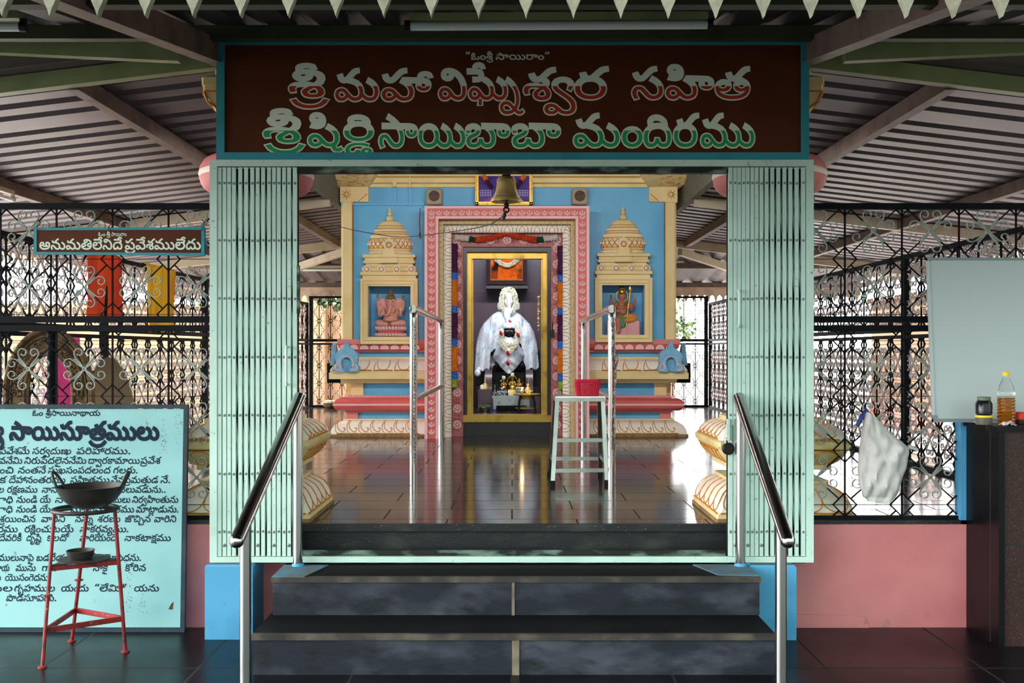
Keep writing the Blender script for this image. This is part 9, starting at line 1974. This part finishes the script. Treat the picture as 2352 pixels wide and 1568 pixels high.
mb = MB(); mb.lathe([(0, z_+.064), (.0275, z_+.064), (.028, z_+.077), (.026, z_+.079), (0, z_+.079)], (xj, yj, 0), 26); obj('lid', mb, M['green_lid'], t)
yo = 4.50; xo = X(2311, yo)
t = thing('oil_bottle', 'ridged plastic bottle half full of amber oil with yellow cap on the counter', 'bottle', (xo, yo, ZC_))
ridge = [(.036+.0022*math.sin(i*1.55), ZC_+.004+i*.0034) for i in range(38)]
mb = MB(); mb.lathe([(.03, ZC_)]+ridge+[(.034, ZC_+.142), (.029, ZC_+.165), (.018, ZC_+.19), (.0125, ZC_+.203), (.0125, ZC_+.211), (0, ZC_+.211)], (xo, yo, 0), 28); obj('bottle_body', mb, M['clear_plastic'], t, smooth=60)
mb = MB(); mb.lathe([(0, ZC_+.003)]+[(r-.0022, z) for r, z in ridge if z < ZC_+.118]+[(0, ZC_+.118)], (xo, yo, 0), 28); obj('oil', mb, M['oil'], t, smooth=60)
mb = MB(); mb.lathe([(0, ZC_+.210), (.0145, ZC_+.210), (.015, ZC_+.224), (.0135, ZC_+.226), (0, ZC_+.226)], (xo, yo, 0), 22); obj('cap', mb, M['yellow_lid'], t)
xr_ = X(2345, 4.52); mb = MB(); mb.use(0); mb.lathe([(.03, ZC_), (.032, ZC_+.008), (.032, ZC_+.020), (.0, ZC_+.021)], (xr_+.01, 4.54, 0), 22); mb.use(1); mb.lathe([(0, ZC_+.021), (.033, ZC_+.021), (.0335, ZC_+.046), (.03, ZC_+.052), (0, ZC_+.052)], (xr_+.01, 4.54, 0), 22)
tag(obj('lidded_tub', mb, [M['maroon_granite'], material('red_plastic_lid', rgb(214, 52, 26), 0.35)]), 'small tub with bright red lid beside the amber oil bottle', 'tub')
mb = MB(); xx = X(2320, 4.43)
mb.grid(lambda u, v: (xx-.028+u*.056, 4.425+v*.05, ZC_+.002+.016*abs(noise.noise(Vector((u*3.1, v*2.7, .3))))+.012*math.sin(u*math.pi)*math.sin(v*math.pi)), 12, 10)
o = tag(obj('rag', mb, material('printed_rag', rgb(196, 186, 190), 0.85, var=(rgb(150, 96, 112), 60, 0.52, 0.62, 2))), 'small crumpled printed rag at the front edge of the counter', 'rag')
sd = o.modifiers.new('thick', 'SOLIDIFY'); sd.thickness = .002; sd.offset = 1

# white sack tied to the grille
ysk = 4.70
M['sack'] = material('white_woven_sack', rgb(204, 201, 198), 0.7, var=(rgb(178, 173, 170), 6, 0.45, 0.7, 6), bump=(25, 0.25))
t = thing('sack', 'white plastic sack tied by one corner to the grille above the pink wall', 'sack', (X(2030, ysk), ysk, Z(1158, ysk)))
edgeL = [(1988, 945), (1982, 965), (1976, 1000), (1970, 1045), (1968, 1080), (1972, 1115), (1982, 1138), (1992, 1150)]
edgeR = [(1999, 948), (2022, 972), (2050, 1000), (2082, 1024), (2079, 1060), (2070, 1105), (2058, 1140), (2030, 1156)]
def es(E_, v):
    f = v*(len(E_)-1)*.9999; i = int(f); g = f-i; return (E_[i][0]*(1-g)+E_[i+1][0]*g, E_[i][1]*(1-g)+E_[i+1][1]*g)
mb = MB()
def sk(u, v):
    a, b = es(edgeL, v), es(edgeR, v); q = 2*math.pi*u
    w = (1-math.cos(q))/2 if False else (0.5-0.5*math.cos(q))
    px, py = a[0]+(b[0]-a[0])*w, a[1]+(b[1]-a[1])*w
    dep = math.sin(q)*(.012+.045*math.sin(min(1, v*1.15)*math.pi)**.7)
    n_ = noise.noise(Vector((px*.035, py*.02, q*.5)))*.022+noise.noise(Vector((px*.11, py*.05, q)))*.016+noise.noise(Vector((px*.26+py*.1, py*.06, q*2)))*.006+.006*math.sin((px-1985)*.2+(py-950)*.08)
    return (X(px, ysk), ysk-.012-dep-(n_ if dep > 0 else 0), Z(py, ysk))
mb.grid(sk, 48, 34, closed_u=True); n0 = 48
mb.face(list(range(48))[::-1]); mb.face([len(mb.v)-48+i for i in range(48)])
mb.tube([(X(2080, ysk), ysk-.03, Z(1024, ysk)), (X(2092, ysk), ysk-.03, Z(1028, ysk)), (X(2102, ysk), ysk-.025, Z(1032, ysk))], [.010, .006, .008], 8)
obj('bag', mb, M['sack'], t, smooth=70)
mb = MB(); mb.tube(smooth_pts([(X(1992, ysk), ysk-.02, Z(948, ysk)), (X(1986, ysk), ysk-.01, Z(943, ysk)), (X(1975, ysk), ysk-.02, Z(958, ysk)), (X(1966, ysk), ysk-.015, Z(978, ysk))], 4), [.006]*7+[.010]*6, 8); mb.tube([(X(1994, ysk), ysk-.02, Z(947, ysk)), (X(1997, ysk), 4.768, Z(938, ysk))], .004, 6)
obj('blue_tie', mb, material('blue_plastic_tie', rgb(36, 52, 120), 0.5), t)

# ------------------------------------------------------------------ cloths on the long grille
def hung_cloth(name, label, y0, y1, zb, col, col2, seed, holes=0):
    xg = -2.835
    mb = MB()
    def f(u, v):
        yy = y0+(y1-y0)*u
        wav = .018*math.sin(u*9+seed)+.012*math.sin(u*23+seed*2+v*3)
        taper = 1-.12*v*math.sin(v*2+seed)
        yy = (y0+y1)/2+(yy-(y0+y1)/2)*taper
        if v < .08: return (xg-.03+.06*v/.08, yy, 1.90+.027*math.sin(v/.08*math.pi/1.0)+.012)
        w = (v-.08)/.92
        rag = .03*noise.noise(Vector((u*6, seed, 0)))
        return (xg+.035+wav*(.4+w), yy, 1.912-w*(1.912-zb-rag))
    mb.grid(f, 34, 36)
    o = obj(name, mb, material(name+'_fabric', col, 0.75, var=(col2, 5, 0.42, 0.66, 5), stretch=(1, 1, .4)), smooth=80)
    sd = o.modifiers.new('thick', 'SOLIDIFY'); sd.thickness = .004
    return tag(o, label, 'cloth')
hung_cloth('hanging_cloth', 'torn red-orange cloth hung over the rail of the long grille below the small sign', 6.86, 7.52, 1.475, rgb(222, 72, 28), rgb(176, 48, 20), .7)
hung_cloth('hanging_cloth', 'yellow cloth hung over the rail of the long grille beside the red one', 8.02, 8.72, 1.40, rgb(240, 188, 30), rgb(206, 140, 20), 2.1)
mb = MB(); mb.grid(lambda u, v: (-2.785+.015*math.sin(u*11+v*2), 6.35+.42*u+.1*v*(u-.5), 1.34-.87*v), 24, 20)
o = obj('hanging_cloth', mb, material('pink_cotton', rgb(238, 74, 150), 0.7, var=(rgb(214, 50, 126), 5, 0.45, 0.7), stretch=(1, 1, .3)), smooth=80); sd = o.modifiers.new('thick', 'SOLIDIFY'); sd.thickness = .004
tag(o, 'bright pink cloth hanging low on the long grille behind the carved arch', 'cloth')

# carved arch and plain backing board stored behind the grille
M['carved'] = material('carved_brown_wood', rgb(126, 98, 66), 0.5, var=(rgb(84, 60, 36), 26, 0.42, 0.66, 5))
M['plain_board'] = material('brown_hardboard', rgb(140, 120, 92), 0.8, var=(rgb(124, 104, 78), 8, 0.45, 0.7))
ya = 5.55
t = thing('carved_arch', 'tall brown carved oval arch frame standing behind the grille and the lettered board', 'arch', (X(112, ya), ya, .469))
cxa, za_ = X(112, ya), Z(905, ya)
ro, ri = X(210, ya)-X(112, ya), X(168, ya)-X(112, ya)
ho, hi = Z(758, ya)-za_, Z(812, ya)-za_
mb = MB()
outP = [(cxa-ro, .469)]+[(cxa+ro*math.cos(a), za_+ho*math.sin(a)) for a in [math.pi-math.pi*k/30 for k in range(31)]]+[(cxa+ro, .469)]
inP = [(cxa-ri, .469)]+[(cxa+ri*math.cos(a), za_+hi*math.sin(a)) for a in [math.pi-math.pi*k/30 for k in range(31)]]+[(cxa+ri, .469)]
L = [[(a[0], ya, a[1]), (a[0], ya+.05, a[1]), (b[0], ya+.05, b[1]), (b[0], ya, b[1])] for a, b in zip(outP, inP)]
mb.rings(L)
obj('arch_frame', mb, M['carved'], t)
mb = MB()
mb.tube([(p[0], ya-.006, p[1]) for p in outP], .016, 6); mb.tube([(p[0], ya-.004, p[1]) for p in inP], .010, 6)
mid = [((a[0]*.75+b[0]*.25), (a[1]*.75+b[1]*.25)) for a, b in zip(outP, inP)]; mb.tube([(p[0], ya-.004, p[1]) for p in mid], .006, 6)
dense = smooth_pts([Vector((p[0], ya, p[1])) for p in outP], 3); dn = smooth_pts([Vector((p[0], ya, p[1])) for p in inP], 3)
for i, (a, b) in enumerate(zip(dense, dn)):
    mb.ball((a.x, ya-.012, a.z), .012, 6, 5)
    c_ = a.lerp(b, .58); s = (-1)**i
    mb.tube([(c_.x+r*math.cos(q*s+i), ya-.006, c_.z+r*math.sin(q*s+i)) for q, r in [(j*.7, .022-.0017*j) for j in range(11)]], .0055, 5)
    if i % 2: c2 = a.lerp(b, .85); mb.ball((c2.x, ya-.006, c2.z), (.012, .010, .012), 6, 5)
obj('carving', mb, M['carved'], t, smooth=50)
yp2 = 5.75
mb = MB(); c_ = X(258, yp2); h = Z(820, yp2)
P = [(X(209, yp2)-.02, .469)]+[(X(210, yp2), Z(900, yp2)), (X(212, yp2), Z(870, yp2)), (X(218, yp2), Z(845, yp2)), (X(230, yp2), Z(826, yp2)), (X(247, yp2), h), (X(262, yp2), Z(824, yp2)), (X(276, yp2), Z(840, yp2)), (X(288, yp2), Z(865, yp2)), (X(298, yp2), Z(893, yp2)), (X(305, yp2), Z(925, yp2)), (X(312, yp2), .469)]
mb.prism(P, yp2, yp2+.025)
tag(obj('backing_board', mb, M['plain_board']), 'plain brown round-topped board standing beside the carved arch', 'board')

# ------------------------------------------------------------------ tube lights
M['tube_glass'] = material('unlit_tube_glass', rgb(206, 220, 214), 0.25)
def tube_light(label, p, q, fix_up=0.05, r=.0145, fitting='beam_cream', along=(0, 0, 1)):
    p, q, al = Vector(p), Vector(q), Vector(along); d = (q-p).normalized()
    t = thing('tube_light', label, 'tube light', tuple((p+q)/2))
    mb = MB(); mb.tube([p+d*.02, q-d*.02], r, 14); obj('tube', mb, M['tube_glass'], t)
    for a in (p, q):
        mb = MB(); e = d if a == p else -d; mb.tube([a, a+e*.022], r*1.12, 12); mb.bar(a+e*.01, a+e*.01+al*fix_up, .018, .022, d); obj('holder', mb, M['dark_metal'] if fitting != 'beam_cream' else M['beam_cream'], t)
    mb = MB(); mb.bar(p+al*(fix_up+.012)+d*.02, q+al*(fix_up+.012)-d*.02, .035, .028); obj('batten', mb, M[fitting], t)
yt = 4.08
tube_light('long unlit fluorescent tube under the canopy above the big sign', (X(930, yt), yt, Z(61, yt)), (X(1637, yt), yt, Z(57, yt)), .022, .0165, 'beam_green_lit')
tube_light('unlit fluorescent tube under the canopy at the picture corner over the green beam', (-2.75, 3.9, Z(60, 3.9)), (X(60, 3.9), 3.9, Z(62, 3.9)), .03, .0165, 'beam_green_lit')
pz = roof_z(3.45, 0)-.13
tube_light('slim unlit tube on a brown roof purlin over the small brown sign', (-3.41, 6.25, pz), (-3.41, 7.15, pz), .035)
tube_light('slim unlit tube on the roof purlin seen between gate and shrine near the bell cord', (-2.05, 8.6, roof_z(2.05, 0)-.13), (-2.05, 9.75, roof_z(2.05, 0)-.13), .035)
tube_light('unlit tube across the far roof slope above the leafy branch', (-2.72, 13.5, Z(620, 13.5)), (-1.7, 13.5, Z(620, 13.5)), .03)
tube_light('slim tube fitting on the roof purlin beside the shrine on the spear idol side', (2.05, 8.7, roof_z(2.05, 0)-.13), (2.05, 9.9, roof_z(2.05, 0)-.13), .035)
tube_light('short tube fitting across the far roof slope beyond the spear idol side of the shrine', (1.75, 13.6, Z(608, 13.6)), (2.45, 13.6, Z(604, 13.6)), .03)
for y_, s_, lb in ((5.90, -1, 'unseen lit tube added on the hall side of the entrance beam, toward the lettered board'), (5.90, 1, 'unseen lit tube added on the hall side of the entrance beam, toward the whiteboard')):
    t = thing('tube_light', lb, 'tube light', (s_*.75, y_, 2.70))  # tubes added out of sight behind the sign to brighten the shrine front
    mb = MB(); mb.tube([(s_*.75-.6, y_, 2.70), (s_*.75+.6, y_, 2.70)], .014, 12); obj('tube', mb, bpy.data.materials['lit_tube'], t)
    mb = MB(); mb.box(s_*.75-.62, s_*.75+.62, 5.845, 5.885, 2.68, 2.80); obj('batten', mb, M['s_pale'], t)
    ld = bpy.data.lights.new('added_hall_lamp', 'AREA'); ld.shape = 'RECTANGLE'; ld.size = 1.2; ld.size_y = .04; ld.energy = 14; ld.color = (1, .98, .96)
    lo = bpy.data.objects.new('added_hall_lamp', ld); lo.location = (s_*.75, y_+.03, 2.69); lo.rotation_euler = (math.radians(62), 0, 0); scene.collection.objects.link(lo)
mb = MB(); mb.box(X(1190, 4.3), X(1228, 4.3), 4.28, 4.34, Z(46, 4.3), Z(22, 4.3))
tag(obj('junction_box', mb, M['beam_cream']), 'small square junction box under the canopy above the long tube', 'junction box')
mb = MB(); xx = X(965, 9.62); mb.tube([(xx, 9.62, Z(478, 9.62)), (xx-.004, 9.60, Z(510, 9.62)), (xx, 9.60, Z(533, 9.62))], .004, 6); mb.ball((xx, 9.60, Z(540, 9.62)), (.011, .011, .026), 8, 6)
tag(obj('pull_switch', mb, M['s_brown']), 'thin pull switch hanging beside the pink doorway surround near the elephant niche', 'switch')
# pots by the far grille
for px, yy, r, lb, mt in ((760, 14.3, .10, 'low clay bowl of odds and ends on the floor by the far grille', 'carved'),):
    t = thing('clay_bowl', lb, 'bowl', (X(px, yy), yy, .469))
    mb = MB(); mb.lathe([(r*.6, .469), (r, .5), (r*1.1, .545), (r*1.0, .545), (r*.55, .48), (0, .478)], (X(px, yy), yy, 0), 20); obj('bowl', mb, M[mt], t)
    mb = MB()
    for k in range(5): mb.ball((X(px, yy)-.06+k*.03, yy+R.uniform(-.03, .03), .545+R.uniform(0, .02)), (.03, .03, .025), 8, 6)
    obj('contents', mb, M['jasmine'], t)

# ------------------------------------------------------------------ trees outside
M['leaf_a'] = material('bright_foliage', rgb(84, 120, 44), 0.6, var=(rgb(48, 86, 30), 2, 0.4, 0.7))
M['leaf_b'] = material('mango_foliage', rgb(60, 92, 40), 0.5, var=(rgb(34, 60, 26), 3, 0.4, 0.7))
M['bark'] = material('grey_bark', rgb(120, 100, 82), 0.9, var=(rgb(84, 68, 54), 9, 0.4, 0.7))
def leaf_cloud(mb, c, rad, n, size, rnd, droop=.2, narrow=.35):
    for k in range(n):
        d = Vector((rnd.gauss(0, 1), rnd.gauss(0, 1), rnd.gauss(0, 1))).normalized()*rnd.uniform(.35, 1)
        p = Vector(c)+Vector((d.x*rad[0], d.y*rad[1], d.z*rad[2]))
        a = Vector((rnd.uniform(-1, 1), rnd.uniform(-1, 1), rnd.uniform(-1, .4)-droop)).normalized()*size*rnd.uniform(.7, 1.3)
        b = a.cross(Vector((rnd.uniform(-1, 1), rnd.uniform(-1, 1), 1))).normalized()*size*narrow
        mb.add([p, p+a*.45+b, p+a, p+a*.45-b], [(0, 1, 2, 3)])
def tree(label, x, y, h, crowns, n, size, mt, seed, trunk=.08):
    rnd = random.Random(seed)
    t = thing('tree', label, 'tree', (x, y, -.05))
    mb = MB()
    for c, r in crowns: leaf_cloud(mb, c, r, n, size, rnd)
    obj('foliage', mb, M[mt], t, smooth=0)
    mb = MB(); mb.tube(smooth_pts([(x, y, -.05), (x+.06, y, h*.4), (x-.03, y+.05, h*.75), (x, y, h)], 4), [trunk*(1-.5*i/12) for i in range(13)], 8)
    for c, r in crowns: mb.tube(smooth_pts([(x, y, h*.55), ((x+c[0])/2, (y+c[1])/2, (h*.6+c[2])/2+.1), c], 4), [trunk*.5-trunk*.3*i/8 for i in range(9)], 6)
    obj('trunk', mb, M['bark'], t)
tree('leafy tree outside the long grille behind the red cloth', -8.9, 10.2, 2.6, [((-8.7, 9.6, 2.0), (1.0, 1.2, .8)), ((-9.0, 11.2, 2.5), (1.0, 1.3, .8)), ((-8.6, 8.4, 2.6), (.9, 1.0, .7))], 900, .13, 'leaf_a', 3)
tree('leafy tree outside the long grille behind the carved arch', -8.7, 5.9, 2.4, [((-8.6, 5.9, 1.6), (.8, .8, .7)), ((-8.7, 6.3, 2.3), (.9, .9, .7))], 700, .12, 'leaf_a', 5)
tree('leafy tree outside the long grille behind the yellow cloth', -9.4, 14.2, 2.8, [((-9.2, 13.6, 2.3), (1.1, 1.4, .8)), ((-9.3, 15.2, 2.8), (1.1, 1.2, .8))], 800, .14, 'leaf_a', 8)
tree('mango tree with long drooping leaves beyond the far grille beside the shrine', -1.9, 15.9, 2.6, [((-2.2, 15.6, 1.75), (.45, .35, .28)), ((-2.0, 15.55, 1.45), (.36, .25, .22)), ((-2.55, 15.7, 2.1), (.6, .35, .25)), ((-1.7, 15.6, 1.9), (.4, .3, .4))], 330, .11, 'leaf_b', 13, .05)
tree('sparse sunlit tree beyond the far grille on the spear idol side', 2.6, 17.2, 2.2, [((2.4, 17.0, 2.1), (.45, .4, .35)), ((2.75, 17.1, 1.6), (.25, .25, .25))], 160, .09, 'leaf_a', 21, .03)
